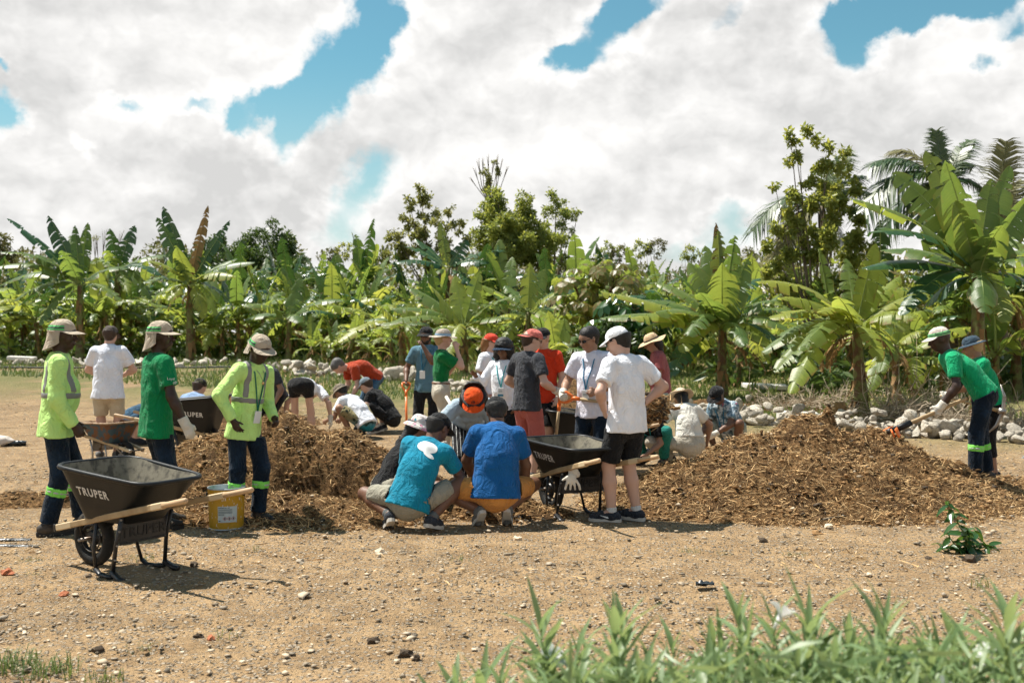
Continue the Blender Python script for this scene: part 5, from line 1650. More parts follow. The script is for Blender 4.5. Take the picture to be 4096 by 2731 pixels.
for i, (label, px, py, r, m) in enumerate([('black lump of earth in the bare soil left of the foreground flowers', 373, 642, .036, 'clod'), ('broken dark clod beside a hollow near the foreground flowers', 405, 656, .042, 'clod'), ('dark flat clod right of the hollow near the foreground flowers', 416, 659, .034, 'clod'),
        ('round brown clod in front of the right mulch pile', 817, 534, .045, 'mulch_bits'), ('dark clod on open soil right of the centre', 763, 541, .04, 'clod'), ('small hole rimmed clod below the green sapling', 971, 562, .06, 'clod'), ('dark clod left of the green sapling', 928, 559, .03, 'clod'), ('orange brick chip on the soil left of the front', 64, 595, .035, 'terracotta'),
        ('orange brick chip in the middle of the bare soil', 211, 639, .03, 'terracotta'), ('rusty orange leaf clump at the left edge', 8, 574, .05, 'terracotta'), ('pale stone on the bare soil below the crouching men', 381, 554, .05, 'pebble'), ('pale grey stone on open soil right of centre', 517, 540, .045, 'pebble'), ('dark stick like clod on the left of the bare soil', 98, 651, .035, 'clod'),
        ('whitish stone at the foot of the right mulch pile', 829, 527, .04, 'pebble'), ('brown stone in the soil right of the front wheelbarrow', 300, 563, .04, 'pebble_dark'), ('dark clod below the shadow of the front wheelbarrow', 194, 565, .04, 'clod'), ('dark clod in the middle of the bare soil left of centre', 198, 637, .03, 'clod'), ('small dark clod near the left grass tuft', 89, 577, .03, 'clod')]):
    p = gpt(px, py, r * .25)
    k = MB().ico((0, 0, 0), (r, r * .8, r * .65), seed=i, jit=.35, sub=2)
    o = k.build('stone' if m.startswith('pebble') else ('brick_chip' if m == 'terracotta' else 'clod'), M[m]); o.location = p; o.rotation_euler = (0, 0, i); tag(o, label, 'stone' if m.startswith('pebble') else ('brick chip' if m == 'terracotta' else 'clod'))
o = MB().tube([(-.16, 0, .01), (-.05, .02, .02), (.03, .01, .045), (.12, .05, .05), (.2, .04, .07)], [.012, .014, .012, .009, .004], 6).tube([(.03, .01, .045), (.05, -.06, .02)], [.008, .004], 5).build('stick', M['bark'], None, True)
o.location = gpt(825, 523); tag(o, 'crooked brown stick at the foot of the right mulch pile', 'stick')
# metal pipe at the right edge
p = P(1022, 461, 15.2)
o = MB().tube([p, p + np.array((.5, .1, .38))], .045, 12).build('pipe', M['pipe'], None, True)
tag(o, 'grey metal pipe end poking in at the right edge', 'pipe')
# a work glove hung over the handle of the middle barrow is built with the people's hands below
# green sapling
def sapling():
    p = gpt(968, 553)
    root = thing('sapling', 'leafy green sapling leaning left on the bare soil at the right', 'sapling', p)
    Y = p[1]
    rr = random.Random(5)
    V, fs = [], []
    n = 6
    for i in range(n):
        t = i / (n - 1); w = .032 * math.sin(math.pi * min(.97, t * .95 + .03)) ** .8
        z = -.055 * t * t
        V += [(t * .14, -w, z + .012), (t * .14, 0, z), (t * .14, w, z + .012)]
    fs = [(i * 3 + c, (i + 1) * 3 + c, (i + 1) * 3 + c + 1, i * 3 + c + 1) for i in range(n - 1) for c in range(2)]
    me = mk_mesh('leaf', V, fs, [M['sapling_leaf']])
    stems = [[(0, 0), (-6, -20), (-18, -38), (-28, -55)], [(0, 0), (-14, -10), (-22, -22)], [(0, 0), (8, -14), (12, -24)], [(0, 0), (-3, -14), (-8, -28)], [(0, 0), (14, -6), (24, -8)], [(0, 0), (-16, -4), (-26, -8)]]
    mb = MB()
    for si, st in enumerate(stems):
        pts = [np.array((dx * Y / F, (si % 3 - 1) * .05 * k, -dy * Y / F)) for k, (dx, dy) in enumerate(st)]
        mb.tube(pts, np.linspace(.009, .003, len(pts)), 5)
        m_ = 20 if si == 0 else 11
        for k in range(m_):
            t = (.15 + .85 * k / (m_ - 1)) * (len(pts) - 1)
            i = min(int(t), len(pts) - 2)
            q = pts[i] + (pts[i + 1] - pts[i]) * (t - i)
            o = link('leaf', me, root)
            o.location = q; o.rotation_euler = (rr.uniform(-.6, .6), rr.uniform(-.5, .5), k * 2.4 + rr.uniform(-.4, .4)); s = rr.uniform(.55, 1.0) * (1 if k < m_ - 2 else .6); o.scale = (s, s, s)
    mb.build('stem', M['weed_stem'], root, True)
    o = MB().tube([p + (.08, 0, .02), p + (.2, -.02, .04), p + (.3, .03, .03), p + (.42, 0, .05)], [.007, .007, .005, .003], 5).build('twig', M['wood_end']); tag(o, 'thin dry twig lying right of the sapling', 'twig')
sapling()
# ================================================================== PEOPLE: implicit surfaces meshed with surface nets
from mathutils.bvhtree import BVHTree
def surfnets(D, org, h):
    s = D < 0
    nx, ny, nz = D.shape
    cnt = np.zeros((nx - 1, ny - 1, nz - 1), np.int8)
    for i in (0, 1):
        for j in (0, 1):
            for k in (0, 1):
                cnt += s[i:nx - 1 + i, j:ny - 1 + j, k:nz - 1 + k]
    idx = np.argwhere((cnt > 0) & (cnt < 8))
    if len(idx) == 0: return np.zeros((0, 3)), np.zeros((0, 4), int)
    ids = np.full(cnt.shape, -1, np.int64)
    ids[tuple(idx.T)] = np.arange(len(idx))
    acc = np.zeros((len(idx), 3)); num = np.zeros(len(idx))
    cs = [(i, j, k) for i in (0, 1) for j in (0, 1) for k in (0, 1)]
    for a in cs:
        for ax in range(3):
            if a[ax] == 1: continue
            b = list(a); b[ax] = 1
            da = D[idx[:, 0] + a[0], idx[:, 1] + a[1], idx[:, 2] + a[2]]
            db = D[idx[:, 0] + b[0], idx[:, 1] + b[1], idx[:, 2] + b[2]]
            m_ = (da < 0) != (db < 0)
            t = np.where(m_, da / np.where(m_, da - db, 1), 0)
            p = np.array(a, float)[None] + np.zeros((len(idx), 3)); p[:, ax] += t
            acc += p * m_[:, None]; num += m_
    V = org + h * (idx + acc / num[:, None])
    Q = []
    for ax in range(3):
        o1, o2 = [q for q in range(3) if q != ax]
        sl0 = [slice(1, -1)] * 3; sl0[ax] = slice(0, -1)
        sl1 = [slice(1, -1)] * 3; sl1[ax] = slice(1, None)
        a, b = s[tuple(sl0)], s[tuple(sl1)]
        e = np.argwhere(a != b)
        if len(e) == 0: continue
        inside = a[tuple(e.T)]
        e = e.copy(); e[:, o1] += 1; e[:, o2] += 1
        def cell(d1, d2):
            q = e.copy(); q[:, o1] -= d1; q[:, o2] -= d2
            return ids[q[:, 0], q[:, 1], q[:, 2]]
        q = np.stack([cell(1, 1), cell(0, 1), cell(0, 0), cell(1, 0)], 1)
        flip = inside if ax != 1 else ~inside
        q = np.where(flip[:, None], q, q[:, ::-1])
        Q.append(q)
    Q = np.concatenate(Q)
    return V, Q[(Q >= 0).all(1)]
def nz_(v):
    v = np.asarray(v, float); return v / (np.linalg.norm(v) + 1e-12)
def prim(a, b, ra, rb=None, k=.03, ax=None, fl=1.0, cap=(0, 0), op=1):
    return dict(a=np.asarray(a, float), b=np.asarray(b, float), ra=ra, rb=ra if rb is None else rb, k=k, ax=None if ax is None else nz_(ax), fl=fl, cap=cap, op=op)
def field(prims, h, pad=0.0, grid=None):
    lo = np.min([np.minimum(p['a'], p['b']) - max(p['ra'], p['rb']) for p in prims if p['op'] > 0], axis=0) - 3 * h - pad
    hi = np.max([np.maximum(p['a'], p['b']) + max(p['ra'], p['rb']) for p in prims if p['op'] > 0], axis=0) + 3 * h + pad
    n = np.ceil((hi - lo) / h).astype(int) + 1
    if grid is not None:
        lo, n = grid
    ax = [lo[q] + h * np.arange(n[q]) for q in range(3)]
    D = np.full(n, .5, np.float32)
    for p in prims:
        R_ = max(p['ra'], p['rb']) + p['k'] + 3 * h
        l = np.minimum(p['a'], p['b']) - R_; u = np.maximum(p['a'], p['b']) + R_
        i0 = np.clip(((l - lo) / h).astype(int), 0, n); i1 = np.clip(((u - lo) / h).astype(int) + 2, 0, n)
        if (i1 <= i0).any(): continue
        X = (ax[0][i0[0]:i1[0]] - p['a'][0])[:, None, None]; Y = (ax[1][i0[1]:i1[1]] - p['a'][1])[None, :, None]; Z = (ax[2][i0[2]:i1[2]] - p['a'][2])[None, None, :]
        ba = p['b'] - p['a']
        capd = None
        L = np.linalg.norm(ba)
        if any(p['cap']) and L > 0:
            u_ = ba / L
            al = X * u_[0] + Y * u_[1] + Z * u_[2]
            if p['cap'][1]: capd = al - L
            if p['cap'][0]: capd = -al if capd is None else np.maximum(capd, -al)
        sc = 1.0
        if p['ax'] is not None and p['fl'] != 1.0:
            q = p['ax']; g_ = 1 / p['fl'] - 1
            dt = (X * q[0] + Y * q[1] + Z * q[2]) * g_
            X, Y, Z = X + dt * q[0], Y + dt * q[1], Z + dt * q[2]
            ba = ba + q * np.dot(ba, q) * g_
            sc = min(1.0, p['fl'] * 1.15)
        bb = np.dot(ba, ba)
        t = (X * ba[0] + Y * ba[1] + Z * ba[2]) / bb if bb > 1e-12 else np.zeros((1, 1, 1))
        t = np.clip(t, -9 if p['cap'][0] else 0, 9 if p['cap'][1] else 1)
        d = np.sqrt((X - ba[0] * t) ** 2 + (Y - ba[1] * t) ** 2 + (Z - ba[2] * t) ** 2) - (p['ra'] + (p['rb'] - p['ra']) * np.clip(t, 0, 1))
        d = d * sc
        if capd is not None: d = np.maximum(d, capd)
        sl = tuple(slice(i0[q], i1[q]) for q in range(3))
        o = D[sl]
        if p['op'] > 0:
            hh = np.maximum(p['k'] - np.abs(o - d), 0) / p['k']
            D[sl] = np.minimum(o, d) - hh * hh * p['k'] * .25
        else:
            hh = np.maximum(p['k'] - np.abs(-o - d), 0) / p['k']
            D[sl] = -(np.minimum(-o, d) - hh * hh * p['k'] * .25)
    return D, lo, ax
def wrinkle(D, ax, amp, seed, freq=9.0, st=(1, 1, .6), lim=.03):
    i = np.argwhere(np.abs(D) < lim)
    x, y, z = ax[0][i[:, 0]], ax[1][i[:, 1]], ax[2][i[:, 2]]
    wx = vnoise(x * 5, y * 5, z * 5, seed) * 1.2; wz = vnoise(x * 5, y * 5, z * 5, seed + 1) * 1.2
    n = vnoise(x * freq * st[0] + wx, y * freq * st[1] + wz, z * freq * st[2] + wx, seed + 2)
    n2 = vnoise(x * freq * 2.1 + wz, y * freq * 2.1, z * freq * 1.6 + wx, seed + 3)
    v = (1 - np.abs(2 * n - 1)) * .7 + (1 - np.abs(2 * n2 - 1)) * .4 - .6
    D[tuple(i.T)] -= amp * v
    return D
def smesh(name, D, lo, h, m, parent):
    V, Fq = surfnets(D, lo, h)
    if len(Fq) == 0: return None
    return link(name, mk_mesh(name, V, Fq, [m]), parent)
def rot(ax, d):
    return np.array(Matrix.Rotation(RD(d), 3, ax))
def ik(a, c, l1, l2, pole):
    a, c = np.asarray(a, float), np.asarray(c, float)
    d = c - a; L = np.linalg.norm(d)
    mx = (l1 + l2) * .995
    if L > mx: c = a + d / L * mx; d = c - a; L = mx
    u = d / L
    x = (l1 * l1 - l2 * l2 + L * L) / (2 * L)
    hgt_ = math.sqrt(max(0, l1 * l1 - x * x))
    p = np.asarray(pole, float); p = p - u * np.dot(p, u)
    return a + u * x + nz_(p) * hgt_, c

def build_hat(kind, root, c, Rh, s, m, band=None, seed=0, flap=None, brim=None, fwd=0, name=None, drop=None, dh=None, bandz=(.036, .062)):
    nA = 40
    rr = np.random.RandomState(seed)
    dh = dh or {'cap': .088, 'flap': .094, 'bucket': .085, 'sun': .095, 'wide': .10, 'visor': .05, 'beanie': .10}[kind]
    bl = brim or {'cap': .075, 'flap': .078, 'bucket': .055, 'sun': .085, 'wide': .12, 'visor': .085, 'beanie': .006}[kind]
    dp = drop if drop is not None else {'cap': .022, 'flap': .018, 'bucket': .045, 'sun': .012, 'wide': .02, 'visor': .02, 'beanie': .0}[kind]
    z0 = .036
    A, B = .096, .106
    rings = []
    steps = [1.57, 1.3, 1.05, .8, .55, .3, .12, 0]
    if kind == 'visor': steps = [.55, .3, .1, 0]
    pw = .62 if kind in ('wide', 'sun', 'bucket') else .85
    an = np.linspace(0, 2 * math.pi, nA, endpoint=False)        # 0 = front
    for a in steps:
        r = max(math.cos(a), 0) ** pw
        if a == 1.57: r = .02
        rings.append(np.stack([A * r * np.sin(an), B * r * np.cos(an) - .008, z0 + dh * math.sin(a) + .0015 * rr.randn(nA)], 1))
    th = np.abs(((an + math.pi) % (2 * math.pi)) - math.pi)
    if kind in ('cap', 'flap', 'visor'):
        w = np.clip(1 - (th / RD(68 if kind != 'visor' else 85)) ** 2.6, 0, 1) ** .7
        if kind == 'flap': w = np.maximum(w, .12)
        ln = bl * w
    else:
        ln = np.full(nA, bl) * (1 + .05 * np.sin(an * 2 + seed)); w = np.ones(nA)
    wav = (.10 * np.sin(an * 3 + seed) + .06 * np.sin(an * 5 + 2 * seed)) * bl if kind in ('wide', 'sun') else 0
    curve = .35 if kind in ('cap', 'flap', 'visor') else 0
    for f in (.35, .7, 1.0):
        rings.append(np.stack([(A + ln * f * .92) * np.sin(an), (B + ln * f) * np.cos(an) - .008, z0 - dp * f ** 1.3 * np.where(w > 0, w, 0) - curve * (ln * f) * (np.sin(an) ** 2) + wav * f], 1))
    under = [r - (0, 0, .004) for r in rings[::-1]][:4]
    under[-1] = under[-1] * (.97, .97, 1)
    allr = rings + under
    V = np.concatenate(allr)
    V = V @ rot('Z', fwd).T
    V = np.asarray(c) + s * V @ Rh.T
    n = len(allr)
    fs = [(i * nA + k, (i + 1) * nA + k, (i + 1) * nA + (k + 1) % nA, i * nA + (k + 1) % nA) for i in range(n - 1) for k in range(nA)]
    if kind != 'visor': fs.append(tuple(range(nA)))
    o = MB().add(V, fs).build(name or {'cap': 'cap', 'flap': 'cap', 'bucket': 'bucket_hat', 'sun': 'sun_hat', 'wide': 'straw_hat', 'visor': 'visor', 'beanie': 'cap'}[kind], m, root, True)
    auto_smooth(o, 55)
    def place(P_):
        return np.asarray(c) + s * (np.asarray(P_) @ rot('Z', fwd).T) @ Rh.T
    if band is not None:
        for q, (za, zb, mm, sel) in enumerate(band):
            Vb, fb = [], []
            kk = [k for k in range(nA + 1) if sel(th[k % nA])]
            for k in range(nA):
                if not sel(th[k]): continue
                b = len(Vb)
                for j in (k, k + 1):
                    a = an[j % nA]
                    for z in (za, zb):
                        t = math.asin(min(1, (z - z0) / dh)); r = math.cos(t) ** pw * 1.025 + .012
                        Vb.append((A * r * math.sin(a), B * r * math.cos(a) - .008, z))
                fb.append((b, b + 1, b + 3, b + 2))
            if fb: MB().add(place(Vb), fb).build('hat_band', mm, o, True)
    if flap is not None:
        ks = [k for k in range(nA) if th[k] > RD(72)]
        ks = sorted(ks, key=lambda k: an[k])
        Vb = []
        for f in np.linspace(0, 1, 6):
            for k in ks:
                a = an[k]; e = math.sin((th[k] - RD(72)) / (math.pi - RD(72)) * math.pi / 2) ** .5
                Vb.append(((A + .004 + .016 * f + .006 * math.sin(k * 1.3 + f * 3)) * math.sin(a), (B + .006 + .034 * f * f) * math.cos(a) - .008, z0 + .004 - flap * f * (.35 + .65 * e)))
        m_ = len(ks)
        fb = [(i * m_ + k, i * m_ + k + 1, (i + 1) * m_ + k + 1, (i + 1) * m_ + k) for i in range(5) for k in range(m_ - 1)]
        n_ = len(Vb); Vb += [(x * .97, y * .97, z) for x, y, z in Vb]; fb += [tuple(n_ + q for q in f[::-1]) for f in fb]
        MB().add(place(Vb), fb).build('neck_flap', m, o, True)
    return o

def person(label, px, Y, rz, H=1.75, skin='skin_fair', pel=(0, 0, .95), p1=0, p2=0, roll=0, tw=0, ptw=0, head=(0, 0, 0), neck=0, fat=1.0, fem=False,
           fL=(-.11, 0, 0, 8, 0), fR=(.11, 0, 0, -8, 0), poleL=None, poleR=None, hL=(-.06, .06, -.53), hR=(.06, .06, -.53), eL=(-.5, -1, 0), eR=(.5, -1, 0), curlL=.25, curlR=.25, nL=None, nR=None,
           top=None, sleeve='short', hem=.12, topname='shirt', collar=False, bottom=None, legs='long', legt=.95, botname='trousers', waist=.11, shoe='sole_dark', upper=None, sole='sole_dark',
           gloves='', hat=None, hair=None, longhair=0, curly=False, glasses=None, hivis=False, kneeband=None, lanyard=None, zoff=0.0, h=None, seed=0, beard=False, wr=.017, tuck=False, dx=0, eyes=True, sock=None):
    x = at(px, Y)
    root = thing('person', label, 'person', (x, Y, gz(x, Y) + zoff), RD(rz))
    s = H / 1.75
    h = h or (.0115 if Y < 11.2 else .0150 if Y < 14 else .0185)
    A = np.array
    Pp = A(pel) * s
    def updir(p, r): return nz_((math.sin(RD(r)), math.sin(RD(p)), math.cos(RD(p)) * math.cos(RD(r))))
    u1, u2 = updir(p1, roll), updir(p2, roll)
    r1 = rot('Z', ptw) @ A((1., 0, 0)); r1 = nz_(r1 - u1 * np.dot(r1, u1))
    r2 = rot('Z', ptw) @ A((1., 0, 0)); r2 = nz_(r2 - u2 * np.dot(r2, u2))
    r2 = np.array(Matrix.Rotation(RD(tw), 3, Vector(u2))) @ r2
    f1, f2 = np.cross(u1, r1), np.cross(u2, r2)
    mid = Pp + u1 * .24 * s
    N = mid + u2 * .27 * s
    sw = (.155 if fem else .172) * s
    SL, SR = N - u2 * .055 * s - r2 * sw, N - u2 * .055 * s + r2 * sw
    nd = updir(p2 * .75 + neck, roll)
    Rh = rot('Z', head[0]) @ rot('X', -head[1]) @ rot('Y', head[2])
    Hc = N + nd * .085 * s + Rh @ A((0, .02, .09)) * s
    hw = (.10 if fem else .095) * s
    HL, HR = Pp - r1 * hw - u1 * .03 * s, Pp + r1 * hw - u1 * .03 * s
    W, E, K, AN, FT = {}, {}, {}, {}, {}
    for sd, S, ho, ep in (('L', SL, hL, eL), ('R', SR, hR, eR)):
        e, w = ik(S, S + A(ho) * s, .29 * s, .25 * s, ep)
        E[sd], W[sd] = e, w
    for sd, Hj, ft, pol in (('L', HL, fL, poleL), ('R', HR, fR, poleR)):
        fx, fy, fz, yaw, pit = ft
        fwd = A((-math.sin(RD(yaw)), math.cos(RD(yaw)), 0)); lat = A((math.cos(RD(yaw)), math.sin(RD(yaw)), 0))
        o = A((fx, fy, fz)) * s
        def fp(a, b, l=0, o=o, fwd=fwd, lat=lat, pit=pit):
            if a < .13:
                ra = a - .13
                a2 = .13 + ra * math.cos(RD(pit)) + b * math.sin(RD(pit)); b2 = -ra * math.sin(RD(pit)) + b * math.cos(RD(pit))
            else:
                a2, b2 = a, b
            return o + s * (fwd * a2 + lat * l + A((0, 0, b2)))
        FT[sd] = fp
        pl = A(pol) if pol is not None else fwd * 1.0 + A((0, 0, .15))
        K[sd], AN[sd] = ik(Hj, fp(0, .085), .43 * s, .42 * s, pl)
    S_ = {'L': SL, 'R': SR}; Hj_ = {'L': HL, 'R': HR}
    fm = fat
    # ---------------- body
    B = [prim(Hj_['L'], Hj_['R'], .062 * s * fm, ax=f1, fl=.95), prim(Pp, mid, .128 * s * fm, .122 * s * fm, .05, f1, .74), prim(mid, N - u2 * .11 * s, .130 * s * fm, .125 * s * fm, .05, f2, .70),
         prim(SL * .9 + SR * .1, SR * .9 + SL * .1, .052 * s, k=.05), prim(N - u2 * .05 * s, N + (Hc - N) * .55, .060 * s * (.9 if fem else 1), .054 * s * (.9 if fem else 1), .035)]
    am = .92 if fem else 1.0
    hands = {}
    for sd in 'LR':
        B += [prim(S_[sd], E[sd], .051 * s * am * (fm * .5 + .5), .041 * s * am, .035), prim(E[sd], E[sd] * .7 + W[sd] * .3, .042 * s * am, .043 * s * am, .03), prim(E[sd] * .7 + W[sd] * .3, W[sd], .043 * s * am, .028 * s * am, .03),
              prim(Hj_[sd], K[sd], .062 * s * (fm * .5 + .5), .056 * s, .05), prim(K[sd], K[sd] * .65 + AN[sd] * .35, .058 * s, .060 * s, .03), prim(K[sd] * .65 + AN[sd] * .35, AN[sd], .060 * s, .038 * s, .03),
              prim(AN[sd], FT[sd](.12, .045), .038 * s, .034 * s, .03)]
        d = nz_(W[sd] - E[sd])
        side_in = r2 if sd == 'L' else -r2
        n0 = (nL if sd == 'L' else nR)
        n0 = A(n0) if n0 is not None else side_in * 1.0
        pn = nz_(n0 - d * np.dot(n0, d)); lt = np.cross(d, pn)           # across the palm
        th_sg = 1 if np.dot(lt, f2 + A((0, 0, .2))) > 0 else -1
        lt = lt * th_sg                                                 # thumb side
        c = curlL if sd == 'L' else curlR
        hp = []
        w0 = W[sd]
        hp.append(prim(w0 - d * .01 * s, w0 + d * .075 * s, .030 * s, .038 * s, .015, pn, .5))
        for fi, (lo_, ln) in enumerate(((.030, .068), (.010, .076), (-.010, .070), (-.029, .055))):
            kb = w0 + (d * (.080 - .004 * abs(fi - 1)) + lt * lo_ * 1.05) * s
            a1, a2 = c * 1.25, c * 2.6
            d1 = d * math.cos(a1) + pn * math.sin(a1) + lt * lo_ * 1.2; d2 = d * math.cos(a2) + pn * math.sin(a2)
            k2 = kb + nz_(d1) * ln * .5 * s; k3 = k2 + nz_(d2) * ln * .52 * s
            hp += [prim(kb - d * .015 * s, k2, .0098 * s, .0090 * s, .006), prim(k2, k3, .0090 * s, .0078 * s, .006)]
        tb = w0 + (d * .025 + lt * .026) * s
        t1 = tb + nz_(d * .7 + lt * .65 + pn * .25) * .042 * s; t2 = t1 + nz_(d * .8 + lt * .2 + pn * (.3 + c)) * .034 * s
        hp += [prim(tb, t1, .0125 * s, .0108 * s, .012), prim(t1, t2, .0108 * s, .009 * s, .006)]
        hands[sd] = hp
        if sd not in gloves: B += hp
    hd = lambda q: Hc + s * (Rh @ A(q))
    fx_, ux = Rh @ A((0, 1., 0)), Rh @ A((1., 0, 0))
    jw = .92 if fem else 1.0
    B += [prim(hd((0, -.030, .022)), hd((0, .018, .026)), .083 * s, .086 * s, .03, ux, .92), prim(hd((0, .030, -.005)), hd((0, .042, -.070)), .066 * s * jw, .046 * s * jw, .03), prim(hd((-.014, .058, -.094)), hd((.014, .058, -.094)), .024 * s * jw, k=.025),
          prim(hd((0, -.02, -.03)), hd((0, -.03, -.09)), .055 * s, .05 * s, .03),
          prim(hd((0, .096, .004)), hd((0, .119, -.032)), .009 * s, .0145 * s, .012), prim(hd((-.013, .108, -.036)), hd((.013, .108, -.036)), .010 * s, k=.008),
          prim(hd((-.036, .086, .022)), hd((.036, .086, .022)), .013 * s, k=.015), prim(hd((-.043, .066, -.030)), hd((-.040, .06, -.045)), .024 * s, k=.02), prim(hd((.043, .066, -.030)), hd((.040, .06, -.045)), .024 * s, k=.02),
          prim(hd((-.018, .094, -.060)), hd((.018, .094, -.060)), .0105 * s, k=.008), prim(hd((-.014, .093, -.073)), hd((.014, .093, -.073)), .0105 * s, k=.008),
          prim(hd((-.082, -.004, .008)), hd((-.080, .0, -.028)), .021 * s, .014 * s, .008, ux, .5), prim(hd((.082, -.004, .008)), hd((.080, .0, -.028)), .021 * s, .014 * s, .008, ux, .5),
          prim(hd((-.033, .104, .002)), hd((-.030, .104, .002)), .016 * s, k=.012, op=-1), prim(hd((.033, .104, .002)), hd((.030, .104, .002)), .016 * s, k=.012, op=-1),
          prim(hd((-.03, .112, -.0665)), hd((.03, .112, -.0665)), .0065 * s, k=.006, op=-1)]
    D, lo, ax = field(B, h)
    body = smesh('body', D, lo, h, M[skin], root)
    if eyes and glasses is None and Y < 17:
        for sx in (-1, 1):
            e = MB().ico(hd((sx * .032, .083, .002)), .0125 * s, 0, sub=2).build('eye', M['eye'], root, True)
            MB().ico(hd((sx * .032, .0905, .002)), .0072 * s, 0, sub=2).build('iris', M['iris'], e, True)
    if beard:
        Db, lob, axb = field([prim(hd((0, .040, -.060)), hd((0, .045, -.088)), .056 * s, .046 * s, .02), prim(hd((-.05, .02, -.05)), hd((-.02, .06, -.09)), .030 * s, k=.02), prim(hd((.05, .02, -.05)), hd((.02, .06, -.09)), .030 * s, k=.02), prim(hd((-.03, .12, -.03)), hd((.03, .12, -.03)), .035 * s, k=.01, op=-1), prim(hd((-.012, .11, -.066)), hd((.012, .11, -.066)), .012 * s, k=.006, op=-1)], .008)
        smesh('beard', Db, lob, .008, M['hair_black'], root)
    # ---------------- gloves
    for sd in gloves:
        gp = [dict(p, ra=p['ra'] + .0035, rb=p['rb'] + .0035) for p in hands[sd]]
        d = nz_(W[sd] - E[sd])
        gp.append(prim(W[sd] - d * .055 * s, W[sd] + d * .02 * s, .043 * s, .038 * s, .015, cap=(1, 0)))
        Dg, lg, ag = field(gp, .0075)
        wrinkle(Dg, ag, .003, seed + 40, 22)
        smesh('glove', Dg, lg, .0075, M['glove'], root)
    # ---------------- upper garment
    topD = None
    if top is not None:
        hb = Pp - u1 * hem * s
        wv = (.142 if fem else .152) * s * fm
        T = [prim(hb, mid, (wv * 1.0 + .042 * s) if not tuck else wv * .95, wv * .96, .05, f1, .70, (1, 0)), prim(mid, N - u2 * .11 * s, wv * .98, (.150 if not fem else .138) * s * (fm * .6 + .4), .05, f2, .72), prim(SL * .86 + SR * .14, SR * .86 + SL * .14, .066 * s, k=.05),
             prim(N - u2 * .07 * s, N + u2 * (.035 if collar else .018) * s, .10 * s, .068 * s, .03, cap=(0, 1))]
        if fem:
            for q in (-1, 1): T.append(prim(mid + u2 * .09 * s + r2 * q * .065 * s + f2 * .085 * s, mid + u2 * .10 * s + r2 * q * .065 * s + f2 * .09 * s, .062 * s, k=.05))
        if fat > 1.04: T.append(prim(mid - u1 * .1 * s + f1 * .05 * s, mid + f1 * .05 * s, .12 * s * fm, k=.06))
        for sd in 'LR':
            if sleeve == 'long': T += [prim(S_[sd], E[sd], .069 * s, .060 * s, .04), prim(E[sd], W[sd], .060 * s, .046 * s, .03, cap=(0, 1))]
            elif sleeve == 'short':
                q = S_[sd] + (E[sd] - S_[sd]) * .68
                T.append(prim(S_[sd], q, .073 * s * (fm * .5 + .5), .070 * s * (fm * .5 + .5), .04, cap=(0, 1)))
            else:
                q = S_[sd] + (E[sd] - S_[sd]) * .28
                T.append(prim(S_[sd], q, .070 * s, .066 * s, .04, cap=(0, 1)))
        D, lo, ax = field(T, h, .01)
        wrinkle(D, ax, wr, seed, 8.5, (1, 1, .65))
        topD = (D, lo, ax)
        to = smesh(topname, D, lo, h, top, root)
        gx, gy, gz_3 = np.meshgrid(*ax, indexing='ij', sparse=True)
        if hivis:
            def along_(u, c): return gx * u[0] + gy * u[1] + gz_3 * u[2] - np.dot(u, c)
            wline = along_(u1, mid - u1 * .05 * s)
            xr = along_(r2, mid)
            tor = np.abs(xr) - .165 * s
            Db = np.maximum(np.maximum(D - .004, np.abs(wline) - .026 * s), tor)
            smesh('reflective_band', Db, lo, h, M['reflect'], to)
            # upright tapes over both shoulders
            Dv = np.maximum(np.maximum(D - .004, np.abs(np.abs(xr) - .105 * s) - .024 * s), -(wline - .026 * s))
            smesh('reflective_band', Dv, lo, h, M['reflect'], to)
    # ---------------- lower garment
    if bottom is not None:
        hv = 1.06 if fem else 1.0
        Bt = [prim(Pp + u1 * waist * s, Pp - u1 * .05 * s, .138 * s * fm * hv, .145 * s * fm * hv, .04, f1, .80, (1, 0)), prim(HL, HR, .092 * s * fm, k=.04)]
        for sd in 'LR':
            if legs == 'long':
                al = .45 if False else 1.0
                en = K[sd] + (AN[sd] - K[sd]) * legt
                Bt += [prim(Hj_[sd], K[sd], .096 * s * (fm * .5 + .5), .074 * s, .04), prim(K[sd], en, .076 * s, .068 * s, .03, cap=(0, 1))]
            else:
                en = Hj_[sd] + (K[sd] - Hj_[sd]) * legt
                Bt += [prim(Hj_[sd], en, .099 * s * (fm * .5 + .5), .090 * s if legs == 'shorts' else .082 * s, .04, cap=(0, 1))]
        D, lo, ax = field(Bt, h, .01)
        wrinkle(D, ax, wr * .9, seed + 10, 7.5)
        if top is not None and not tuck:
            T2 = [dict(q) for q in T]
            T2[0]['a'] = T2[0]['a'] + u1 * .035 * s
            Dt, _, _ = field(T2, h, grid=(lo, np.array(D.shape)))
            D = np.maximum(D, .006 - Dt)
            if min(np.dot(Hj_[q] - K[q], u1) for q in 'LR') > .25 * s:      # upright: nothing of the trousers shows above the hem
                gx, gy, gz_3 = np.meshgrid(*ax, indexing='ij', sparse=True)
                al = gx * u1[0] + gy * u1[1] + gz_3 * u1[2] - np.dot(u1, hb)
                D = np.maximum(D, np.minimum(al - .03 * s, .6))
        bo = smesh(botname, D, lo, h, bottom, root)
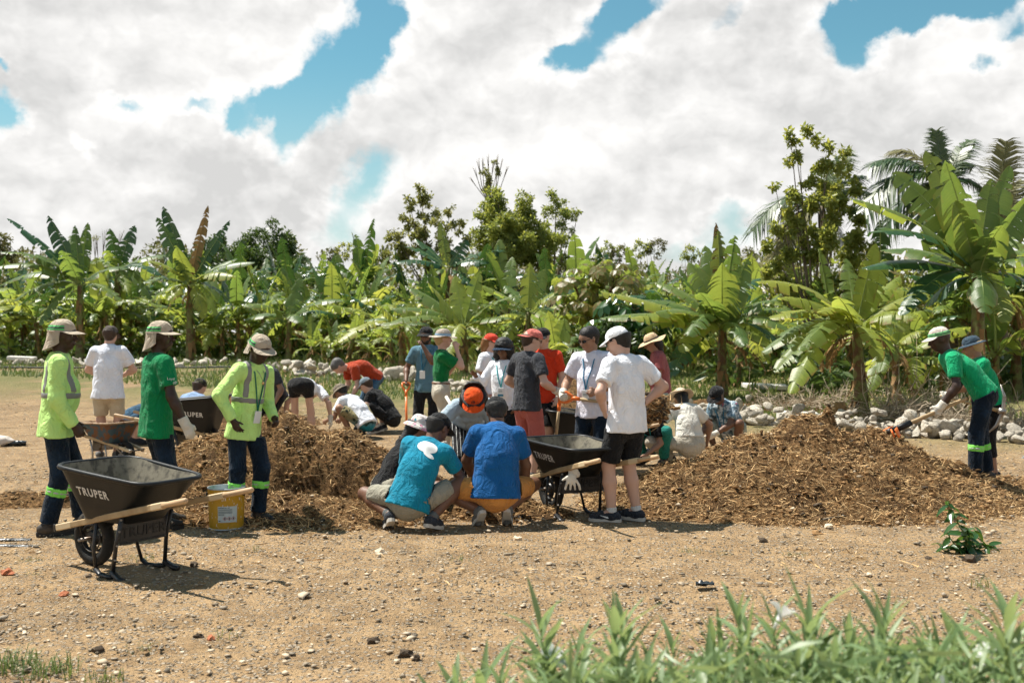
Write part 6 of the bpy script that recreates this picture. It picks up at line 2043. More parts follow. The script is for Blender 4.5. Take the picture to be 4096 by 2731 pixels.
        if kneeband:
            gx, gy, gz_3 = np.meshgrid(*ax, indexing='ij', sparse=True)
            for sd in 'LR':
                c = K[sd] + (AN[sd] - K[sd]) * .34; u = nz_(AN[sd] - K[sd])
                al = gx * u[0] + gy * u[1] + gz_3 * u[2] - np.dot(u, c)
                dist = np.sqrt((gx - c[0]) ** 2 + (gy - c[1]) ** 2 + (gz_3 - c[2]) ** 2) - .135 * s
                smesh('knee_band', np.maximum(np.maximum(D - .004, np.abs(al) - .036 * s), dist), lo, h, kneeband, bo)
                smesh('reflective_band', np.maximum(np.maximum(D - .0065, np.abs(al) - .010 * s), dist), lo, h, M['rim_pale'], bo)
    # ---------------- shoes
    for sd in 'LR':
        fp = FT[sd]
        m_ = upper or M['sole_dark']
        cl = nz_(AN[sd] - K[sd])
        Sp = [prim(fp(-.045, .055), fp(.10, .050), .040 * s, .043 * s, .03), prim(fp(.10, .048), fp(.175, .042), .043 * s, .032 * s, .03), prim(fp(0, .06), AN[sd] - cl * (.05 if shoe == 'boot' else .005) * s, .046 * s, .048 * s, .03, cap=(0, 1))]
        Ds, ls, as_ = field(Sp, max(.009, h * .8))
        so = smesh('boot' if shoe == 'boot' else 'shoe', Ds, ls, max(.009, h * .8), m_, root)
        ol = [(-.088, .0), (-.080, .026), (-.04, .034), (.03, .034), (.10, .046), (.16, .042), (.205, .022), (.215, 0)]
        ol = ol + [(a, -l) for a, l in ol[-2:0:-1]]
        V = [fp(a, .0, l) for a, l in ol] + [fp(a, .032, l * 1.02) for a, l in ol]
        k = len(ol)
        MB().add(V, [tuple(range(k)), tuple(range(k, 2 * k))[::-1]] + [(i, i + k, (i + 1) % k + k, (i + 1) % k) for i in range(k)]).build('sole', M[sole], so)
        if sock:
            q = AN[sd] - cl * .05 * s
            Dk, lk, ak = field([prim(q, AN[sd] + cl * .02 * s, .047 * s, .044 * s, .02, cap=(1, 0))], .01)
            smesh('sock', Dk, lk, .01, sock, root)
    # ---------------- head things
    if hair is not None:
        e = .010 if not curly else .040
        Hp = [prim(hd((0, -.042, .032)), hd((0, .004, .040)), (.086 + e) * s, (.082 + e) * s, .03, ux, .95), prim(hd((0, -.045, .01)), hd((0, -.05, -.045)), (.070 + e) * s, (.050 + e) * s, .03)]
        if longhair:
            Hp += [prim(hd((0, -.06, .0)), hd((.0, -.075, -.06)) , .075 * s, .07 * s, .03), prim(hd((0, -.075, -.06)), hd((0, -.075, -.06)) - (u2 * .8 + A((0, 0, .2))) * longhair * s - f2 * .03, .07 * s, .035 * s, .03)]
        if curly:
            Hp += [prim(hd((0, -.10, .02)), hd((0, -.13, -.04)), .085 * s, .08 * s, .03), prim(hd((-.09, -.03, -.02)), hd((-.10, -.02, -.10)), .05 * s, .05 * s, .03), prim(hd((.09, -.03, -.02)), hd((.10, -.02, -.10)), .05 * s, .05 * s, .03)]
        Hp += [prim(hd((0, .115, -.055)), hd((0, .125, -.02)), .075 * s, .062 * s, .015, op=-1)]
        Dh, lh, ah = field(Hp, .010, .02)
        wrinkle(Dh, ah, .020 if curly else .004, seed + 70, 42 if curly else 30, (1, 1, .8 if curly else .4), .05)
        if hat is not None and hat['kind'] != 'visor':
            uz = Rh @ A((0, 0, 1.)); gx, gy, gz_3 = np.meshgrid(*ah, indexing='ij', sparse=True)
            pl_ = gx * uz[0] + gy * uz[1] + gz_3 * uz[2] - np.dot(uz, hd((0, 0, .040)))
            if curly: pl_ = np.minimum(pl_, gx * fx_[0] + gy * fx_[1] + gz_3 * fx_[2] - np.dot(fx_, hd((0, -.105, 0))))
            Dh = np.maximum(Dh, pl_)
        smesh('hair', Dh, lh, .010, hair, root)
    if hat is not None:
        ht = dict(hat); kind = ht.pop('kind'); hm = ht.pop('m')
        build_hat(kind, root, Hc, Rh, s * 1.03, hm, seed=seed, **ht)
    if glasses is not None:
        g = MB()
        for sx in (-1, 1):
            V = [];
            for k in range(10):
                a = 2 * math.pi * k / 10
                V.append(hd((sx * .033 + .025 * math.cos(a), .108 - .010 * abs(math.cos(a) * sx > 0) * abs(math.cos(a)), .002 + .018 * math.sin(a))))
            V += [v + (Rh @ A((0, -.006, 0))) for v in V]
            g.add(V, [tuple(range(10)), tuple(range(10, 20))[::-1]] + [(k, k + 10, (k + 1) % 10 + 10, (k + 1) % 10) for k in range(10)])
        go = g.build('sunglasses', M[glasses], root)
        fr = MB()
        for sx in (-1, 1): fr.tube([hd((sx * .056, .100, .008)), hd((sx * .080, .05, .010)), hd((sx * .088, -.005, .008))], .0035, 5)
        fr.tube([hd((-.010, .110, .006)), hd((.010, .110, .006))], .003, 5)
        fr.build('frame', M['lens'], go)
    if lanyard is not None:
        lm, drop_, off, card = lanyard
        bv = BVHTree.FromPolygons([tuple(v.co) for v in to.data.vertices], [tuple(p.vertices) for p in to.data.polygons])
        def onto(p, back=False):
            sg = -1 if back else 1
            o_ = p + sg * f2 * .45
            hit = bv.ray_cast(Vector(o_), Vector(-sg * f2))
            return (A(hit[0]) + sg * f2 * .008) if hit[0] is not None else p + sg * f2 * .13
        end = N - u2 * drop_ * s + r2 * off * s
        lp = []
        mb = MB()
        for sx in (-1, 1):
            pts = [N + u2 * .012 * s + r2 * sx * .0 - f2 * .075 * s, N + u2 * .022 * s + r2 * sx * .064 * s - f2 * .02 * s, onto(N - u2 * .05 * s + r2 * sx * .066 * s)]
            for t in (.3, .6, .85, 1):
                pts.append(onto((N - u2 * .05 * s + r2 * sx * .066 * s) * (1 - t) + end * t))
            mb.tube(pts, .0075, 5, flat=.9)
        lo_ = mb.build('lanyard', M[lm], root, True)
        if card:
            p = onto(end)
            Rm = np.stack([r2, -f2, u2], 1)
            bo_ = MB().box(p - u2 * .055 * s + f2 * .012, (.078 * s, .006, .115 * s), Rm, 0, .002).build('badge', M['badge'], lo_)
            if card == 2:
                MB().box(p - u2 * .098 * s + f2 * .017, (.078 * s, .003, .028 * s), Rm).build('badge_strip', M['badge_band'], bo_)
                for q in (-.035, -.05): MB().box(p + u2 * q * s + f2 * .0165, (.05 * s, .002, .007 * s), Rm).build('badge_print', M['ink_grey'], bo_)
    mw = np.array(Matrix.Rotation(RD(rz), 3, 'Z'))
    ow = A((x, Y, gz(x, Y) + zoff))
    info = dict(root=root, top=to if top is not None else None, W={q: ow + mw @ W[q] for q in 'LR'}, D={q: mw @ nz_(W[q] - E[q]) for q in 'LR'}, N=N, mid=mid, P=Pp, u1=u1, u2=u2, r2=r2, f2=f2, Hc=Hc, Rh=Rh, s=s, hd=hd, S=S_, E=E, Wl=W, FT=FT)
    return info
def decal(info, name, m, c, u, v, n, shape, res=14, off=.004, target=None, parent=None):
    """a flat print laid onto the cloth: shape(a, b) in -1..1 over half axes u, v about c, cast along -n"""
    ob = target or info['top']
    bv = BVHTree.FromPolygons([tuple(q.co) for q in ob.data.vertices], [tuple(p.vertices) for p in ob.data.polygons])
    grid, V, fs = {}, [], []
    n = nz_(n)
    for i in range(res + 1):
        for j in range(res + 1):
            a, b = -1 + 2 * i / res, -1 + 2 * j / res
            q = shape(a, b)
            if q is None: continue
            a, b = q
            p = np.asarray(c) + np.asarray(u) * a + np.asarray(v) * b
            hit = bv.ray_cast(Vector(p + n * .4), Vector(-n))
            if hit[0] is None: continue
            grid[i, j] = len(V); V.append(np.array(hit[0]) + n * off)
    for i in range(res):
        for j in range(res):
            k = [(i, j), (i + 1, j), (i + 1, j + 1), (i, j + 1)]
            if all(q in grid for q in k): fs.append([grid[q] for q in k])
    if fs: return MB().add(V, fs).build(name, m, parent or ob, True)
def disc(a, b):
    # map the square onto the disc
    return a * math.sqrt(max(0, 1 - b * b / 2)), b * math.sqrt(max(0, 1 - a * a / 2))
M['rim_pale'] = mat('reflective_silver', (.42, .42, .40), .45, .08, 20, spec=.6)
# ================================================================== THE PEOPLE
YEL = cloth('hi_vis_yellow', (.56, .86, .26)); NAVY = cloth('navy_trousers', (.005, .012, .023), 'jean'); GRN = cloth('green_tee', (.004, .215, .072)); GRN2 = cloth('bright_green_tee', (.006, .33, .135)); DGRN = cloth('dark_green_tee', (.004, .15, .04))
WHT = cloth('white_tee', (.85, .87, .93)); WHT2 = cloth('white_linen', (.80, .83, .92)); LAV = cloth('lavender_shirt', (.70, .69, .78)); BLK = cloth('black_cloth', (.012, .012, .013)); GREY = cloth('charcoal_tee', (.045, .047, .055)); REDT = cloth('red_tee', (.62, .045, .012)); RUST = cloth('rust_red_tee', (.36, .045, .014))
CRM = cloth('cream_tee', (.72, .68, .60)); BEI = cloth('beige_trousers', (.50, .455, .37)); KHA = cloth('khaki_shorts', (.52, .44, .31)); KHG = cloth('khaki_grey_shorts', (.30, .28, .22)); CORAL = cloth('coral_shorts', (.42, .115, .095)); ORG = cloth('orange_shorts', (.56, .25, .065)); MAR = cloth('maroon_tee', (.30, .085, .085))
TEAL = cloth('teal_tee', (.006, .215, .335)); ROYAL = cloth('royal_blue_polo', (.008, .10, .30)); SKY = cloth('pale_blue_tee', (.42, .52, .60)); STEELB = cloth('steel_blue_shirt', (.10, .20, .26)); BLUES = cloth('light_blue_shirt', (.24, .34, .52)); DENIM = cloth('blue_denim', (.035, .08, .13), 'jean'); SAGE = cloth('sage_trousers', (.33, .38, .33)); TEALP = cloth('teal_trousers', (.02, .20, .16))
FLOR = cloth('floral_shirt', (.52, .58, .62), 'floral'); PALMS = cloth('palm_print_shorts', (.01, .2, .28), 'palm'); STR = cloth('striped_trousers', (.012, .012, .014), 'stripe'); BUCK = cloth('flower_print_hat', (.72, .66, .62), 'bucket'); CAMO = cloth('camouflage_cap', (.09, .085, .05), 'camo')
TAN = cloth('tan_cap', (.45, .375, .285)); STRAW = cloth('straw_hat', (.60, .43, .26)); STRAW2 = cloth('woven_hat', (.60, .49, .36)); CAPB = cloth('black_cap', (.016, .016, .017)); CAPW = cloth('white_cap', (.85, .86, .90)); CAPR = cloth('red_cap', (.62, .06, .03)); CAPP = cloth('pink_cap', (.55, .15, .12)); CAPO = cloth('orange_cap', (.80, .09, .012)); CAPG = cloth('grey_cap', (.17, .21, .24)); NAVYV = cloth('navy_visor', (.012, .03, .06)); HOTP = cloth('hot_pink_cap', (.70, .10, .16)); BLUH = cloth('blue_grey_hat', (.035, .06, .085)); BRNC = cloth('brown_grey_cap', (.085, .07, .06)); BUCKT = cloth('taupe_bucket_hat', (.20, .165, .12))
BANDG = cloth('green_hat_band', (.12, .50, .16)); BANDK = cloth('grey_hat_band', (.07, .08, .08)); BANDB = cloth('blue_scarf_band', (.25, .38, .52)); BOOT = mat('boot_leather', (.020, .018, .016), .6, .25, 14, .003, 50, col2=(.06, .05, .04)); SNK = cloth('dark_trainer', (.03, .035, .045)); SNKG = cloth('grey_trainer', (.16, .16, .155)); SOCKW = cloth('white_sock', (.6, .6, .58)); BELT = mat('brown_belt', (.14, .065, .03), .5, .1)
side_band = lambda th: th > RD(62)
FLAPBAND = [(.040, .054, BANDG, side_band), (.0545, .066, BANDK, side_band), (.0665, .079, BANDG, side_band)]
ring = lambda th: True
SQ = dict(pel=(0, -.14, .30))
PPL = {}
PPL['A'] = person('man in yellow hi vis shirt and tan flap cap standing in profile at far left', 56, 9.5, -70, 1.83, 'skin_dark', p1=2, p2=4, head=(-18, 2, 0), fL=(-.12, .20, 0, 0, 0), fR=(.10, -.06, 0, -5, 0), hR=(.03, .12, -.50), hL=(-.04, .10, -.5), eR=(.4, -1, 0), curlR=.45,
    top=YEL, sleeve='long', hem=.15, bottom=NAVY, shoe='boot', upper=BOOT, hat=dict(kind='flap', m=TAN, flap=.17, band=FLAPBAND), hivis=True, kneeband=cloth('lime_tape', (.25, .75, .12)), seed=1, fat=1.05)
PPL['C'] = person('man in a green tee shirt with one white work glove standing behind the front wheelbarrow', 156, 9.75, -54, 1.82, 'skin_dark', p1=1, p2=3, head=(-44, 0, 0), fL=(-.12, .10, 0, 0, 0), fR=(.12, -.02, 0, -8, 0), hR=(.13, .13, -.50), hL=(-.06, .12, -.5), eR=(.4, -1, 0), curlR=.35,
    top=GRN, hem=.17, bottom=NAVY, shoe='boot', upper=BOOT, gloves='R', hat=dict(kind='flap', m=TAN, flap=.17, band=FLAPBAND), seed=2, fat=1.03)
PPL['D'] = person('young man in a yellow hi vis shirt and lanyard looking down beside the yellow bucket', 245, 10.0, -126, 1.72, 'skin_dark', p1=6, p2=10, roll=-5, neck=10, head=(-8, 24, 0), fL=(-.07, .10, 0, 5, 0), fR=(.08, -.05, 0, -12, 0), hR=(.12, .06, -.44), eR=(1, -.5, 0), hL=(.02, .12, -.42), eL=(-.5, -1, 0), curlR=.3, curlL=.5,
    top=YEL, sleeve='long', hem=.17, bottom=NAVY, shoe='boot', upper=BOOT, hat=dict(kind='flap', m=TAN, flap=.13, band=FLAPBAND), hivis=True, kneeband=cloth('lime_tape', (.25, .75, .12)), lanyard=('lanyard_green', .40, -.03, 1), seed=3, fat=.97, wr=.011)
PPL['B'] = person('heavyset man in a white short sleeved shirt and khaki shorts seen from behind', 108, 15.0, 4, 1.81, 'skin_fair', p1=2, p2=6, head=(0, 18, 0), neck=8, hL=(.06, .25, -.32), hR=(-.06, .25, -.32), eL=(-1, -.3, -.3), eR=(1, -.3, -.3), top=WHT2, hem=.16, collar=True, bottom=KHA, legs='shorts', legt=.82, botname='shorts', upper=SNKG, sole='sole_pale', hair=M['hair_brown'], hat=dict(kind='cap', m=BRNC), seed=4, fat=1.16)
PPL['E'] = person('woman in black shorts bending over with her back turned, wearing white gloves', 303, 16.9, -6, 1.70, 'skin_fair', pel=(0, -.08, .93), p1=92, p2=112, neck=10, head=(0, 80, 0), fem=True, fL=(-.15, 0, 0, 8, 0), fR=(.15, 0, 0, -8, 0), hL=(-.22, -.10, -.45), hR=(.22, -.10, -.45), eL=(-1, -.5, 0), eR=(1, -.5, 0), top=WHT, hem=-.02, bottom=BLK, legs='tight', legt=.42, botname='shorts', upper=SNK, gloves='LR', hair=M['hair_brown'], seed=5, fat=1.08)
PPL['F'] = person('man in a rust red tee shirt bending forward over the others', 368, 19.2, 118, 1.80, 'skin_fair', pel=(0, -.1, .92), p1=52, p2=92, neck=5, head=(0, 70, 0), hL=(-.04, .08, -.50), hR=(.04, .08, -.5), top=RUST, hem=.08, bottom=DENIM, upper=SNK, hair=mat('hair_grey', (.10, .095, .09), .6), seed=6, fat=1.0)
PPL['G'] = person('man in white tee and palm print shorts crouching behind the mulch in a bucket hat', 358, 17.9, 58, 1.76, 'skin_mid', p1=38, p2=58, neck=5, head=(0, 40, 0), poleL=(-.5, 1, .3), poleR=(.5, 1, .3), fL=(-.16, 0, 0, 15, 15), fR=(.16, .05, 0, -15, 15), hL=(-.02, .32, -.33), hR=(.05, .34, -.33), top=WHT, hem=.10, bottom=PALMS, legs='shorts', legt=.85, botname='shorts', upper=SNK, hat=dict(kind='bucket', m=BUCKT), hair=M['hair_black'], seed=7, fat=1.08, **SQ)
PPL['H'] = person('man in a black tee shirt and shorts crouching, pale blue grey cap', 383, 18.7, 72, 1.78, 'skin_fair', p1=32, p2=50, neck=5, head=(0, 32, 0), poleL=(-.4, 1, .3), poleR=(.4, 1, .3), fL=(-.14, 0, 0, 10, 15), fR=(.14, .05, 0, -10, 15), hL=(-.02, .30, -.36), hR=(.05, .32, -.36), top=BLK, hem=.10, bottom=BLK, legs='shorts', legt=.9, botname='shorts', upper=SNK, sole='sole_pale', sock=SOCKW, hat=dict(kind='cap', m=CAPG), hair=M['hair_brown'], seed=8, fat=1.08, **SQ)
PPL['I'] = person('bearded man in a steel blue shirt leaning on a shovel, hand on chin', 427, 16.6, 172, 1.82, 'skin_brown', head=(-8, 8, 0), hL=(.17, .24, .06), eL=(-.4, .4, -1), hR=(.10, .16, -.42), eR=(.6, -1, 0), curlR=.6, curlL=.5, top=STEELB, hem=.14, collar=True, bottom=BLK, upper=SNK, hat=dict(kind='cap', m=CAPB), glasses='lens', beard=True, lanyard=('lanyard_blue', .34, .04, 1), seed=9)
PPL['J'] = person('woman in green tee, beige trousers and sun hat with a blue band, in profile', 441, 15.0, -80, 1.77, 'skin_fair', fem=True, p1=0, p2=2, head=(-6, 2, 0), hR=(-.03, .19, .09), eR=(.2, .3, -1), hL=(.1, .2, -.12), eL=(-.3, .2, -1), curlR=.6, curlL=.4, top=DGRN, hem=-.06, tuck=True, bottom=BEI, upper=SNK, hair=M['hair_blond'], hat=dict(kind='sun', m=cloth('taupe_sun_hat', (.42, .36, .30)), band=[(.037, .068, BANDB, ring)]), seed=10, fL=(-.10, .05, 0, 5, 0), fR=(.10, -.03, 0, -5, 0))
PPL['K'] = person('woman in a white tee shirt and red cap standing behind the woman in the visor', 489, 15.4, -118, 1.71, 'skin_fair', fem=True, head=(14, 10, 0), hR=(.05, .06, -.5), hL=(-.02, .22, -.36), top=WHT, hem=.08, bottom=CORAL, legs='shorts', legt=.6, botname='shorts', upper=SNK, hair=mat('hair_auburn', (.20, .09, .03), .5), longhair=.12, hat=dict(kind='cap', m=CAPR), glasses='lens', lanyard=('lanyard_teal', .30, .0, 1), seed=11, fat=1.1)
PPL['L'] = person('woman in a white blouse and navy sun visor gesturing with one open hand', 504, 13.7, 160, 1.64, 'skin_brown', fem=True, head=(6, 6, 0), hR=(.15, .24, -.13), eR=(.6, -.3, -1), hL=(-.04, .08, -.5), curlR=.15, nR=(0, -.2, 1), top=WHT, sleeve='long', hem=.13, bottom=BLK, upper=SNK, hair=M['hair_black'], curly=True, hat=dict(kind='visor', m=NAVYV), lanyard=('lanyard_teal', .33, -.03, 2), seed=12, fat=1.1)
PPL['M'] = person('man in a charcoal tee shirt and coral shorts with a pink cap worn backwards', 527, 12.7, -48, 1.78, 'skin_fair', p1=0, p2=3, neck=6, head=(-26, 14, 0), hR=(.10, .20, -.36), eR=(.4, -1, -.1), hL=(-.10, .20, -.36), eL=(-.4, -1, -.1), curlR=.7, curlL=.7, top=GREY, hem=.12, bottom=CORAL, legs='shorts', legt=.98, botname='shorts', gloves='R', upper=SNK, sock=cloth('grey_sock', (.12, .13, .13)), hat=dict(kind='cap', m=CAPP, fwd=175), hair=M['hair_brown'], glasses='lens', seed=13, fat=1.03, fL=(-.12, .08, 0, 5, 0), fR=(.12, -.04, 0, -10, 0))
PPL['N'] = person('man in a bright red tee shirt standing half hidden behind the man in charcoal', 544, 14.0, 152, 1.79, 'skin_fair', head=(-10, 10, 0), hL=(-.05, .08, -.5), hR=(.05, .1, -.5), top=REDT, hem=.12, bottom=BLK, legs='shorts', legt=.9, botname='shorts', upper=SNK, hat=dict(kind='cap', m=CAPB), glasses='lens', seed=14, fat=1.05)
PPL['O'] = person('man with curly dark hair in a pale lavender shirt and badge holding a shovel level', 594, 12.0, 150, 1.80, 'skin_mid', p1=2, p2=5, neck=8, head=(-22, 18, 0), hR=(.08, .21, -.36), eR=(.6, -1, -.1), hL=(-.02, .30, -.32), eL=(-.6, -.6, -.4), curlR=.7, curlL=.7, top=LAV, hem=.16, collar=True, bottom=NAVY, upper=SNK, gloves='R', hair=M['hair_black'], glasses='lens', lanyard=('lanyard_blue', .36, .0, 2), seed=15, fat=1.12)
PPL['P'] = person('man in white tee, black shorts and white cap standing with hands on hips', 627, 10.1, 30, 1.80, 'skin_fair', p1=-2, p2=8, neck=14, head=(34, 22, 0), hL=(-.02, .06, -.40), eL=(-1, -.75, 0), hR=(.0, -.04, -.35), eR=(1, -.25, .1), nL=(1, 0, 0), nR=(-1, 0, 0), curlL=.3, curlR=.4, fL=(-.13, .05, 0, 42, 0), fR=(.12, .02, 0, 22, 0), poleL=(-.3, 1, 0), top=WHT, hem=.14, bottom=BLK, legs='shorts', legt=.90, botname='shorts', upper=SNK, sole='sole_pale', sock=SOCKW, hat=dict(kind='cap', m=CAPW), hair=M['hair_black'], glasses='lens_green', seed=16, fat=1.05)
PPL['Q'] = person('woman in a maroon tee shirt and wide straw hat looking down', 661, 15.7, 86, 1.72, 'skin_mid', fem=True, p1=2, p2=10, neck=8, head=(8, 24, 0), hL=(-.02, .24, -.30), eL=(-.4, -1, -.2), hR=(.02, .26, -.30), top=MAR, hem=.08, bottom=SAGE, upper=SNK, hair=M['hair_black'], longhair=.18, hat=dict(kind='wide', m=STRAW, band=[(.038, .056, BANDK, ring)]), seed=17, fat=1.24)
PPL['R'] = person('person in teal trousers and a pink cap crouching behind the clump of mulch', 655, 14.3, 140, 1.66, 'skin_mid', fem=True, p1=35, p2=60, neck=10, head=(0, 50, 0), poleL=(-.5, 1, .3), poleR=(.5, 1, .3), fL=(-.15, 0, 0, 10, 15), fR=(.15, 0, 0, -10, 15), hL=(.0, .25, -.4), hR=(.0, .25, -.4), top=BLK, hem=.08, bottom=TEALP, upper=SNK, hat=dict(kind='cap', m=HOTP), hair=M['hair_black'], seed=18, lanyard=('lanyard_teal', .34, 0, 2), **SQ)
PPL['S'] = person('woman in cream tee and round woven hat crouching with her back turned', 686, 14.3, 12, 1.68, 'skin_mid', fem=True, p1=16, p2=32, neck=38, head=(0, 30, 0), poleL=(-1, .2, .1), poleR=(.25, 1, .2), fL=(-.18, .05, 0, 25, 10), fR=(.12, .08, 0, -10, 10), hL=(-.22, .06, -.42), eL=(-1, -.3, 0), hR=(.20, .08, -.44), eR=(1, -.3, 0), top=CRM, hem=-.05, bottom=BEI, upper=SNK, hat=dict(kind='sun', m=STRAW2, brim=.09, drop=.006), hair=M['hair_black'], longhair=.24, seed=19, fat=1.12, pel=(0, -.14, .33))
PPL['T'] = person('man in a floral shirt and black cap crouching by the rock wall', 727, 15.5, 132, 1.76, 'skin_brown', p1=22, p2=38, neck=12, head=(8, 42, 0), poleL=(-.7, 1, .3), poleR=(.5, 1, .4), fL=(-.17, 0, 0, 15, 10), fR=(.16, .05, 0, -15, 10), hL=(.06, .34, -.36), hR=(-.02, .30, -.40), eL=(-1, -.5, -.3), top=FLOR, hem=.10, bottom=SAGE, legs='shorts', legt=.8, botname='shorts', upper=SNK, gloves='L', hat=dict(kind='cap', m=CAPB), hair=M['hair_black'], lanyard=('lanyard_blue', .36, .0, 2), seed=20, fat=1.12, **SQ)
PPL['U'] = person('man in a bright green tee shirt bending to swing a mattock at right', 978, 12.0, 80, 1.86, 'skin_dark', pel=(0, -.04, .955), p1=36, p2=54, neck=-30, head=(0, 14, 0), hL=(-.05, .13, -.48), eL=(-.6, -1, 0), hR=(-.12, .02, -.44), eR=(.4, -1, 0), curlL=.75, curlR=.75, fL=(-.10, .05, 0, 5, 0), fR=(.12, -.12, 0, -5, 0), top=GRN2, hem=.06, bottom=NAVY, shoe='boot', upper=BOOT, gloves='L', hat=dict(kind='cap', m=cloth('stone_cap', (.58, .52, .45)), band=[(.037, .048, BANDG, ring), (.049, .058, BANDK, ring), (.059, .070, BANDG, ring)]), kneeband=cloth('lime_tape', (.25, .75, .12)), zoff=.11, seed=21, wr=.013)
PPL['V'] = person('woman in green tee and dark blue hat holding a pickaxe behind the bending man', 992, 13.2, 80, 1.74, 'skin_mid', fem=True, p1=14, p2=22, neck=0, head=(-10, 18, 0), hL=(.0, .38, -.36), eL=(-.5, -1, -.2), hR=(-.1, .30, -.36), top=GRN2, hem=.08, bottom=BLK, legs='long', legt=.55, upper=SNK, gloves='L', hair=M['hair_blond'], hat=dict(kind='bucket', m=BLUH, brim=.062, drop=.02), seed=22, fat=1.1, curlL=.7)
PPL['X'] = person('man in a teal tee shirt with a white oval on its back, crouching', 417, 9.75, -14, 1.78, 'skin_brown', pel=(-.03, -.10, .29), p1=18, p2=32, roll=12, neck=12, head=(-26, 34, 0), poleL=(-.75, .5, .25), poleR=(.8, .8, .3), fL=(-.17, -.20, 0, 30, 28), fR=(.16, -.12, 0, -12, 14), hL=(-.04, .30, -.40), hR=(.12, .36, -.40), eR=(.7, -.6, -.4), top=TEAL, hem=.10, bottom=KHG, legs='shorts', legt=.74, botname='shorts', upper=SNK, sole='sole_pale', sock=cloth('grey_sock', (.12, .13, .13)), hat=dict(kind='cap', m=CAPB), hair=M['hair_black'], seed=24, fat=1.08, wr=.012)
PPL['Y'] = person('man in a royal blue polo and orange shorts crouching on his toes in the foreground', 495, 9.9, 6, 1.84, 'skin_brown', pel=(0, -.08, .35), p1=8, p2=28, roll=3, neck=14, head=(0, 34, 0), poleL=(-1, .45, .3), poleR=(.8, .9, .3), fL=(-.12, -.16, 0, 14, 42), fR=(.09, -.12, 0, -8, 42), hL=(-.02, .30, -.42), hR=(.06, .16, -.50), eR=(1, -.4, 0), eL=(-1, -.4, -.2), top=ROYAL, hem=.10, collar=True, bottom=ORG, legs='shorts', legt=.72, botname='shorts', upper=SNKG, sole='sole_pale', hat=dict(kind='beanie', m=CAPB), hair=M['hair_black'], seed=25, fat=1.18, wr=.012)
PPL['Z'] = person('curly haired person in an orange cap and pale blue tee bending down', 470, 11.2, 188, 1.68, 'skin_brown', fem=True, pel=(0, -.14, .86), p1=52, p2=80, neck=8, head=(-8, 52, 0), hR=(.14, .08, -.42), eR=(1, -.4, 0), hL=(-.05, .12, -.42), gloves='LR', top=SKY, hem=.06, bottom=STR, upper=SNK, hair=M['hair_black'], curly=True, hat=dict(kind='cap', m=CAPO), seed=26, fat=1.08, poleL=(0, 1, .2), poleR=(0, 1, .2))
PPL['W'] = person('woman in a flower print bucket hat crouching behind the man in teal', 399, 10.65, -58, 1.64, 'skin_mid', fem=True, p1=26, p2=42, neck=0, head=(-20, 20, 0), poleL=(-.5, 1, .3), poleR=(.5, 1, .3), fL=(-.15, 0, 0, 10, 10), fR=(.15, 0, 0, -10, 10), hL=(-.05, .3, -.4), hR=(.05, .3, -.4), top=BLK, hem=.08, bottom=KHG, upper=SNK, hair=M['hair_black'], longhair=.16, hat=dict(kind='bucket', m=BUCK, brim=.06, drop=.055), seed=27, pel=(0, -.14, .30))
PPL['AA'] = person('man in a light blue shirt and camouflage cap sitting hunched behind a wheelbarrow', 188, 17.4, -24, 1.78, 'skin_fair', p1=26, p2=46, neck=4, head=(-10, 22, 0), poleL=(-.8, 1, .2), poleR=(.8, 1, .2), fL=(-.2, .2, 0, 15, 0), fR=(.2, .2, 0, -15, 0), hL=(-.05, .36, -.30), hR=(.05, .36, -.30), top=BLUES, sleeve='long', hem=.10, bottom=KHG, upper=SNK, hair=M['hair_brown'], hat=dict(kind='beanie', m=CAMO), seed=28, fat=1.14, pel=(0, -.14, .28))
PPL['BB'] = person('person in blue denim crouching mostly hidden behind the man in green', 131, 17.0, -60, 1.72, 'skin_fair', p1=46, p2=70, neck=0, head=(0, 40, 0), poleL=(-.5, 1, .3), poleR=(.5, 1, .3), fL=(-.15, 0, 0, 10, 10), fR=(.15, 0, 0, -10, 10), hL=(-.05, .3, -.4), hR=(.05, .3, -.4), top=DENIM, hem=.10, bottom=DENIM, legs='shorts', legt=.9, botname='shorts', upper=SNK, hair=M['hair_brown'], seed=29, **SQ)
PPL['CC'] = person('person in a charcoal top leaning over the low heap behind the young man in yellow', 272, 17.1, 158, 1.72, 'skin_mid', pel=(0, -.1, .80), p1=30, p2=58, neck=0, head=(0, 45, 0), hL=(-.1, .12, -.46), hR=(.06, .12, -.46), poleL=(0, 1, .2), poleR=(0, 1, .2), top=GREY, hem=.10, bottom=BLK, upper=SNK, hair=M['hair_black'], seed=30)
# ---------------- prints and small worn things
def letters(info, body, size, m, c, u, v, n, parent=None, target=None):
    """lettering laid flat just off the cloth"""
    ob = target or info['top']
    bv = BVHTree.FromPolygons([tuple(q.co) for q in ob.data.vertices], [tuple(p.vertices) for p in ob.data.polygons])
    t = text_obj('lettering', body, size, m, parent or ob, (0, 0, 0), (0, 0, 0), 0, 'CENTER', 1)
    u, v, n = nz_(u), nz_(v), nz_(n)
    for q in t.data.vertices:
        p = np.asarray(c) + u * q.co.x + v * q.co.y
        hit = bv.ray_cast(Vector(p + n * .3), Vector(-n))
        q.co = Vector((np.array(hit[0]) if hit[0] is not None else p) + n * .004)
    return t
i = PPL['X']
decal(i, 'printed_oval', M['badge'], i['N'] - i['u2'] * .085 + i['r2'] * .045 - i['f2'] * .1, i['r2'] * .092, i['u2'] * .055, -i['f2'], disc)
decal(i, 'printed_leaf', M['badge'], i['N'] - i['u2'] * .155 + i['r2'] * .085 - i['f2'] * .1, i['r2'] * .050 - i['u2'] * .015, i['u2'] * .022, -i['f2'], disc, 8)
i = PPL['C']
S, E = i['S']['R'], i['E']['R']
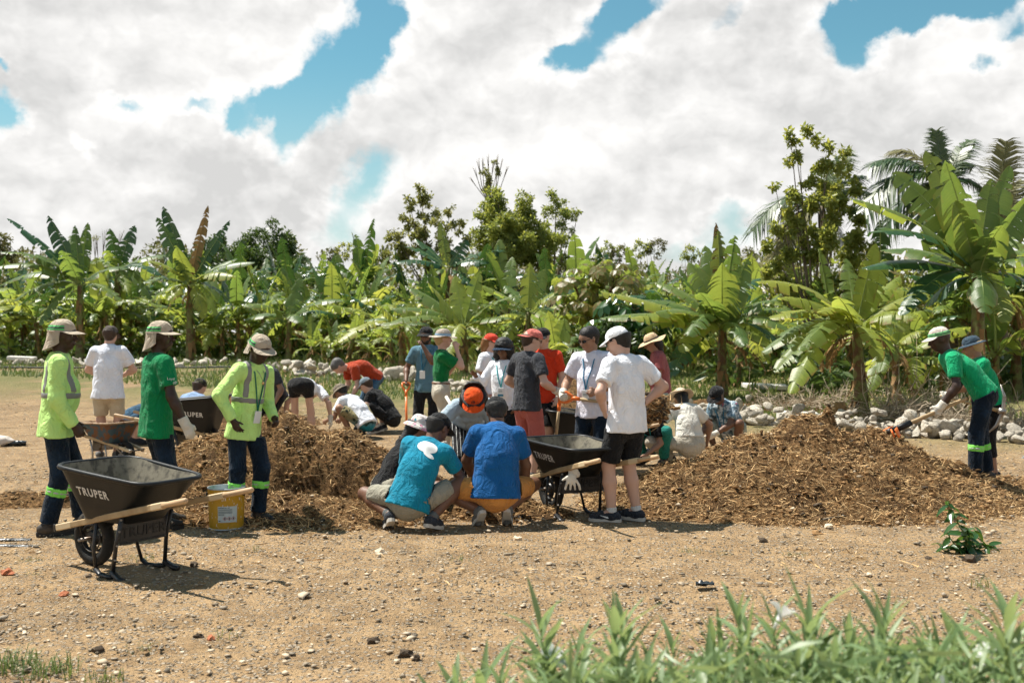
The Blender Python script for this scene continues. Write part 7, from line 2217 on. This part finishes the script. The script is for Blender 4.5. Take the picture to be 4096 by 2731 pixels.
letters(i, 'Loyal', .030, M['badge'], S + (E - S) * .48, -i['f2'] * -1, i['u2'], i['r2'])
letters(i, '#P', .040, M['badge'], i['mid'] + i['u2'] * .05 + i['r2'] * .145, i['f2'], i['u2'], nz_(i['r2'] + i['f2'] * .35))
i = PPL['D']
MB().tube([i['N'] + i['f2'] * .05 - i['r2'] * .05, i['N'] - i['u2'] * .05 + i['f2'] * .125 - i['r2'] * .03, i['N'] - i['u2'] * .115 + i['f2'] * .155, i['N'] - i['u2'] * .05 + i['f2'] * .125 + i['r2'] * .03, i['N'] + i['f2'] * .05 + i['r2'] * .05], .003, 5).build('chain', M['rim_grey'], i['root'], True)
MB().ico(i['N'] - i['u2'] * .13 + i['f2'] * .16, (.014, .008, .017), 0, sub=2).build('pendant', M['gold'], i['root'], True)
def hat_of(info):
    for c in info['root'].children:
        if c.name.split('.')[0] in ('cap', 'bucket_hat', 'sun_hat', 'straw_hat', 'visor'): return c
i = PPL['Z']
letters(i, 'f8', .045, M['ink'], i['hd']((0, .1, .065)), i['Rh'] @ np.array((-1., 0, 0)), i['Rh'] @ np.array((0, 0, 1.)), i['Rh'] @ np.array((0, 1., .35)), hat_of(i), hat_of(i))
i = PPL['M']
letters(i, 'OLIN', .040, M['ink'], i['hd']((-.08, -.05, .062)), i['Rh'] @ np.array((.6, -.8, 0)) * -1, i['Rh'] @ np.array((0, 0, 1.)), i['Rh'] @ np.array((-.8, -.5, .3)), hat_of(i), hat_of(i))
i = PPL['J']
MB().tube([i['P'] + i['u1'] * .085 * i['s'] + .152 * (math.cos(a) * i['r2'] + .80 * math.sin(a) * i['f2']) for a in np.linspace(0, 2 * math.pi, 25)], .016, 6, flat=.4).build('belt', BELT, i['root'], True)
i = PPL['P']
for sd, sg in (('L', -1), ('R', 1)):
    fp = i['FT'][sd]
    pts = [(-.02, .050), (.03, .040), (.10, .066), (.035, .056), (-.005, .066)]
    V = [fp(a, b, sg * .0475) for a, b in pts] + [fp(a, b, sg * .0435) for a, b in pts]
    sh = [c for c in i['root'].children if c.name.split('.')[0] == 'shoe'][0 if sd == 'L' else 1]
    MB().add(V, [(0, 1, 2, 3, 4), (9, 8, 7, 6, 5)] + [(k, k + 5, (k + 1) % 5 + 5, (k + 1) % 5) for k in range(5)]).build('shoe_mark', M['badge'], sh)
MB().tube([i['Wl']['R'] + .034 * (math.cos(a) * np.cross(nz_(i['Wl']['R'] - i['E']['R']), (0, 0, 1)) + math.sin(a) * np.array((0, 0, 1))) for a in np.linspace(0, 6.28, 13)], .007, 5).build('wristband', M['ink'], i['root'], True)
i = PPL['T']
d = nz_(i['Wl']['L'] - i['E']['L'])
MB().ico(i['Wl']['L'] - d * .06 + np.array((0, 0, .035)), (.022, .022, .012), 0, sub=2).build('wristwatch', M['ink'], i['root'], True)
i = PPL['Y']
d = nz_(i['Wl']['R'] - i['E']['R'])
MB().tube([i['Wl']['R'] - d * .02 + .034 * (math.cos(a) * nz_(np.cross(d, (0, 1, 0))) + math.sin(a) * np.cross(d, nz_(np.cross(d, (0, 1, 0))))) for a in np.linspace(0, 6.28, 13)], .006, 5).build('wristwatch', M['gold'], i['root'], True)

# ---------------- tools in people's hands
def hand(k, sd, off=.06):
    return PPL[k]['W'][sd] + PPL[k]['D'][sd] * off
h = hand('I', 'R'); p1 = P(407, 426, 16.1)
shovel('shovel with orange grip and orange shaft planted upright by the bearded man in steel blue', h, np.array((p1[0], p1[1], gz(p1[0], p1[1]) - .02)), 0, shaft='orange_plastic')
h = hand('M', 'R', .07); p1 = P(551, 487, 12.7)
shovel('shovel with an orange grip held by the gloved hand of the man in charcoal', h, np.array((p1[0], p1[1], gz(p1[0], p1[1]) - .03)), 0)
h = hand('M', 'L', .07); p1 = P(511, 487, 12.9)
shovel('shovel with a pale wooden shaft on the left of the man in charcoal', h, np.array((p1[0], p1[1], gz(p1[0], p1[1]) - .03)), 0)
h = hand('O', 'R', .07); h2 = P(653, 408, 11.7)
shovel('shovel with an orange grip held level by the man in lavender, mulch on its blade', h, h2, 90)
a, b = hand('U', 'L', .065), hand('U', 'R', .065)
d = nz_(P(889, 432, 11.9) - (a + P(966, 384, 12.0)) * .5)
q = P(889, 432, 11.9)
d = nz_(q - a)
mattock('mattock with an orange head and pale wooden handle swung by the man in bright green', a - d * .34, q, roll=0)
a = hand('V', 'L', .065); q = P(1003, 411, 12.9)
mattock('pickaxe with a worn steel head held level by the woman in the dark blue hat', a + nz_(a - q) * .05, q, pick=True, roll=90, collar=False)
o = MB().tube([P(446, 396, 14.75), P(463, 424, 14.5)], .022, 8).tube([P(463, 424, 14.5), np.array((at(470, 14.4), 14.4, gz(at(470, 14.4), 14.4)))], .018, 8).build('pole', M['slab'], None, True)
tag(o, 'white pole leaning behind the woman in beige trousers', 'pole')
def clump():
    c = h2 + np.array((.0, 0, .05))
    root = thing('mulch_clump', 'shaggy clump of mulch and roots on the level shovel blade', 'mulch clump', c)
    rr = np.random.RandomState(91)
    n = 260
    p = rr.randn(n, 3) * (.085, .07, .05); p[:, 2] -= .10 * rr.rand(n) ** 2
    scatter_ico('crumbs', p, .015 + .03 * rr.rand(n), [M['mulch_bits'], M['clod']], 5, .7, .5, 'stuff', root, rr.choice([0, 1, 1], n))
    n = 420
    d = rr.randn(n, 3); d /= np.linalg.norm(d, axis=1)[:, None]
    p = rr.randn(n, 3) * (.10, .08, .06); p[:, 2] -= .10 * rr.rand(n) ** 2
    V, Fc = ribbons(n, p, d, .06 + .16 * rr.rand(n), .004, 92, .6)
    tag(link('straw', mk_mesh('straw', V, Fc, [M['straw']], False), root), kind='stuff')
clump()
def loose_glove():
    # limp white glove hung over the near handle of the middle barrow
    Y = 10.0; c = P(573, 474, Y)
    root = thing('work_glove', 'limp white work glove hanging over the handle of the middle wheelbarrow', 'glove', c)
    pr = [prim((0, .0, .02), (-.02, -.03, -.05), .035, .04, .02, (0, 1, .2), .4), prim((.03, .03, .0), (0, 0, .03), .036, .036, .02, (.3, 1, 0), .45)]
    for k in range(4):
        x0 = -.05 + .026 * k
        pr += [prim((x0, -.03, -.05), (x0 - .012 + .012 * k, -.035, -.09), .012, .011, .006), prim((x0 - .012 + .012 * k, -.035, -.09), (x0 - .02 + .018 * k, -.025, -.13), .011, .009, .006)]
    pr += [prim((-.05, -.02, -.02), (-.095, -.03, -.045), .013, .010, .008)]
    D, lo, ax = field(pr, .007)
    wrinkle(D, ax, .004, 9, 25)
    smesh('glove', D, lo, .007, M['glove'], root)
loose_glove()
# ================================================================== FOREGROUND FLOWERS
def lance(n=6, w=.10, bend=.25, seed=0):
    V, fs = [], []
    for i in range(n):
        t = i / (n - 1)
        ww = w * math.sin(math.pi * min(1, .06 + .94 * t) ** .75) * .5
        if i == n - 1: ww = .002
        z = .10 * t - bend * t * t
        V += [(t, -ww, z + ww * .5), (t, 0, z), (t, ww, z + ww * .5)]
    fs = [(i * 3 + c, (i + 1) * 3 + c, (i + 1) * 3 + c + 1, i * 3 + c + 1) for i in range(n - 1) for c in range(2)]
    return V, fs
LANCE = []
for k, (w, b) in enumerate([(.15, .1), (.19, .3), (.17, .5), (.21, .2), (.13, .0)]):
    V, fs = lance(7, w, b, k); LANCE.append(mk_mesh('leaf', V, fs, [M['weed_leaf']]))
def flower_mesh():
    V, fs = [], []
    for k in range(5):
        a = k * 2 * math.pi / 5
        for j, (r, w, z) in enumerate([(.006, .004, 0), (.020, .012, .018), (.036, .020, .026), (.047, .012, .022)]):
            for s in (-1, 0, 1):
                V.append((r * math.cos(a) - s * w * math.sin(a), r * math.sin(a) + s * w * math.cos(a), z + (.004 if s else 0) + .004 * math.sin(j * 2 + k)))
        b = k * 12
        fs += [(b + j * 3 + c, b + (j + 1) * 3 + c, b + (j + 1) * 3 + c + 1, b + j * 3 + c + 1) for j in range(3) for c in range(2)]
    mb = MB().add(V, fs).tube([(0, 0, -.035), (0, 0, .004)], [.004, .008], 6)
    return mb.mesh('flower', M['petal'], True)
FLW = flower_mesh()
def stalk(px, Y, top_py, seed, label, group, flower=False, leafL=.085, lean=0.0):
    rr = random.Random(seed)
    x = at(px, Y); g0 = gz(x, Y)
    z = hgt(top_py, Y) - g0
    if z < .08: z = .08
    root = thing('flowering_plant', label, 'flowering plant', (x, Y, g0), 0, group)
    lx, ly = lean + rr.uniform(-.08, .08), rr.uniform(-.06, .06)
    pts = [np.array((lx * t * t, ly * t * t, z * t)) for t in np.linspace(0, .86, 7)]
    MB().tube(pts, np.linspace(.006, .0025, 7), 5).build('stem', M['weed_stem'], root, True)
    nn = max(5, int(z / .042))
    a = rr.uniform(0, 6.28)
    for i in range(nn):
        t = .18 + .68 * i / (nn - 1)
        p = np.array((lx * t * t, ly * t * t, z * t))
        a += 1.57 + rr.uniform(-.3, .3)
        for s in (0, 1):
            o = link('leaf', rr.choice(LANCE), root)
            L = leafL * rr.uniform(.75, 1.25) * (1.25 - .35 * abs(t - .55))
            tip = i >= nn - 2
            o.location = p; o.rotation_euler = (rr.uniform(-.4, .4), -(rr.uniform(.9, 1.25) if tip else rr.uniform(.45, 1.0)), a + s * math.pi + rr.uniform(-.3, .3)); o.scale = (L * 1.25, L * 1.15, L)
    if flower:
        o = link('flower', FLW, root); o.location = pts[-1] + np.array((.015, -.02, .03)); o.rotation_euler = (rr.uniform(.3, .9), rr.uniform(-.5, .5), rr.uniform(0, 6)); o.scale = (1.1, 1.1, 1.1)
    return root
hero = [(553, 588, 3.5), (577, 608, 3.6), (612, 582, 3.3), (632, 590, 3.3), (660, 615, 3.5), (700, 600, 3.6), (708, 640, 3.3), (757, 570, 3.3), (765, 595, 3.4), (806, 578, 3.2), (820, 582, 3.2), (880, 566, 3.1), (890, 590, 3.3), (850, 600, 3.4), (915, 618, 3.2), (935, 612, 3.4), (985, 610, 3.1), (1010, 580, 3.0), (1020, 570, 3.1), (590, 640, 3.2), (540, 630, 3.5), (735, 625, 3.4), (790, 630, 3.1), (640, 640, 3.1), (470, 655, 3.6), (455, 665, 3.3), (962, 600, 3.3)]
for i, (px, py, Y) in enumerate(hero):
    stalk(px, Y, py, 700 + i, 'tall stalk of narrow green leaves in the blurred foreground bed', 'narrow leaved plants in the foreground bed', leafL=.085 if i % 3 else .12)
rr_ = random.Random(55)
for i in range(90):
    px = rr_.uniform(505, 1045) if i > 8 else rr_.uniform(440, 540)
    base = 646 - 32 * ss((px - 520) / 450.0)
    py = rr_.uniform(base - 30, base + 50) if rr_.random() < .35 else rr_.uniform(base + 5, base + 55)
    stalk(px, rr_.uniform(2.85, 3.7), py, 800 + i, 'tall stalk of narrow green leaves in the blurred foreground bed', 'narrow leaved plants in the foreground bed', leafL=rr_.uniform(.05, .08))
for label, px, py, Y in [('plant with a single white flower standing highest above the foreground bed', 776, 578, 3.3), ('plant with a small white flower at the left end of the foreground bed', 531, 635, 3.5), ('plant with a white flower low on the right of the foreground bed', 968, 622, 3.2), ('plant with drooping white petals at the bottom right of the bed', 940, 660, 3.0),
                         ('plant with a white flower at the lower right corner of the bed', 968, 668, 2.9), ('plant with white petals cut off by the bottom edge at left of the bed', 402, 676, 3.2)]:
    stalk(px, Y, py, int(px), label, 'white flowered plants in the foreground bed', True)
def filler():
    rr = np.random.RandomState(950)
    n = 2600
    px = 520 + 530 * rr.rand(n) ** .9
    Y = 2.75 + 1.25 * rr.rand(n)
    X = (px - 512) * Y / F
    ztop = CAMH - ((660 - 22 * ss((px - 560) / 400.0)) - HOR) * Y / F
    Z = ztop * (.25 + .75 * rr.rand(n) ** .7)
    d = rr.randn(n, 3) * (1, 1, .55); d[:, 2] += .5; d /= np.linalg.norm(d, axis=1)[:, None]
    V, Fc = ribbons(n, np.stack([X, Y, Z], 1), d, .07 + .07 * rr.rand(n), .0062, 951, .3)
    tag(link('foreground_foliage', mk_mesh('foreground_foliage', V, Fc, [M['weed_leaf']], True)), 'mass of narrow green leaves filling the foreground bed', 'foliage', kind='stuff')
filler()
